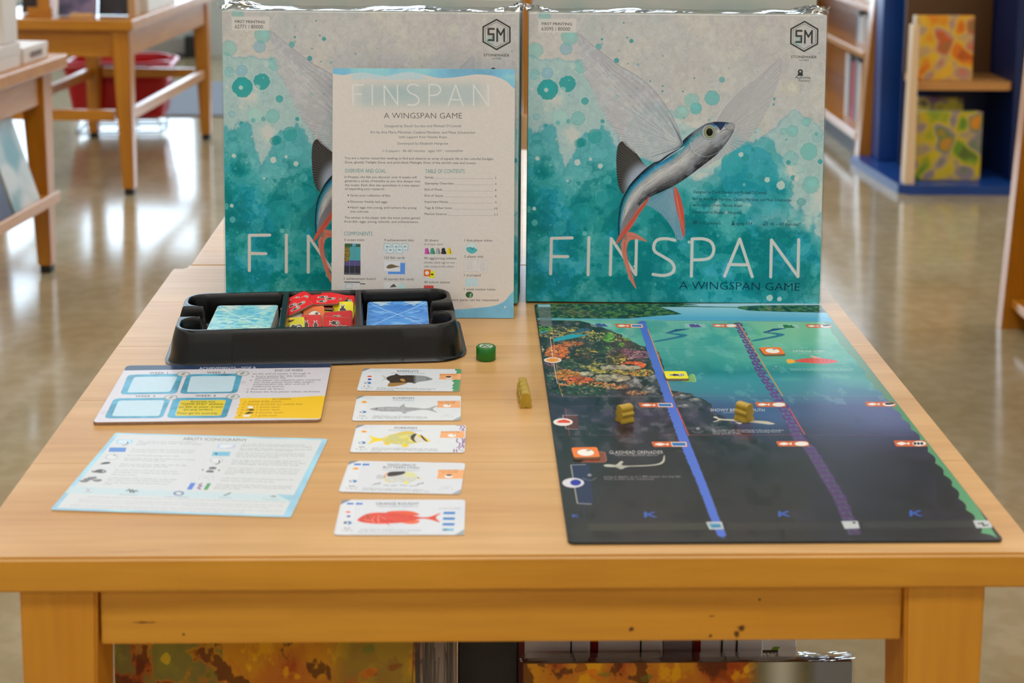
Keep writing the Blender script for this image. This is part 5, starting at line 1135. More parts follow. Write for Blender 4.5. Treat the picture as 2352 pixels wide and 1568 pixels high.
def autumn_art(seed, greyright=True):
    """plain woodland colours standing in for the illustrated covers under the table"""
    c = Canvas(600, 400, [(0, 0), (600, 0), (600, 400), (0, 400)], (170, 100, 30))
    n = fbm(400, 600, 5, 6, seed); n2 = fbm(400, 600, 14, 5, seed + 1); X, Y = c.author()
    c.tint(sstep(n, .45, .6), (186, 130, 24), .9); c.tint(sstep(.47 - n, 0, .1), (140, 52, 16), .85); c.tint(sstep(n2, .56, .66), (214, 160, 20), .7); c.tint(sstep(.42 - n2, 0, .06), (70, 36, 18), .7)
    if greyright:
        c.tint(sstep(X, 30, 10) * 0 + (X < 190) * sstep(n2, .38, .5), (96, 100, 50), .8); c.tint(sstep(X, 360, 420) * sstep(n, .4, .5), (110, 104, 50), .6); c.tint(sstep(X, 520, 545), (120, 112, 106), .95)
        for k in range(40): r = np.random.RandomState(k + seed); x = r.uniform(525, 595); c.stroke([(x, r.uniform(0, 60)), (x + r.uniform(-6, 6), r.uniform(60, 180))], 2.5, (60, 54, 52), .6)
    for k in range(70):
        r = np.random.RandomState(k + 5); x, y = r.uniform(0, 520), r.uniform(0, 400)
        c.fill(smooth([(x, y), (x + r.uniform(5, 22), y - r.uniform(2, 12)), (x + r.uniform(15, 34), y + r.uniform(-4, 8)), (x + r.uniform(2, 16), y + r.uniform(3, 10))], 16, True), [(196, 96, 24), (220, 176, 30), (120, 60, 20), (96, 110, 40)][k % 4], .55)
    return c

# ================================================================ MATERIALS used below
W_TOP = wood('maple_top', (224, 180, 120), (206, 156, 94), 'x', rough=0.34, coat=0.15, blotch=.6)
W_EDGE = wood('maple_edge', (226, 162, 54), (208, 140, 34), 'x', rough=0.45, blotch=.5)  # same maple as the top, with warm bounced light put into its colour
W_EDGEV = wood('maple_leg', (224, 158, 50), (206, 136, 30), 'z', rough=0.45, blotch=.5)  # upright grain, the edge's warm bounce tint in the colour again
W_BACKY = wood('maple_rail', (216, 160, 84), (198, 136, 60), 'y', rough=0.4, knots=False)
W_STORE_X = wood('oak_store_x', (206, 140, 34), (186, 116, 16), 'x', rough=0.35, coat=.6, knots=False)
W_STORE_Y = wood('oak_store_y', (206, 140, 34), (186, 116, 16), 'y', rough=0.35, coat=.6, knots=False)
W_STORE_Z = wood('oak_store_z', (206, 140, 34), (186, 116, 16), 'z', rough=0.35, coat=.6, knots=False)
M_WHITE = mat('white_paint', (232, 232, 228), .5, var=.04, vscale=6)
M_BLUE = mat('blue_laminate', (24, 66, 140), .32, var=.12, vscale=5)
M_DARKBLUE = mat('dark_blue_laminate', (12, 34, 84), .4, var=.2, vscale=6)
M_GREYBOARD = mat('grey_board', (150, 120, 96), .8, var=.15, vscale=400)
M_PAPEREDGE = mat('paper_edge', (206, 206, 200), .7, var=.06, vscale=500)
M_PLASTIC = mat('black_plastic', (8, 8, 9), .24, bump=.12, bscale=2500, spec=.45)
M_FILM = film_mat('shrink_film', .22, .08)
M_FILM2 = film_mat('shrink_film_crinkled', 2.4, .3, .08)
M_FOOT = mat('black_foot', (30, 28, 26), .5)

# ================================================================ STRUCTURE
def floor_material():
    m = bpy.data.materials.new('polished_floor'); m.use_nodes = True
    nt = m.node_tree; N = nt.nodes; L = nt.links; b = N['Principled BSDF']
    g = N.new('ShaderNodeNewGeometry')
    def noise(s, d=4):
        n = N.new('ShaderNodeTexNoise'); n.inputs['Scale'].default_value = s; n.inputs['Detail'].default_value = d; L.new(g.outputs['Position'], n.inputs['Vector']); return n
    r = N.new('ShaderNodeValToRGB'); e = r.color_ramp.elements
    e[0].position = .35; e[0].color = srgb(158, 142, 108); e[1].position = .65; e[1].color = srgb(172, 158, 128)
    L.new(noise(3.0).outputs['Fac'], r.inputs['Fac'])
    r2 = N.new('ShaderNodeValToRGB'); e = r2.color_ramp.elements
    e[0].position = .42; e[0].color = (.86, .84, .78, 1); e[1].position = .6; e[1].color = (1, 1, 1, 1)
    L.new(noise(26.0, 2).outputs['Fac'], r2.inputs['Fac'])
    x = N.new('ShaderNodeMix'); x.data_type = 'RGBA'; x.blend_type = 'MULTIPLY'; x.inputs[0].default_value = .8
    L.new(r.outputs[0], x.inputs[6]); L.new(r2.outputs[0], x.inputs[7]); L.new(x.outputs[2], b.inputs['Base Color'])
    b.inputs['Roughness'].default_value = .13; b.inputs['Specular IOR Level'].default_value = .6
    return m
RX0, RX1, RY0, RY1 = -4.2, 4.4, -6.4, 8.30
def structure(name, lo, hi, m, bevel=0.0):
    return props(box(name, lo, hi, m, None, bevel), kind='structure')
structure('floor', (RX0 - .1, RY0 - .1, FLOOR - .1), (RX1 + .1, RY1 + .1, FLOOR), floor_material())
structure('ceiling', (RX0 - .1, RY0 - .1, CEIL), (RX1 + .1, RY1 + .1, CEIL + .1), mat('ceiling_tile', (116, 114, 110), .8, var=.04, vscale=60))
M_WALL = mat('wall_paint', (206, 204, 196), .7, var=.03, vscale=4)
M_FARWALL = mat('far_wall_paint', (170, 186, 192), .6, var=.03, vscale=4)
structure('wall_left', (RX0 - .1, RY0, FLOOR), (RX0, RY1, CEIL), M_WALL)
structure('wall_right', (RX1, RY0, FLOOR), (RX1 + .1, RY1, CEIL), M_WALL)
structure('wall_front', (RX0, RY0 - .1, FLOOR), (RX1, RY0, CEIL), M_WALL)
# far wall: four window openings between grey-blue piers
WZ0, WZ1 = -0.345, 1.95
bm = bmesh.new()
xs = [(-3.3, -2.35), (-2.2, -1.475), (-1.33, -.18), (-.03, 1.12), (1.27, 2.42)]
add_box(bm, (RX0, RY1, FLOOR), (RX1, RY1 + .14, WZ0)); add_box(bm, (RX0, RY1, WZ1), (RX1, RY1 + .14, CEIL))
px = RX0
for a, b_ in xs:
    add_box(bm, (px, RY1, WZ0), (a, RY1 + .14, WZ1)); px = b_
add_box(bm, (px, RY1, WZ0), (RX1, RY1 + .14, WZ1))
props(bm_obj('wall_back', bm, M_FARWALL), kind='structure')
M_GLASS = film_mat('window_glass', .6, 0.0, 0.0, (.94, .97, .98))
for i, (a, b_) in enumerate(xs):
    w_ = empty('window_%d' % (i + 1), ((a + b_) / 2, RY1 + .05, WZ0)); w_['kind'] = 'structure'
    hw = (b_ - a) / 2; H_ = WZ1 - WZ0
    bm = bmesh.new()
    for lo, hi in [((-hw, 0, 0), (-hw + .05, .06, H_)), ((hw - .05, 0, 0), (hw, .06, H_)), ((-hw + .05, 0, 0), (hw - .05, .06, .05)), ((-hw + .05, 0, H_ - .05), (hw - .05, .06, H_))]: add_box(bm, lo, hi, .004)
    bm_obj('window_frame', bm, M_WHITE, w_)
    box('pane', (-hw + .05, .027, .05), (hw - .05, .033, H_ - .05), M_GLASS, w_)
structure('baseboard_back', (RX0, RY1 - .015, FLOOR), (RX1, RY1, FLOOR + .09), mat('baseboard_paint', (150, 152, 150), .5))
structure('trim_1', (-1.475, RY1 - .05, FLOOR), (-1.33, RY1, CEIL), mat('pier_paint', (186, 198, 202), .5))
# ceiling lamps: frame + glowing diffuser
M_DIFF = bpy.data.materials.new('lamp_diffuser'); M_DIFF.use_nodes = True
_b = M_DIFF.node_tree.nodes['Principled BSDF']; _b.inputs['Base Color'].default_value = (1, 1, 1, 1); _b.inputs['Emission Color'].default_value = (1, .94, .84, 1); _b.inputs['Emission Strength'].default_value = 4.0
for i, (x, y) in enumerate(CEILING_LAMPS):
    t = empty('ceiling_lamp', (x, y, CEIL), label='ceiling lamp panel, row %s from the window wall, %s column' % (['six', 'five', 'four', 'three', 'two', 'one'][i // 3], ['left', 'middle', 'right'][i % 3]), cat='lamp', group='ceiling lamp panels')
    bm = bmesh.new()
    for lo, hi in [((-.63, -.33, -.03), (.63, -.30, 0)), ((-.63, .30, -.03), (.63, .33, 0)), ((-.63, -.30, -.03), (-.60, .30, 0)), ((.60, -.30, -.03), (.63, .30, 0))]: add_box(bm, lo, hi)
    bm_obj('lamp_frame', bm, M_WHITE, t)
    box('diffuser', (-.60, -.30, -.012), (.60, .30, -.006), M_DIFF, t)

KNOTS = [(.1064, -.0605, .0022, .0020), (.1800, -.0600, .0036, .0030), (.1770, -.0640, .0024, .0032), (.1595, -.0655, .0014, .0014), (.1602, -.0515, .0028, .0008), (-.1902, -.0621, .0011, .0011), (-.2160, -.0535, .0090, .0009), (.1916, -.0399, .0012, .0010)]
def knotted():
    """the front rail's wood with its few dark knots and scratches"""
    m = W_EDGE.copy(); m.name = 'maple_front_rail'; nt = m.node_tree; N = nt.nodes; L = nt.links; b = N['Principled BSDF']
    src = b.inputs['Base Color'].links[0].from_socket; g = N.new('ShaderNodeNewGeometry'); n = N.new('ShaderNodeTexNoise'); n.inputs['Scale'].default_value = 260; L.new(g.outputs['Position'], n.inputs['Vector'])
    for x, z, rx, rz in KNOTS:
        mp = N.new('ShaderNodeMapping'); mp.vector_type = 'POINT'; mp.inputs['Location'].default_value = (-x / rx, 0, -z / rz); mp.inputs['Scale'].default_value = (1 / rx, 0, 1 / rz); L.new(g.outputs['Position'], mp.inputs['Vector'])
        ln = N.new('ShaderNodeVectorMath'); ln.operation = 'LENGTH'; L.new(mp.outputs[0], ln.inputs[0])
        ad = N.new('ShaderNodeMath'); ad.operation = 'MULTIPLY_ADD'; ad.inputs[1].default_value = 1.6; ad.inputs[2].default_value = -.8; L.new(n.outputs['Fac'], ad.inputs[0])
        a2 = N.new('ShaderNodeMath'); a2.operation = 'ADD'; L.new(ad.outputs[0], a2.inputs[0]); L.new(ln.outputs['Value'], a2.inputs[1])
        r = N.new('ShaderNodeValToRGB'); e = r.color_ramp.elements; e[0].position = .45; e[0].color = srgb(70, 44, 16); e[1].position = .95; e[1].color = (1, 1, 1, 1); L.new(a2.outputs[0], r.inputs['Fac'])
        x_ = N.new('ShaderNodeMix'); x_.data_type = 'RGBA'; x_.blend_type = 'MULTIPLY'; x_.inputs[0].default_value = .9; L.new(src, x_.inputs[6]); L.new(r.outputs[0], x_.inputs[7]); src = x_.outputs[2]
    L.new(src, b.inputs['Base Color'])
    return m
# ================================================================ MAIN DISPLAY TABLE
TX0, TX1, TY0, TY1 = -.3280, .3738, .9465, 1.6670
table = empty('display_table', (0, 0, 0), label='pale maple display table in front with the games laid out on it', cat='table')
cuts = [TY0, 1.104, 1.2375, 1.380, 1.524, TY1]
for i in range(5):
    bm = bmesh.new()
    fs = add_box(bm, (TX0, cuts[i] + .00022, -.024), (TX1, cuts[i + 1] - .00022, 0))
    if i in (0, 4):       # rounded outer corners
        yy = cuts[i] + .00022 if i == 0 else cuts[i + 1] - .00022
        ed = [e for e in bm.edges if abs(e.verts[0].co.z - e.verts[1].co.z) > .01 and abs(e.verts[0].co.y - yy) < 1e-4]
        bmesh.ops.bevel(bm, geom=ed, offset=.014 if i == 4 else .006, segments=5, affect='EDGES')
    outer = [e for e in bm.edges if all(abs(v.co.z) < 1e-5 or abs(v.co.z + .024) < 1e-5 for v in e.verts) and abs(e.verts[0].co.z - e.verts[1].co.z) < 1e-5 and
             not (all(abs(v.co.y - cuts[i] - .00022) < 1e-4 for v in e.verts) and i > 0) and not (all(abs(v.co.y - cuts[i + 1] + .00022) < 1e-4 for v in e.verts) and i < 4)]
    bmesh.ops.bevel(bm, geom=outer, offset=.0022, segments=3, affect='EDGES')
    for f in bm.faces: f.material_index = 0 if f.normal.z > .5 else 1
    bm.normal_update()
    for f in bm.faces: f.material_index = 0 if f.normal.z > .6 else 1
    bm_obj('plank', bm, [W_TOP, W_EDGE], table)
LX0, LX1 = -.2955, .3410; LY = .9600
for (x, y, ox) in [(LX0 + .0252, LY + .025, -1), (LX1 - .0270, LY + .025, 1), (LX0 + .0252, TY1 - .045, -1), (LX1 - .0270, TY1 - .045, 1)]:
    l = taper_leg('leg', x, y, FLOOR + .006, -.0242, .0505 if x < 0 else .0535, .034, W_EDGEV, table, .0018, ox, 0)
    box('foot', (x - .012, y - .012, FLOOR), (x + .012, y + .012, FLOOR + .0058), M_FOOT, l)
AP = -.0690
box('apron', (LX0 + .051, LY + .005, AP), (LX1 - .0535, LY + .025, -.0243), knotted(), table, .0012, 2)
box('apron', (LX0 + .051, TY1 - .04, AP), (LX1 - .0535, TY1 - .022, -.0243), W_EDGE, table, .0012, 2)
box('apron', (LX0 + .006, LY + .0505, AP), (LX0 + .024, TY1 - .0705, -.0243), W_BACKY, table, .0012, 2)
box('apron', (LX1 - .024, LY + .0505, AP), (LX1 - .006, TY1 - .0705, -.0243), W_BACKY, table, .0012, 2)
box('lower_shelf', (LX0 + .03, LY + .052, -.440), (LX1 - .03, TY1 - .075, -.420), W_BACKY, table, .002, 2)
for y0, y1 in [(LY + .012, LY + .0515), (TY1 - .0745, TY1 - .035)]:
    box('shelf_rail', (LX0 + .046, y0, -.440), (LX1 - .046, y1, -.4203), W_EDGE, table, .002, 2)

# table that stands end to end behind it
t2 = empty('display_table', (0, 0, 0), label='second maple table standing end to end behind the front table', cat='table')
bx0, bx1, by0, by1 = -.3115, .3580, 1.6690, 2.35
bm = bmesh.new(); add_box(bm, (bx0, by0, -.0245), (bx1, by1, -.0005), .002, 3)
for f in bm.faces: f.material_index = 0 if f.normal.z > .6 else 1
bm.normal_update()
for f in bm.faces: f.material_index = 0 if f.normal.z > .6 else 1
bm_obj('tabletop', bm, [W_TOP, W_EDGE], t2)
for x, y in [(bx0 + .045, by0 + .06), (bx1 - .045, by0 + .06), (bx0 + .045, by1 - .06), (bx1 - .045, by1 - .06)]:
    l = taper_leg('leg', x, y, FLOOR + .006, -.0246, .05, .034, W_EDGEV, t2)
    box('foot', (x - .012, y - .012, FLOOR), (x + .012, y + .012, FLOOR + .0058), M_FOOT, l)
for lo, hi in [((bx0 + .071, by0 + .05, -.08), (bx1 - .071, by0 + .068, -.0247)), ((bx0 + .071, by1 - .068, -.08), (bx1 - .071, by1 - .05, -.0247)), ((bx0 + .036, by0 + .086, -.08), (bx0 + .054, by1 - .086, -.0247)), ((bx1 - .054, by0 + .086, -.08), (bx1 - .036, by1 - .086, -.0247))]: box('apron', lo, hi, W_EDGE, t2, .001)

# ================================================================ BIG GAME BOXES
BW, BH, BD = .2978, .2930, .072
cover = paint_cover()
base_art = cover.a.copy()
GAIN_BOX = (1.76, 1.90, 2.18)
paint_serial(cover, 'FIRST PRINTING', '63095 / 80000'); IMG_R = cover.image('cover_print_right', GAIN_BOX)
cover.a = base_art; paint_serial(cover, 'FIRST PRINTING', '62771 / 80000'); IMG_L = cover.image('cover_print_left', GAIN_BOX)
SIDE_TOP = mat('box_side_top', (214, 216, 208), .45, var=.10, vscale=14)
SIDE_LOW = mat('box_side_teal', (70, 160, 158), .45, var=.25, vscale=12)
def side_mat():
    """box sides: the pale wash runs into teal towards the bottom of the cover"""
    m = bpy.data.materials.new('box_side_wash'); m.use_nodes = True
    nt = m.node_tree; N = nt.nodes; L = nt.links; b = N['Principled BSDF']
    tc = N.new('ShaderNodeTexCoord'); sp = N.new('ShaderNodeSeparateXYZ'); L.new(tc.outputs['Object'], sp.inputs[0])
    n = N.new('ShaderNodeTexNoise'); n.inputs['Scale'].default_value = 16; n.inputs['Detail'].default_value = 5; L.new(tc.outputs['Object'], n.inputs[0])
    ma = N.new('ShaderNodeMath'); ma.operation = 'MULTIPLY_ADD'; ma.inputs[1].default_value = .16; L.new(n.outputs['Fac'], ma.inputs[0]); L.new(sp.outputs['Z'], ma.inputs[2])
    r = N.new('ShaderNodeValToRGB'); e = r.color_ramp.elements
    e[0].position = .20; e[0].color = srgb(20, 150, 148); e[1].position = .36; e[1].color = srgb(214, 216, 208)
    k = e.new(.27); k.color = srgb(120, 190, 184)
    L.new(ma.outputs[0], r.inputs['Fac']); L.new(r.outputs[0], b.inputs['Base Color']); b.inputs['Roughness'].default_value = .45
    return m
M_SIDE = side_mat()
def film_shell(name, w, h, d, m, parent, off=.0012, seed=1, crinkle=.005, top_lift=0.003):
    """thin plastic wrap: a loose sheet over the box with puckered upper corners (front is y=0)"""
    r = random.Random(seed); V = []; Fs = []
    def grid(fn, nu, nv):
        b0 = len(V)
        for j in range(nv + 1):
            for i in range(nu + 1): V.append(fn(i / nu, j / nv))
        for j in range(nv):
            for i in range(nu):
                a = b0 + j * (nu + 1) + i; Fs.append((a, a + 1, a + nu + 2, a + nu + 1))
    o = off
    grid(lambda u, v: (-o + u * (w + 2 * o), -o, .0006 + v * (h + o)), 8, 8)
    def top(u, v):
        e = max(0, 1 - min(u, 1 - u) * 9); z = h + o + crinkle * e * r.uniform(-.1, .9) + .0006 * math.sin(u * 40) + (top_lift * math.sin(v * math.pi) * (.4 + .4 * math.sin(u * 11 + seed)))
        y = -o + v * (d + 2 * o)
        x = -o + u * (w + 2 * o) + e * r.uniform(-.001, .001) * 2
        if v in (0, 1): z = h + o + (e > .9) * 0
        return (x, y, z)
    grid(top, 56, 12)
    grid(lambda u, v: (-o, d + o - u * (d + 2 * o), .0006 + v * (h + o)), 3, 8)
    grid(lambda u, v: (w + o, -o + u * (d + 2 * o), .0006 + v * (h + o)), 3, 8)
    grid(lambda u, v: (w + o - u * (w + 2 * o), d + o, .0006 + v * (h + o)), 6, 6)
    # puckered ears of welded film at the upper front corners
    for sx, x0 in ((-1, -o), (1, w + o)):
        b0 = len(V)
        for k in range(9):
            t = k / 8; V.append((x0 + sx * r.uniform(-.001, .0015) * (k % 2), t * d, h + o)); V.append((x0 + sx * (.001 + r.uniform(0, .003)) - sx * .006 * t, t * d, h + o + crinkle * (1.3 - t) * r.uniform(.2, 1.2)))
        for k in range(8):
            a = b0 + 2 * k; Fs.append((a, a + 1, a + 3, a + 2))
    nf = 64; fm = [0] * nf + [1] * (56 * 12) + [0] * (24 + 24 + 36) + [1] * 16
    return mesh_obj(name, V, Fs, [m, M_FILM2], parent, fmats=fm)
def game_box(name, x, y, z, rz, lean, tilt, w, h, d, front_img, label, group=None, front_mat=None, side=None, film=True, seed=1, crinkle=.007):
    n = Vector((-math.sin(rz), math.cos(rz), 0)); u = Vector((math.cos(rz) * math.cos(tilt), math.sin(rz) * math.cos(tilt), math.sin(tilt)))
    v = (Vector((0, 0, 1)) * math.cos(lean) + n * math.sin(lean)); v = (v - v.dot(u) * u).normalized(); q = v.cross(u) * -1
    q = u.cross(v) * -1
    t = empty(name, label=label, cat='game box', group=group)
    t.matrix_world = Matrix(((u.x, q.x, v.x, x), (u.y, q.y, v.y, y), (u.z, q.z, v.z, z), (0, 0, 0, 1)))
    side = side or M_SIDE
    bm = bmesh.new(); ld = d * .62; r_ = .0012
    add_box(bm, (0, 0, 0), (w, ld, h), r_, 2)
    uvl = bm.loops.layers.uv.new('uv')
    bm.normal_update()
    for f in bm.faces:
        f.material_index = 0 if f.normal.y < -.8 else 1
        for l in f.loops: l[uvl].uv = (l.vert.co.x / w, l.vert.co.z / h)
    fm_ = front_mat or print_mat(name + '_front', front_img, .5, 0.0, .15)
    bm_obj('lid', bm, [fm_, side], t)
    box('base_tray', (.0016, ld + .0001, .0016), (w - .0016, d, h - .0016), side, t, .001)
    if film: film_shell('shrink_wrap', w, h, d, M_FILM, t, seed=seed, crinkle=crinkle, top_lift=crinkle * .6)
    return t, fm_
bl, FM_L = game_box('game_box', -.2511, 1.5330, .0014, -.0847, .0391, .0040, BW, BH, BD, IMG_L, 'shrink-wrapped teal flying-fish game box on the left, behind the rule booklet')
br, FM_R = game_box('game_box', .0543, 1.5179, .0014, -.0292, .0530, -.0012, BW, BH, BD, IMG_R, 'shrink-wrapped teal flying-fish game box on the right, its whole cover showing', seed=4)
# lower the two boxes so that their lowest edge rests on the wood
br.location.z += .0004
# boxes behind them stand on a flat book, so their tops peep over
for k, (x, y, rz, lab) in enumerate([(-.2480, 1.6240, -.0847, 'second flying-fish game box hidden behind the left one'), (.0620, 1.6130, -.0292, 'second flying-fish game box hidden behind the right one')]):
    hh = (.0080, .0120)[k]
    pbk = empty('flat_book', (x, y, 0), rz, 'thin closed book lying under the hidden game box behind the %s one' % ('left' if k == 0 else 'right'), 'book')
    box('cover', (0.004, 0, .0001), (BW - .004, BD + .004, .0014), mat('book_cloth', (60, 60, 66), .6), pbk)
    box('page_block', (.006, .002, .0015), (BW - .006, BD, hh - .0015), M_PAPEREDGE, pbk)
    box('cover', (0.004, 0, hh - .0014), (BW - .004, BD + .004, hh), mat('book_cloth', (60, 60, 66), .6), pbk)
    game_box('game_box', x, y, hh + .0004, rz, .0, 0, BW, BH, BD, None, lab, front_mat=M_SIDE, seed=7 + k)

# ================================================================ RULE BOOKLET leaning on the left box
IMG_B = paint_booklet().image('booklet_print', (1.34, 1.42, 1.60))
bkw, bkh = .1785, .2440
p0 = Vector((-.1380, 1.4700, .0004)); p1 = Vector((.0405, 1.4665, .0004))
u = (p1 - p0).normalized(); lean = math.radians(8.2)
nrm = Vector((-u.y, u.x, 0)); v = Vector((0, 0, 1)) * math.cos(lean) + nrm * math.sin(lean); q = u.cross(v) * -1
bk = empty('rule_booklet', label='white rule booklet with pale blue border leaning on the left game box', cat='booklet')
bk.matrix_world = Matrix(((u.x, v.x, -q.x, p0.x), (u.y, v.y, -q.y, p0.y), (u.z, v.z, -q.z, p0.z), (0, 0, 0, 1)))
for k in range(5):
    top = print_mat('booklet_front', IMG_B, .5, 0, .3) if k == 4 else M_PAPEREDGE
    slab('cover_page' if k == 4 else 'page', bkw - (4 - k) * .0002, bkh, .00024, .0012, top, M_PAPEREDGE, bk).location = ((4 - k) * .0001, 0, k * .00026)

# ================================================================ TRAY: vacuum-formed black plastic
TRX, TRY, TRA = -.2640, 1.3230, .0803
tray = empty('organizer_tray', (TRX, TRY, .0005), TRA, 'long black plastic organizer tray with three compartments and finger notches', 'tray')
def build_tray():
    st = .00070; m_ = .0115; Wt, Dt, Ht = .2520, .1225, .0315
    nx = int((Wt + 2 * m_) / st) + 1; ny = int((Dt + 2 * m_) / st) + 1
    xs_ = np.linspace(-m_, Wt + m_, nx); ys_ = np.linspace(-m_, Dt + m_, ny); X, Y = np.meshgrid(xs_, ys_)
    def rr(cx0, cy0, cx1, cy1, r):
        qx = np.abs(X - (cx0 + cx1) / 2) - ((cx1 - cx0) / 2 - r); qy = np.abs(Y - (cy0 + cy1) / 2) - ((cy1 - cy0) / 2 - r)
        return np.hypot(np.maximum(qx, 0), np.maximum(qy, 0)) + np.minimum(np.maximum(qx, qy), 0) - r
    d = rr(0, 0, Wt, Dt, .020)
    step = ((X < .052) | (X > Wt - .050))
    f0 = np.interp(d, [-1, 0, .0046, .0056, 1], [Ht, Ht, .0012, .0008, .0008])
    f1 = np.interp(d, [-1, 0, .0010, .0024, .0050, .0060, 1], [Ht, Ht, .0235, .0228, .0012, .0008, .0008])
    out = np.where(step, f1, f0)
    inn = np.minimum.reduce([rr(.0205, .0060, .0915, Dt - .006, .004), rr(.0050, .0060, .040, .0440, .016), rr(.0050, Dt - .0440, .040, Dt - .0060, .016),
                             rr(.0985, .0060, .1600, Dt - .006, .004), rr(.1670, .0060, Wt - .0205, Dt - .006, .004), rr(Wt - .040, .0060, Wt - .0050, .0440, .016), rr(Wt - .040, Dt - .0440, Wt - .0050, Dt - .0060, .016)])
    pocket = np.interp(inn, [-1, -.0022, -.0003, 1], [.0020, .0020, Ht, Ht])
    notch = np.where(X < Wt / 2, rr(-.03, .0465, .0215, Dt - .0465, .003), rr(Wt - .0215, .0465, Wt + .03, Dt - .0465, .003))
    nf = np.interp(notch, [-1, -.0016, 0, 1], [.0135, .0135, Ht, Ht])
    h = np.minimum(np.minimum(out, pocket), np.where(notch < .001, np.minimum(nf, out), 1))
    k = np.array([.25, .5, .25])
    for _ in range(3):
        hp = np.pad(h, 1, mode='edge'); h = k[0] * hp[1:-1, :-2] + k[1] * hp[1:-1, 1:-1] + k[2] * hp[1:-1, 2:]
        hp = np.pad(h, 1, mode='edge'); h = k[0] * hp[:-2, 1:-1] + k[1] * hp[1:-1, 1:-1] + k[2] * hp[2:, 1:-1]
    lim = .0095 + np.where(Y > Dt * .9, -.006, 0)
    flange_ok = d < lim
    idx = np.arange(nx * ny).reshape(ny, nx)
    ok = flange_ok[:-1, :-1] & flange_ok[1:, :-1] & flange_ok[:-1, 1:] & flange_ok[1:, 1:]
    a = idx[:-1, :-1][ok]; b = idx[:-1, 1:][ok]; c_ = idx[1:, 1:][ok]; e = idx[1:, :-1][ok]
    F = np.stack([a, b, c_, e], 1)
    used = np.unique(F); remap = -np.ones(nx * ny, int); remap[used] = np.arange(len(used))
    V = np.stack([X.ravel(), Y.ravel(), h.ravel()], 1)[used]
    me = bpy.data.meshes.new('tray_shell'); me.vertices.add(len(V)); me.vertices.foreach_set('co', V.astype(np.float32).ravel())
    F = remap[F]; me.loops.add(F.size); me.loops.foreach_set('vertex_index', F.ravel().astype(np.int32))
    me.polygons.add(len(F)); me.polygons.foreach_set('loop_start', np.arange(0, F.size, 4, dtype=np.int32)); me.polygons.foreach_set('use_smooth', [True] * len(F))
    me.materials.append(M_PLASTIC); me.update(calc_edges=True)
    o = bpy.data.objects.new('tray_shell', me); COL.objects.link(o); o.parent = tray
build_tray()
TM = Matrix.Translation((TRX, TRY, .0005)) @ Matrix.Rotation(TRA, 4, 'Z')
def deck(x, y, top_z, img, label, ang, edge):
    t = empty('card_deck', label=label, cat='card deck')
    t.matrix_world = TM @ Matrix.Translation((x, y, .0024)) @ Matrix.Rotation(ang, 4, 'Z')
    n = 26; hgt = top_z - .0028; r = random.Random(int(x * 1e4)); th = hgt / n
    bm = bmesh.new()
    for k in range(n - 1):
        dx, dy = r.uniform(-.0005, .0005), r.uniform(-.0006, .0006)
        P = rounded(.057, .087, .003, 3, dx, dy)
        lo = [bm.verts.new((a, b, k * th)) for a, b in P]; hi = [bm.verts.new((a, b, (k + .93) * th)) for a, b in P]
        bm.faces.new(hi); bm.faces.new(lo[::-1])
        for i in range(len(P)): bm.faces.new((lo[i], lo[(i + 1) % len(P)], hi[(i + 1) % len(P)], hi[i]))
    props(bm_obj('card_stack', bm, edge, t), kind='stuff')
    slab('top_card', .057, .087, th * .9, .0032, print_mat('deck_back', img, .35, 0, .4), edge, t).location = (0, 0, (n - 1) * th)
deck(.0262, .0210, .0232, deck_art((150, 204, 206), (196, 222, 204), (60, 160, 204), 91).image('starter_deck_print', 1.25), 'deck of cards with pale teal and blue fin pattern, left end of the tray', -.052, M_PAPEREDGE)
deck(.1702, .0215, .0232, deck_art((62, 136, 208), (120, 176, 226), (34, 96, 184), 95).image('fish_deck_print', 1.25), 'deck of cards with deep blue crossing-fin pattern, right end of the tray', -.030, M_PAPEREDGE)

# ---- cardboard tokens
ty_, to_, tr_ = token_art()
TK = {'y': (print_mat('token_yellow', ty_.image('token_yellow_print', 1.15), .4), .020, .020), 'o': (print_mat('token_orange', to_.image('token_orange_print', 1.15), .4), .020, .020), 'r': (print_mat('token_red', tr_.image('token_red_print', 1.15), .4), .0266, .020)}
_tokmesh = {}
def token(kind, M, label, group=None):
    m_, w, h = TK[kind]
    if kind not in _tokmesh:
        o = slab('cardboard_token', w, h, .0019, .0022, m_, M_GREYBOARD)
        for v in o.data.vertices: v.co.x -= w / 2; v.co.y -= h / 2
        _tokmesh[kind] = o.data
    else:
        o = bpy.data.objects.new('cardboard_token', _tokmesh[kind]); COL.objects.link(o)
    o.matrix_world = M
    return props(o, label, 'token', group)
def TR(x, y, z, rx=0, ry=0, rz=0):     # pose inside the tray, angles in degrees
    return TM @ Matrix.Translation((x, y, z)) @ Matrix.Rotation(math.radians(rz), 4, 'Z') @ Matrix.Rotation(math.radians(ry), 4, 'Y') @ Matrix.Rotation(math.radians(rx), 4, 'X')
TG = 'cardboard tokens heaped in the middle compartment'
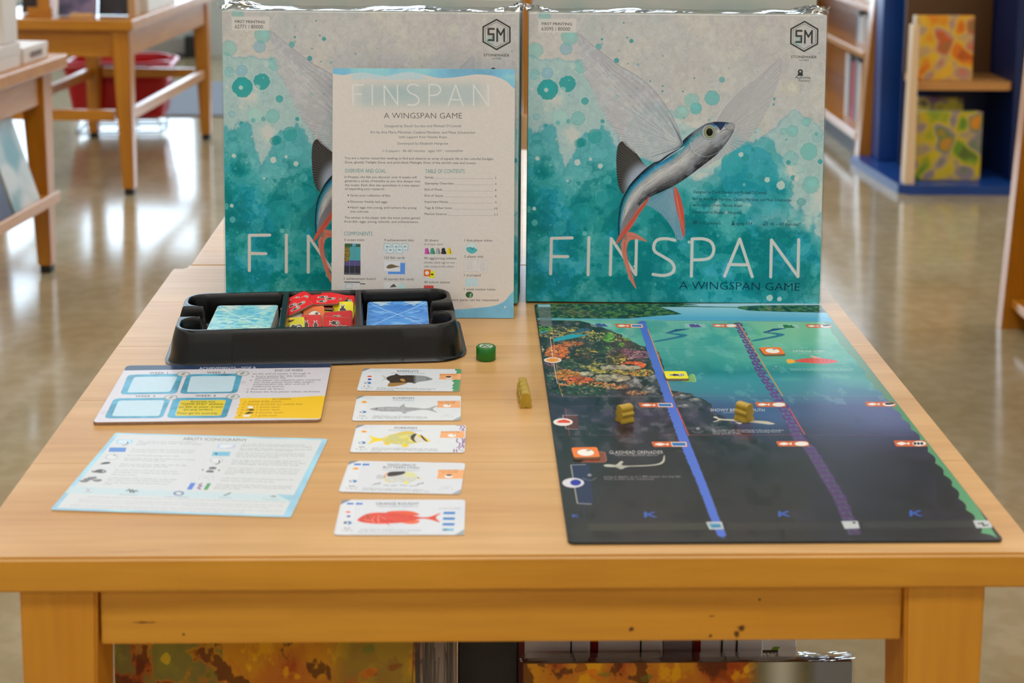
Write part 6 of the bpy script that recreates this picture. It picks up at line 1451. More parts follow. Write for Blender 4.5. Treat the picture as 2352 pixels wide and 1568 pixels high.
# buried layer at the bottom of the heap
for i, (x, y, z, k, rx, rz) in enumerate([(.112, .026, .0026, 'r', 0, 12), (.140, .028, .0026, 'y', 0, -20), (.127, .052, .0026, 'o', 0, 30), (.146, .060, .0026, 'r', 0, 80), (.112, .070, .0026, 'y', 0, 10), (.135, .092, .0026, 'r', 0, 5), (.112, .098, .0026, 'o', 0, 40),
                                          (.116, .030, .0052, 'o', 0, 50), (.143, .045, .0052, 'r', 0, 75), (.118, .085, .0052, 'r', 0, 20), (.146, .090, .0052, 'y', 0, 15), (.125, .060, .0078, 'r', 0, 0), (.120, .102, .0078, 'r', 0, 8), (.144, .100, .0078, 'r', 0, -12),
                                          (.120, .098, .0104, 'y', 0, 28), (.145, .098, .0104, 'o', 0, -8), (.118, .098, .0132, 'r', 0, 14), (.146, .096, .0132, 'r', 0, 3), (.121, .099, .0160, 'o', 0, -12), (.145, .099, .0160, 'r', 0, 8), (.122, .100, .0188, 'r', 0, 4), (.146, .101, .0188, 'y', 0, 22)]):
    token(k, TR(x, y, z, rx, 0, rz), 'cardboard token buried low in the heap in the tray', TG)
SEEN = [('r', .1085, .1035, .0265, 14, 0, 42, 'red token at the back left of the heap, corner pointing up'),
        ('r', .1140, .0930, .0262, 10, 4, 8, 'red three-fish token lying wide at the left of the heap'),
        ('r', .1060, .0800, .0272, 14, -14, 24, 'red three-fish token tilted over the left divider, topmost on the left'),
        ('r', .1385, .1070, .0262, 12, 0, -24, 'red token at the back of the heap behind the middle three-fish token'),
        ('r', .1325, .0960, .0285, 12, -3, -3, 'red three-fish token in the middle of the heap'),
        ('r', .1480, .1060, .0235, 16, 0, -4, 'red token showing one fish eye at the back right of the heap'),
        ('y', .1490, .0880, .0195, 48, 0, 90, 'yellow one-fish token standing up at the right of the heap'),
        ('r', .1275, .0900, .0222, -14, 5, -6, 'token seen on its brown edge just right of the heap centre'),
        ('r', .1330, .0850, .0190, -14, 6, -7, 'token seen on its brown edge, lower one at the heap centre'),
        ('r', .1440, .0800, .0168, -12, 5, -5, 'token seen on its brown edge near the yellow standing token'),
        ('o', .1045, .0750, .0205, 10, 0, 22, 'orange egg token lying flat at the left of the heap'),
        ('o', .1225, .0735, .0190, 58, 0, 6, 'orange egg token standing in the middle of the heap'),
        ('r', .1195, .0650, .0105, 62, 0, 88, 'red one-fish token standing right in front of the orange egg token'),
        ('r', .1435, .0610, .0125, 66, 5, 0, 'dark red token standing at the front right of the heap'),
        ('r', .1450, .0690, .0155, 66, -3, 0, 'red token peeping over the front right one'),
        ('y', .1040, .0620, .0128, 60, 0, 3, 'yellow one-fish token standing at the front left of the heap'),
        ('y', .1350, .0760, .0140, 50, 0, -8, 'yellow token corner showing behind the dark red tokens')]
for k, x, y, z, rx, ry, rz, lab in SEEN:
    if rz in (90, 88):      # fish standing on its head: turn in its own plane first
        M = TM @ Matrix.Translation((x, y, z)) @ Matrix.Rotation(math.radians(rx), 4, 'X') @ Matrix.Rotation(math.radians(-90), 4, 'Z')
    else:
        M = TM @ Matrix.Translation((x, y, z)) @ Matrix.Rotation(math.radians(ry), 4, 'Y') @ Matrix.Rotation(math.radians(rx), 4, 'X') @ Matrix.Rotation(math.radians(rz), 4, 'Z')
    token(k, M, lab, TG)

# ================================================================ BOARDS, SHEETS, CARDS, MAT
Tz = .0003
def flat(name, cx, cy, ang, w, h, t, r, img, label, cat, edge, z=Tz, group=None, rough=.32, gain=None):
    o = empty(name, label=label, cat=cat, group=group)
    o.matrix_world = Matrix.Translation((cx, cy, z)) @ Matrix.Rotation(math.radians(ang), 4, 'Z') @ Matrix.Translation((-w / 2, -h / 2, 0))
    slab(name + '_face', w, h, t, r, print_mat(name + '_print', img, rough, 0, .45), edge, o)
    return o
GF = (1.06, 1.09, 1.17)
bd = props(slab('achievement_board', .180, .1385, .0022, .004, print_mat('board_print', paint_board().image('board_print', GF), .3, 0, .45), M_GREYBOARD), 'white cardboard board with four blue week frames and a yellow scoring patch', 'game board')
bd.matrix_world = Matrix.Translation((-.2125, 1.2530, Tz)) @ Matrix.Rotation(math.radians(1.6), 4, 'Z') @ Matrix.Translation((-.090, -.06925, 0))
ad = props(slab('player_aid', .1675, .1440, .0004, .002, print_mat('aid_print', paint_aid().image('aid_print', GF), .28, 0, .45), M_PAPEREDGE), 'thin reference sheet with pale blue border and grey icon list, in front of the board', 'sheet')
ad.matrix_world = Matrix.Translation((-.2010, 1.0850, Tz)) @ Matrix.Rotation(math.radians(-4.8), 4, 'Z') @ Matrix.Translation((-.08375, -.072, 0))
cards = paint_cards()
CP = [(-.0534, 1.2862, -1.6, 'dark brown fish', 'fish card with a dark brown fish and green edge, nearest the tray'),
      (-.0527, 1.2172, .2, 'silver fish', 'fish card with a slender silver-grey fish, second from the tray'),
      (-.0486, 1.1502, -.9, 'yellow fish', 'fish card with a yellow striped fish and purple edge'),
      (-.0498, 1.0748, -3.4, 'pale fish', 'fish card with a pale fish that has a black saddle spot'),
      (-.0482, 1.0063, -.5, 'red fish', 'fish card with a red-orange fish, nearest the table edge')]
for c_, (x, y, a, nm, lab) in zip(cards, CP):
    o = props(slab('fish_card', .087, .057, .0004, .003, print_mat('card_print_' + nm.replace(' ', '_'), c_.image('card_' + nm.replace(' ', '_'), GF), .25, 0, .5), M_PAPEREDGE), lab, 'card', 'fish cards laid out in a column')
    o.matrix_world = Matrix.Translation((x, y, Tz)) @ Matrix.Rotation(math.radians(a), 4, 'Z') @ Matrix.Translation((-.0435, -.0285, 0))
MATW, MATH = .2892, .5475
mt = props(slab('ocean_mat', MATW, MATH, .0018, .0045, print_mat('ocean_mat_print', paint_mat().image('ocean_mat_print', (1.15, 1.12, 1.12)), .22, 0, .5), mat('mat_edge', (40, 44, 46), .6)), 'folding cardboard ocean mat with reef, blue water and dark depths', 'game mat')
mt.matrix_world = Matrix.Translation((.06355, .9625, Tz)) @ Matrix.Rotation(.0018, 4, 'Z')
MZ = Tz + .0018 + .0001
def flat_token(kind, x, y, rz, lab): return token(kind, Matrix.Translation((x, y, MZ)) @ Matrix.Rotation(math.radians(rz), 4, 'Z'), lab)
flat_token('y', .1770, 1.2874, 0, 'yellow one-fish token on the mat beside the blue line')
flat_token('o', .2735, 1.3535, 2.5, 'orange egg token on the green water of the mat')
flat_token('o', .0857, 1.1125, 2.5, 'orange egg token on the dark lower part of the mat')

# ---- week tracker: green wooden cylinder with a white leaf ring on top
def token_ring():
    c = Canvas(200, 200, [(0, 0), (100, 0), (100, 100), (0, 100)], (26, 104, 34))
    for s_ in (1, -1):
        P = [(50 + s_ * 30 * math.cos(a), 50 + s_ * 26 * math.sin(a)) for a in np.linspace(-1.9, .6, 24)]
        c.stroke(P, 12, (214, 226, 214), 1); x, y = P[-1]
        c.fill([(x + s_ * 12, y - s_ * 16), (x - s_ * 16, y - s_ * 2), (x - s_ * 2, y + s_ * 16)], (214, 226, 214), 1)
    c.fill([(62, 36), (70, 44), (40, 64), (34, 58)], (214, 226, 214), 1)
    return c
M_GREEN = mat('green_painted_wood', (14, 110, 28), .38, var=.12, vscale=300, stretch=(1, 1, .1))
bm = bmesh.new(); r_, hh = .0088, .0122; rings = []
for rr_, z in [(r_ - .0006, 0), (r_, .0006), (r_, hh - .0006), (r_ - .0006, hh)]:
    rings.append([bm.verts.new((rr_ * math.cos(2 * math.pi * k / 48), rr_ * math.sin(2 * math.pi * k / 48), z)) for k in range(48)])
uvl = bm.loops.layers.uv.new('uv')
for a, b in zip(rings, rings[1:]):
    for k in range(48): f = bm.faces.new((a[k], a[(k + 1) % 48], b[(k + 1) % 48], b[k])); f.material_index = 1; f.smooth = True
bm.faces.new(rings[0][::-1]).material_index = 1
f = bm.faces.new(rings[-1]); f.material_index = 0
for l in f.loops: l[uvl].uv = (.5 + l.vert.co.x / r_ / 2, .5 + l.vert.co.y / r_ / 2)
g = props(bm_obj('week_marker', bm, [print_mat('week_marker_top', token_ring().image('week_marker_print', .95), .4), M_GREEN]), 'small green wooden cylinder with a white ring of arrows on top', 'marker')
g.location = (.0124, 1.3425, .0002)

# ---- wooden divers (silhouette cut from a strip, ridged sides)
M_DIVER = mat('ochre_painted_wood', (178, 148, 46), .42, var=.14, vscale=260, stretch=(1, 1, .25))
half = [(0, .0012), (.0006, 0), (.0047, 0), (.0049, .0016), (.0046, .0026), (.0037, .0031), (.0035, .0042), (.0046, .0052), (.0049, .0064), (.0044, .0074), (.0033, .0080), (.0034, .0090), (.0037, .0100), (.0034, .0112), (.0024, .0121), (.0010, .0125)]
prof = [(x, y) for x, y in half] + [(-x, y) for x, y in half[::-1] if x > 0]
dm = extrude_poly('wooden_diver', prof, .0100, M_DIVER, None, .00022)
for v in dm.data.vertices: v.co = Vector((v.co.x, -v.co.z, v.co.y))     # silhouette faces -y, height along z
first = [dm]
def diver(x, y, z, rz, lab, s=1.0, group='ochre wooden divers'):
    if first: o = first.pop()
    else: o = dm.copy(); COL.objects.link(o)
    o.matrix_world = Matrix.Translation((x, y, z)) @ Matrix.Rotation(math.radians(rz), 4, 'Z') @ Matrix.Scale(s, 4)
    return props(o, lab, 'game piece', group)
for k, (x, lab) in enumerate([(.0440, 'nearest of the four ochre wooden divers in a row on the table'), (.0434, 'second ochre wooden diver in the row on the table'), (.0431, 'third ochre wooden diver in the row on the table'), (.0426, 'farthest ochre wooden diver in the row on the table')]):
    diver(x, 1.2272 + k * .01015, .0002, 1.5 - k * .4, lab)
diver(.1270, 1.1840, MZ, -62, 'ochre wooden diver on the dark rocks left of the blue line', 1.12)
diver(.2142, 1.1880, MZ, 42, 'ochre wooden diver standing on the slender fish of the mat', 1.16)

# ================================================================ UNDER THE TABLE (on the lower shelf)
SZ = -.4199
art1 = autumn_art(201).image('woodland_print', 1.5); art2 = autumn_art(231, False)
art2.fill([(80, 60), (118, 60), (122, 400), (76, 400)], (190, 160, 80), .9); art2.blob(99, 62, 20, 18, (190, 160, 80), .9); art2.fill([(150, 80), (200, 68), (250, 90), (250, 400), (150, 400)], (190, 160, 80), .9)
art2.tint(sstep(art2.author()[0], 400, 440), (76, 76, 56), .9); art2.tint(np.exp(-((art2.author()[0] - 470) / 34) ** 2), (196, 200, 190), .8); art2.tint(sstep(art2.author()[0], 510, 540), (116, 122, 130), .9)
img2 = art2.image('autumn_print', 1.5)
game_box('game_box', -.2840, 1.1500, SZ + .0002, 0, .04, 0, .272, .270, .06, art1, 'boxed game with autumn woodland colours under the left of the table', side=mat('brown_box_side', (96, 84, 66), .5), seed=11)
game_box('game_box', .0420, 1.1560, SZ + .0002, 0, .06, 0, .268, .2230, .014, img2, 'orange and grey wrapped game box standing low under the right of the table', side=mat('umber_box_side', (120, 84, 50), .5), seed=12, crinkle=.0006)
def spine_box(x, y, w, h, d, white, red, lab, marks=()):
    t = empty('slim_game_box', (x, y, SZ), 0, lab, 'game box', 'white-spined game boxes under the table')
    bm = bmesh.new(); add_box(bm, (0, 0, 0), (w, d, h), .001)
    bm_obj('carton', bm, white, t)
    if red: box('spine_band', (-.0001, -.0006, .002), (red, -.0001, h - .002), mat('dark_red_print', (120, 20, 24), .4), t)
    bm = bmesh.new()
    for (a0, b0, a1, b1) in marks: add_box(bm, (a0, -.0007, b0), (a1, -.0001, b1))
    if marks: bm_obj('lettering', bm, mat('black_print', (20, 18, 18), .5), t)
M_SPW = mat('white_spine', (214, 212, 214), .45, var=.04, vscale=20); M_SPG = mat('mauve_spine', (150, 140, 146), .45)
zt = .2115
def mk(x, s): return [(x, zt, x + .0013, zt + .04), (x + .0155 - .03, zt - .011 - .02 * s, x + .0013, zt - .0098 - .02 * s), (x + .010, zt - .0125 - .02 * s, x + .013, zt - .0105 - .02 * s)]
spine_box(.0390, 1.200, .0595, .30, .20, M_SPW, .0050, 'white-spined boxed game nearest the left cover under the table', mk(.0430, 0))
spine_box(.0992, 1.203, .0600, .30, .20, M_SPW, .0062, 'white-spined boxed game, second from the left under the table', [(a + .012, b - .005, c_ + .012, d) for a, b, c_, d in mk(.0290, .2)])
spine_box(.1598, 1.206, .0250, .30, .20, M_SPG, 0, 'mauve narrow spine between the white boxes under the table')
spine_box(.1855, 1.206, .0580, .30, .20, M_SPW, .0058, 'white-spined boxed game with angular black letters under the table', [(.0230, zt - .004, .0243, zt + .03), (.0355, zt - .004, .0368, zt + .03), (.0230, zt - .005, .0368, zt - .0037), (.0230, zt - .018, .0368, zt - .0167), (.0355, zt - .05, .0368, zt - .0167), (.0430, zt - .004, .0432, zt - .004)])
t = empty('white_card_box', (.2440, 1.215, SZ), 0, 'white box marked 33 percent beside the wrapped box under the table', 'game box')
box('carton', (0, 0, 0), (.0300, .16, .297), M_WHITE, t, .001)
def sale_art():
    c = Canvas(150, 150, [(0, 0), (30, 0), (30, 30), (0, 30)], (226, 222, 216))
    c.fill([(-1, 3), (14, 3), (16, 18), (-1, 18)], (58, 52, 40), 1); c.text('33%', 1, 14, 13, 8, (214, 208, 200), 1, offset=.02); c.fill([(10, 0), (16, 0), (14, 3), (8, 3)], (120, 160, 50), 1)
    c.fill([(6, 15), (13, 14.5), (13, 18), (12, 23), (9, 19)], (206, 60, 44), 1); c.fill([(16, 16), (18, 15), (30, 28), (30, 31)], (70, 66, 64), .8)
    return c
mesh_obj('printed_label', [(.0005, -.0004, .182), (.0295, -.0004, .182), (.0295, -.0004, .2115), (.0005, -.0004, .2115)], [(0, 1, 2, 3)], print_mat('sale_label', sale_art().image('sale_print', 1.3), .4), t, uvs=[(0, 0), (1, 0), (1, 1), (0, 1)])
t = empty('dark_game_box', (-.0110, 1.190, SZ), 0, 'black game box between the woodland cover and the white spines', 'game box')
box('carton', (0, 0, 0), (.0490, .2, .30), mat('black_carton', (24, 22, 26), .5, var=.4, vscale=40), t, .001)

# ================================================================ LEFT OF THE AISLE: two more display tables
def side_table(x, y, ang, w, d, h, label, leg_w=.058, leg_b=.036, inset=.045, right_corner=True, stretch_z=(.165, .165)):
    """origin = right front corner (seen from the camera) of the top, w to the left, d away"""
    t = empty('display_table', (x, y, FLOOR), math.radians(ang), label, 'table')
    box('tabletop', (-w, 0, h - .035), (0, d, h), W_STORE_X, t, .004, 2)
    z1 = h - .0352
    pts = [(-inset, inset), (-w + inset, inset), (-inset, d - inset), (-w + inset, d - inset)]
    for i, (a, b) in enumerate(pts):
        l = taper_leg('leg', a, b, .02, z1, leg_w, leg_b, W_STORE_Z, t, .003, 1 if a > -w / 2 else -1, 0)
        sx = (leg_w - leg_b) / 2 * (1 if a > -w / 2 else -1)
        box('foot', (a + sx - .014, b - .014, 0), (a + sx + .014, b + .014, .0198), M_FOOT, l, .002)
    q = leg_w / 2 + .0005
    for (a0, b0, a1, b1) in [(-w + inset + q, inset - .015, -inset - q, inset + .005), (-w + inset + q, d - inset - .005, -inset - q, d - inset + .015)]: box('apron', (a0, b0, h - .035 - .085), (a1, b1, z1), W_STORE_X, t, .002)
    for (a0, b0, a1, b1) in [(-inset + .004, inset + q, -inset + .022, d - inset - q), (-w + inset - .022, inset + q, -w + inset - .004, d - inset - q)]: box('apron', (a0, b0, h - .035 - .085), (a1, b1, z1), W_STORE_Y, t, .002)
    return t
TA_H = FLOOR + .56
ta = side_table(-1.055, 4.780, -4.5, .50, 1.06, .560, 'orange wooden display table across the aisle with the red basket under it')
for (lo, hi, m_, nm) in [((-.425, .036, .235), (-.075, .056, .27), W_STORE_X, 'stretcher'), ((-.425, 1.004, .235), (-.075, 1.024, .27), W_STORE_X, 'stretcher'), ((-.045, .078, .235), (-.025, .982, .270), W_STORE_Y, 'stretcher'), ((-.475, .078, .235), (-.455, .982, .27), W_STORE_Y, 'stretcher')]: box(nm, lo, hi, m_, ta, .002)
tb = side_table(-1.118, 3.300, -6.7, .62, .665, .560, 'wooden display table at the far left edge with white boxes on top', leg_w=.062, leg_b=.036, inset=.062)
# slanted book ledge on the aisle side of that table
bm = bmesh.new(); add_box(bm, (-.100, .03, .196), (-.0005, .560, .212), .003); bm_obj('book_ledge', bm, W_STORE_Y, tb)
box('ledge_lip', (0, .03, .196), (.010, .560, .226), W_STORE_Y, tb, .002)
box('ledge_back', (-.150, .10, .2125), (-.134, .55, .42), W_STORE_Y, tb, .002)
TBM = Matrix.Translation((-1.118, 3.300, FLOOR)) @ Matrix.Rotation(math.radians(-6.7), 4, 'Z')
TAM = Matrix.Translation((-1.055, 4.780, FLOOR)) @ Matrix.Rotation(math.radians(-4.5), 4, 'Z')
def patchy(name, cols, scale, rough=.4):
    m = bpy.data.materials.new(name); m.use_nodes = True
    nt = m.node_tree; N = nt.nodes; L = nt.links; b = N['Principled BSDF']; b.inputs['Roughness'].default_value = rough
    tc = N.new('ShaderNodeTexCoord'); n = N.new('ShaderNodeTexVoronoi'); n.inputs['Scale'].default_value = scale * 1.6; n.feature = 'SMOOTH_F1'; n.inputs['Smoothness'].default_value = .8
    L.new(tc.outputs['Object'], n.inputs['Vector']); r = N.new('ShaderNodeValToRGB'); e = r.color_ramp.elements
    ps = np.linspace(.12, .88, len(cols)); e[0].position = ps[0]; e[0].color = srgb(*cols[0]); e[1].position = ps[-1]; e[1].color = srgb(*cols[-1])
    for p, c_ in zip(ps[1:-1], cols[1:-1]): k = e.new(p); k.color = srgb(*c_)
    L.new(n.outputs['Color'], r.inputs['Fac']); L.new(r.outputs[0], b.inputs['Base Color'])
    return m
def book(name, M, w, h, t_, cover_m, label, group=None, cat='book'):
    """closed book: w x h cover in XY, thickness along Z"""
    o = empty(name, label=label, cat=cat, group=group); o.matrix_world = M
    bm = bmesh.new(); add_box(bm, (0, 0, 0), (w, h, .002)); add_box(bm, (0, 0, t_ - .002), (w, h, t_)); add_box(bm, (0, 0, .002), (.002, h, t_ - .002))
    bm_obj('cover', bm, cover_m, o)
    box('page_block', (.0022, .003, .0022), (w - .004, h - .003, t_ - .0022), M_PAPEREDGE, o)
    return o
# books leaning on the ledge (covers face the aisle)
def lean_on_ledge(yy, w, h, t_, cov, lab):
    # cover plane: width along table y, height up, leaning back towards -x
    a = math.radians(18)
    M = TBM @ Matrix(((0, -math.sin(a), math.cos(a), -.0150), (1, 0, 0, yy), (0, math.cos(a), math.sin(a), .2125), (0, 0, 0, 1)))
    return book('leaning_book', M, w, h, t_, cov, lab, 'books leaning on the table ledge')
lean_on_ledge(.315, .150, .27, .014, patchy('teal_white_cover', [(80, 140, 150), (190, 200, 200), (214, 210, 206), (120, 120, 130)], 9), 'large book with pale teal and white cover leaning on the left table ledge')
lean_on_ledge(.110, .190, .25, .014, patchy('night_cover', [(26, 30, 54), (60, 66, 96), (40, 40, 60), (206, 120, 90)], 8), 'book with dark blue cover leaning on the left table ledge')
M_WBOX = mat('white_carton', (222, 216, 212), .5, var=.03, vscale=10)
def carton(name, M, lo, hi, label, cat='box', group=None, m_=None, mark=None):
    o = empty(name, label=label, cat=cat, group=group); o.matrix_world = M
    w, d, h = hi[0] - lo[0], hi[1] - lo[1], hi[2] - lo[2]
    zz = lo[2] + h * .62
    bm = bmesh.new(); add_box(bm, lo, (hi[0], hi[1], zz), .0015); bm_obj('box_base', bm, m_ or M_WBOX, o)
    bm = bmesh.new(); add_box(bm, (lo[0] - .001, lo[1] - .001, zz - h * .1), (hi[0] + .001, hi[1] + .001, hi[2]), .0015); bm_obj('box_lid', bm, m_ or M_WBOX, o)
    if mark:
        bm = bmesh.new()
        for (a0, c0, a1, c1) in mark: add_box(bm, (a0, lo[1] - .0016, c0), (a1, lo[1] - .0011, c1))
        bm_obj('printed_mark', bm, mat('grey_print', (110, 106, 108), .5), o)
    return o
Z5 = TBM @ Matrix.Translation((0, 0, .5602))
carton('white_box', Z5, (-.136, .450, 0), (-.026, .600, .040), 'small white box with brown print near the corner of the left table', group='white boxes on the left table')
box('side_print', (-.0246, .49, .012), (-.0240, .56, .026), mat('brown_print', (120, 96, 86), .5), bpy.data.objects['white_box'])
carton('white_box', Z5, (-.170, .250, .0), (-.022, .420, .060), 'long white box lying below the upright one on the left table', group='white boxes on the left table')
carton('tall_white_box', Z5, (-.064, .335, .0615), (-.024, .415, .36), 'tall upright white box with dark marks on its spine at the left edge', group='white boxes on the left table', mark=[(-.052, .14, -.038, .150), (-.052, .19, -.040, .215), (-.052, .25, -.038, .27)])
carton('white_box', Z5, (-.40, .06, 0), (-.245, .30, .19), 'wide white box deeper on the left table', group='white boxes on the left table')
# things on the far table of the left row
ZA = TAM @ Matrix.Translation((0, 0, .5602))
def standing(M, x, y, w, h, t_, cov, lab, group='display on the far left table', tilt=10):
    a = math.radians(tilt)
    return book('display_book', M @ Matrix(((1, 0, 0, x), (0, math.sin(a), -math.cos(a), y), (0, math.cos(a), math.sin(a), .001 + t_ * math.sin(a) * 0), (0, 0, 0, 1))), w, h, t_, cov, lab, group)
standing(ZA, -.262, .10, .120, .20, .016, patchy('violet_cover', [(30, 30, 44), (90, 84, 120), (150, 130, 160), (50, 44, 60)], 14), 'dark violet book standing at the front of the far left table')
standing(ZA, -.142, .13, .098, .19, .016, patchy('indigo_cover', [(24, 22, 30), (40, 34, 40), (50, 76, 150)], 12), 'dark book with a blue patch standing beside the violet one')
standing(ZA, -.400, .16, .085, .22, .016, patchy('black_red_cover', [(20, 18, 18), (60, 20, 18), (30, 24, 22)], 12), 'black and red book behind the wooden post on the far left table')
o = empty('wooden_display_stand', label='orange wooden display post standing on the far left table', cat='stand'); o.matrix_world = ZA
box('post', (-.318, .06, .0), (-.278, .10, .55), W_STORE_Z, o, .002); box('base', (-.35, .055, 0), (-.27, .06, .03), W_STORE_X, o, .001)
o = props(box('wooden_block', (-.205, .030, .0005), (-.135, .060, .014), mat('beech_block', (214, 170, 116), .5), None, .001), 'small pale wooden ledge block in front of the violet book', 'block'); o.matrix_world = ZA
carton('white_box', ZA, (-.050, .22, 0), (-.012, .55, .16), 'long white box along the right edge of the far left table', m_=M_WHITE)
carton('tan_box', ZA, (-.036, .08, 0), (-.014, .14, .12), 'slim tan box at the corner of the far left table', m_=mat('tan_card', (190, 150, 104), .5))

# ---- red shopping basket under that table
M_RED = mat('red_plastic', (186, 8, 26), .3, var=.05, vscale=10); M_WIRE = mat('chrome_wire', (210, 214, 216), .25, metallic=.8)
bk_ = empty('shopping_basket', (-1.375, 6.02, FLOOR), math.radians(4), 'red plastic shopping basket on a low wire stand under the table', 'basket')
def basket():
    Wt, Dt, Wb, Db, z0, z1 = .40, .30, .34, .24, .062, .262
    bm = bmesh.new(); n = 4
    P1 = rounded(Wt, Dt, .04, 5, -Wt / 2, -Dt / 2); P0 = rounded(Wb, Db, .035, 5, -Wb / 2, -Db / 2)
    a = [bm.verts.new((x, y, z0)) for x, y in P0]; b = [bm.verts.new((x, y, z1)) for x, y in P1]
    bm.faces.new(a[::-1])
    for i in range(len(P0)): bm.faces.new((a[i], a[(i + 1) % len(a)], b[(i + 1) % len(a)], b[i]))
    o_ = bm_obj('basket_body', bm, M_RED, bk_); s = o_.modifiers.new('thickness', 'SOLIDIFY'); s.thickness = .003
    bm = bmesh.new(); tube(bm, [(x * 1.02, y * 1.02, z1) for x, y in P1], .008, 8, closed=True); bm_obj('rim', bm, M_RED, bk_)
    bm = bmesh.new(); tube(bm, [(x * (1.01 - .0), y * 1.01, z1 - .055) for x, y in [(p[0] * .965, p[1] * .955) for p in P1]], .006, 6, closed=True); bm_obj('rib', bm, M_RED, bk_)
    for s_ in (-1, 1):
        bm = bmesh.new(); tube(bm, [(-.19, s_ * .02, z1 + .006), (-.17, s_ * .10, z1 + .014), (-.12, s_ * .155, z1 + .014), (.12, s_ * .155, z1 + .014), (.17, s_ * .10, z1 + .014), (.19, s_ * .02, z1 + .006)], .006, 8); bm_obj('handle', bm, M_RED, bk_)
    bm = bmesh.new(); Q = [(-.15, -.10), (.15, -.10), (.15, .10), (-.15, .10)]
    tube(bm, [(x, y, .054) for x, y in Q], .004, 6, closed=True); tube(bm, [(x * 1.08, y * 1.08, .006) for x, y in Q], .004, 6, closed=True)
    for x, y in Q + [(0, -.10), (.07, -.10), (-.07, -.10)]: tube(bm, [(x, y, .054), (x * 1.08, y * 1.08, .006)], .003, 6)
    bm_obj('wire_stand', bm, M_WIRE, bk_)
basket()
o = props(box('floor_mat', (-1.48, 6.30, FLOOR + .0002), (-.95, 7.25, FLOOR + .008), mat('grey_carpet', (120, 128, 140), .9, bump=.6, bscale=600), None, .003), 'flat grey-blue entrance mat on the floor beyond the red basket', 'mat')
dz = empty('door_stop', (-1.495, 8.20, FLOOR), 0, 'small black block on the floor against the far wall', 'door stop')
box('block', (-.035, -.03, 0), (.035, .03, .115), mat('black_rubber', (16, 18, 20), .5), dz, .006, 2); box('base_plate', (-.10, -.045, .0), (-.036, .045, .012), mat('black_rubber', (16, 18, 20), .5), dz, .002)

# ================================================================ RIGHT OF THE AISLE: bookcase, blue fixture, far right bookcase
sh = empty('bookcase', (1.3635, 5.345, FLOOR), 0, 'wooden bookcase with slanted end panel beside the right game box', 'bookcase')
def slant_panel(name, y0, y1, x0, depth, h, m_, par, k=.065):
    V = [(x0, y0, 0), (x0 + depth, y0, 0), (x0 + depth, y0, h), (x0 + k * h, y0, h)]
    V += [(x, y1, z) for x, y, z in V]
    return mesh_obj(name, V, [(0, 1, 2, 3), (7, 6, 5, 4), (0, 4, 5, 1), (1, 5, 6, 2), (2, 6, 7, 3), (3, 7, 4, 0)], m_, par)
slant_panel('end_panel', 0, .06, 0, .075, 1.05, W_STORE_Z, sh); slant_panel('end_panel', 2.3, 2.36, 0, .40, 1.05, W_STORE_Z, sh)
box('back_panel', (.30, .0605, 0), (.32, 2.2995, 1.05), W_STORE_Z, sh)
box('plinth', (.03, .0605, 0), (.299, 2.2995, .07), mat('dark_plinth', (40, 34, 28), .5), sh)
box('shelf', (.003, .0605, .0705), (.299, 2.2995, .10), W_STORE_Y, sh, .002)
box('shelf', (.020, .0605, .365), (.299, 2.2995, .388), W_STORE_Y, sh, .002)
box('shelf', (.036, .0605, .530), (.299, 2.2995, .550), W_STORE_Y, sh, .002)
SHM = Matrix.Translation((1.3635, 5.345, FLOOR))
cols = [(210, 210, 214), (170, 16, 36), (204, 200, 206), (150, 14, 30), (214, 208, 204), (120, 130, 150), (196, 40, 40), (90, 90, 100), (216, 216, 220), (40, 60, 120)]
def spine_mat(i): return mat('spine_%d' % (i % len(cols)), cols[i % len(cols)], .5)
def stand_book(z, y, th, w, h, i, lab, grp):
    # spine faces the aisle (-x)
    M = SHM @ Matrix(((1, 0, 0, .055 + z * .065), (0, 0, 1, y), (0, 1, 0, z + .0005), (0, 0, 0, 1)))
    return book('shelved_book', M, w, h, th, spine_mat(i), lab, grp)
y = .066; nmc = ['pale grey', 'dark red', 'light grey', 'deep red', 'cream', 'slate', 'scarlet', 'charcoal', 'white', 'navy']
for i in range(9):
    th = [.045, .040, .034, .040, .05, .04, .045, .036, .05][i]
    stand_book(.10, y, th, .17, .215 + .01 * (i % 3), i, 'thick %s book on the bottom bookcase shelf, %s from the end panel' % (nmc[i], ['first', 'second', 'third', 'fourth', 'fifth', 'sixth', 'seventh', 'eighth', 'ninth'][i]), 'books on the bottom shelf of the bookcase'); y += th + .004
y = .068
for i in range(10):
    th = [.022, .03, .02, .035, .025, .03, .022, .03, .04, .03][i]
    c_ = [(206, 170, 140), (214, 214, 216), (150, 140, 132), (206, 206, 208), (190, 170, 120), (216, 218, 222), (160, 160, 166), (200, 190, 170), (210, 214, 222), (120, 124, 136)][i]
    nm_ = ['peach', 'white', 'taupe', 'off-white', 'sand', 'bright white', 'grey', 'beige', 'bluish white', 'steel grey'][i]
    o = stand_book(.388, y, th, .15, .115 - .008 * (i % 3), 0, '%s booklet on the middle shelf of the wooden bookcase' % nm_, 'booklets on the middle shelf of the bookcase')
    for ch in o.children:
        if ch.name.startswith('cover'): ch.data.materials[0] = mat('booklet_%d' % i, c_, .5)
    y += th + .006
carton('white_box', SHM, (.07, .10, .5505), (.25, .42, .66), 'white box lying on the upper shelf of the wooden bookcase', m_=M_WHITE)
carton('white_box', SHM, (.07, .46, .5505), (.25, .80, .64), 'flat grey-white box further along the upper bookcase shelf', m_=mat('grey_carton', (190, 190, 196), .5))

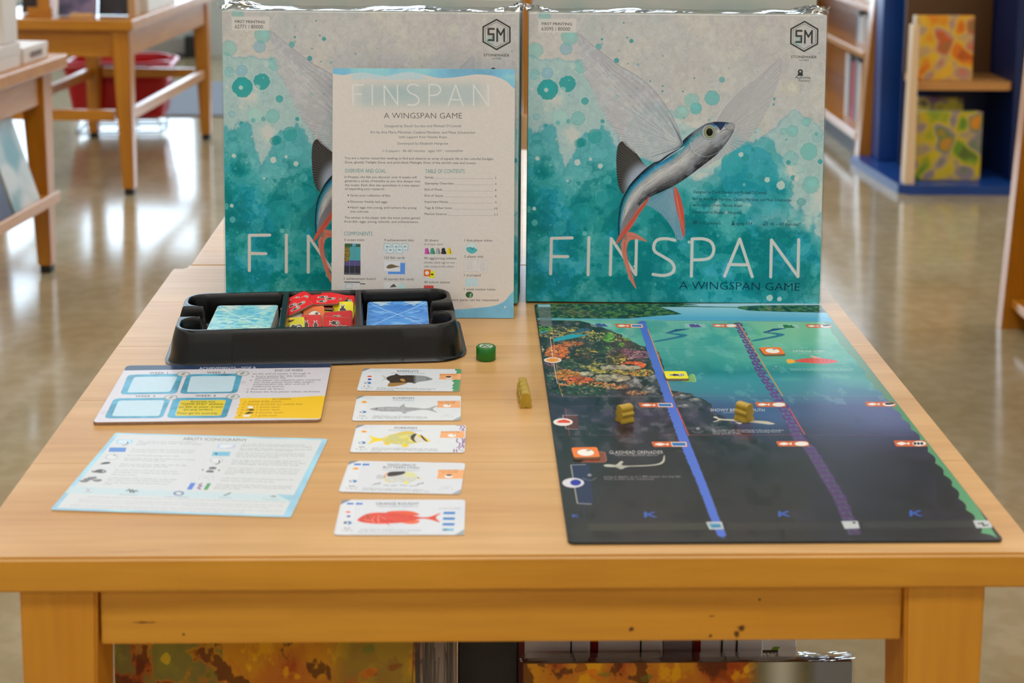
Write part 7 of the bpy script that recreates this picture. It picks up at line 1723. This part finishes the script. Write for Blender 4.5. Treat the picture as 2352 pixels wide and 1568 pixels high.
bf = empty('blue_display_fixture', (0, 0, FLOOR), 0, 'dark blue shop fixture with a wooden side and shelf holding colourful games', 'display fixture')
bm = bmesh.new()
P = [(1.335, 5.335), (1.372, 4.855), (1.405, 4.830), (1.98, 4.822), (1.98, 5.335)]
a = [bm.verts.new((x, y, 0)) for x, y in P]; b_ = [bm.verts.new((x, y, .030)) for x, y in P]
bm.faces.new(a[::-1]); bm.faces.new(b_)
for i in range(5): bm.faces.new((a[i], a[(i + 1) % 5], b_[(i + 1) % 5], b_[i]))
bmesh.ops.recalc_face_normals(bm, faces=bm.faces); bm_obj('base_plinth', bm, M_BLUE, bf)
box('blue_column', (1.4050, 5.240, .0302), (1.5200, 5.333, 1.25), M_BLUE, bf, .003)
bm = bmesh.new()
V = [(1.392, 4.852, .0302), (1.424, 4.852, .0302), (1.418, 4.852, .545), (1.400, 4.852, .545), (1.392, 4.90, .0302), (1.424, 4.90, .0302), (1.418, 4.90, .545), (1.400, 4.90, .545)]
mesh_obj('side_panel', V, [(0, 1, 2, 3), (7, 6, 5, 4), (0, 4, 5, 1), (1, 5, 6, 2), (2, 6, 7, 3), (3, 7, 4, 0)], mat('pale_laminate', (226, 196, 158), .4), bf)
P = [(1.4245, 4.9005)] + [(1.72 + .03 * math.sin(t), 4.9305 - .03 * math.cos(t)) for t in np.linspace(0, 1.57, 6)] + [(1.75, 5.1275), (1.456, 5.1275), (1.4560, 4.96)]
s_ = extrude_poly('shelf', P, .024, mat('tan_shelf', (196, 140, 78), .4), bf); s_.location = (0, 0, .3295)
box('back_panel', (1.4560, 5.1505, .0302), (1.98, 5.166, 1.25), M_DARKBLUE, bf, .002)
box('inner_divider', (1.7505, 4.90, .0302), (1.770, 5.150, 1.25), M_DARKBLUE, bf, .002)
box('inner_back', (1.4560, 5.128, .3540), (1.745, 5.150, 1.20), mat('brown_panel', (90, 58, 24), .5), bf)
ZB = Matrix.Translation((0, 0, FLOOR))
def upright(x0, y, z, w, h, t_, cols_, sc_, lab):
    o = empty('game_box', label=lab, cat='game box', group='games on the blue fixture'); o.matrix_world = ZB @ Matrix.Translation((x0, y, z))
    box('lid', (0, 0, 0), (w, t_ * .6, h), patchy('cover_' + lab.split()[0], cols_, sc_), o, .002)
    box('base_tray', (.002, t_ * .6 + .0001, .002), (w - .002, t_, h - .002), M_WBOX, o, .001)
upright(1.436, 4.945, .3540, .190, .212, .05, [(150, 60, 20), (224, 120, 24), (226, 180, 40), (180, 150, 130), (214, 90, 30), (150, 110, 60)], 16, 'orange and yellow patterned game box on the tan shelf')
upright(1.436, 4.910, .0305, .220, .226, .05, [(80, 60, 40), (110, 150, 40), (206, 180, 30), (150, 130, 140), (90, 130, 60), (214, 140, 40)], 15, 'green and yellow patterned game box at the foot of the blue fixture')
upright(1.455, 5.000, .0305, .165, .258, .05, [(90, 60, 96), (120, 90, 120), (196, 190, 60), (80, 50, 80)], 18, 'purple game box behind the green and yellow one')

fr = empty('bookcase', (1.216, 3.409, FLOOR), 0, 'wooden bookcase cut off by the right edge of the picture', 'bookcase')
slant_panel('end_panel', 0, .035, 0, .36, 1.3, W_STORE_Z, fr, .055); slant_panel('end_panel', -1.235, -1.20, 0, .36, 1.3, W_STORE_Z, fr, .055)
box('back_panel', (.34, -1.1995, 0), (.359, -.0005, 1.3), W_STORE_Z, fr)
for z, x in [(.05, .02), (.33, .035), (.62, .05), (.92, .065)]: box('shelf', (x, -1.1995, z), (.3395, -.0005, z + .022), W_STORE_Y, fr, .002)
# a tall rack behind the tables, glimpsed in the gap between the two big boxes
rk = empty('book_rack', (.16, 3.6, FLOOR), 0, 'wooden book rack glimpsed in the gap between the two flying-fish boxes', 'rack')
box('post', (-.055, 0, .0), (.025, .04, .90), W_STORE_Z, rk, .002); box('post', (.42, 0, 0), (.48, .04, .90), W_STORE_Z, rk, .002)
box('rail', (-.10, -.012, .330), (.52, -.0005, .465), mat('beech_block', (214, 170, 116), .5), rk, .002); box('shelf', (-.0545, .0405, .12), (.4795, .25, .14), W_STORE_X, rk, .002)
t = empty('storage_crate', (.045, 3.30, FLOOR), 0, 'black crate on the floor glimpsed in the gap between the two flying-fish boxes', 'crate')
box('crate_body', (-.18, 0, 0), (.22, .22, .26), mat('black_crate', (26, 26, 28), .5, var=.5, vscale=12), t, .004); box('crate_rim', (-.186, -.006, .2602), (.226, .226, .275), mat('black_crate_rim', (34, 36, 38), .4), t, .003)
bpy.data.objects.remove(_fontob, do_unlink=True)
bpy.context.view_layer.update()
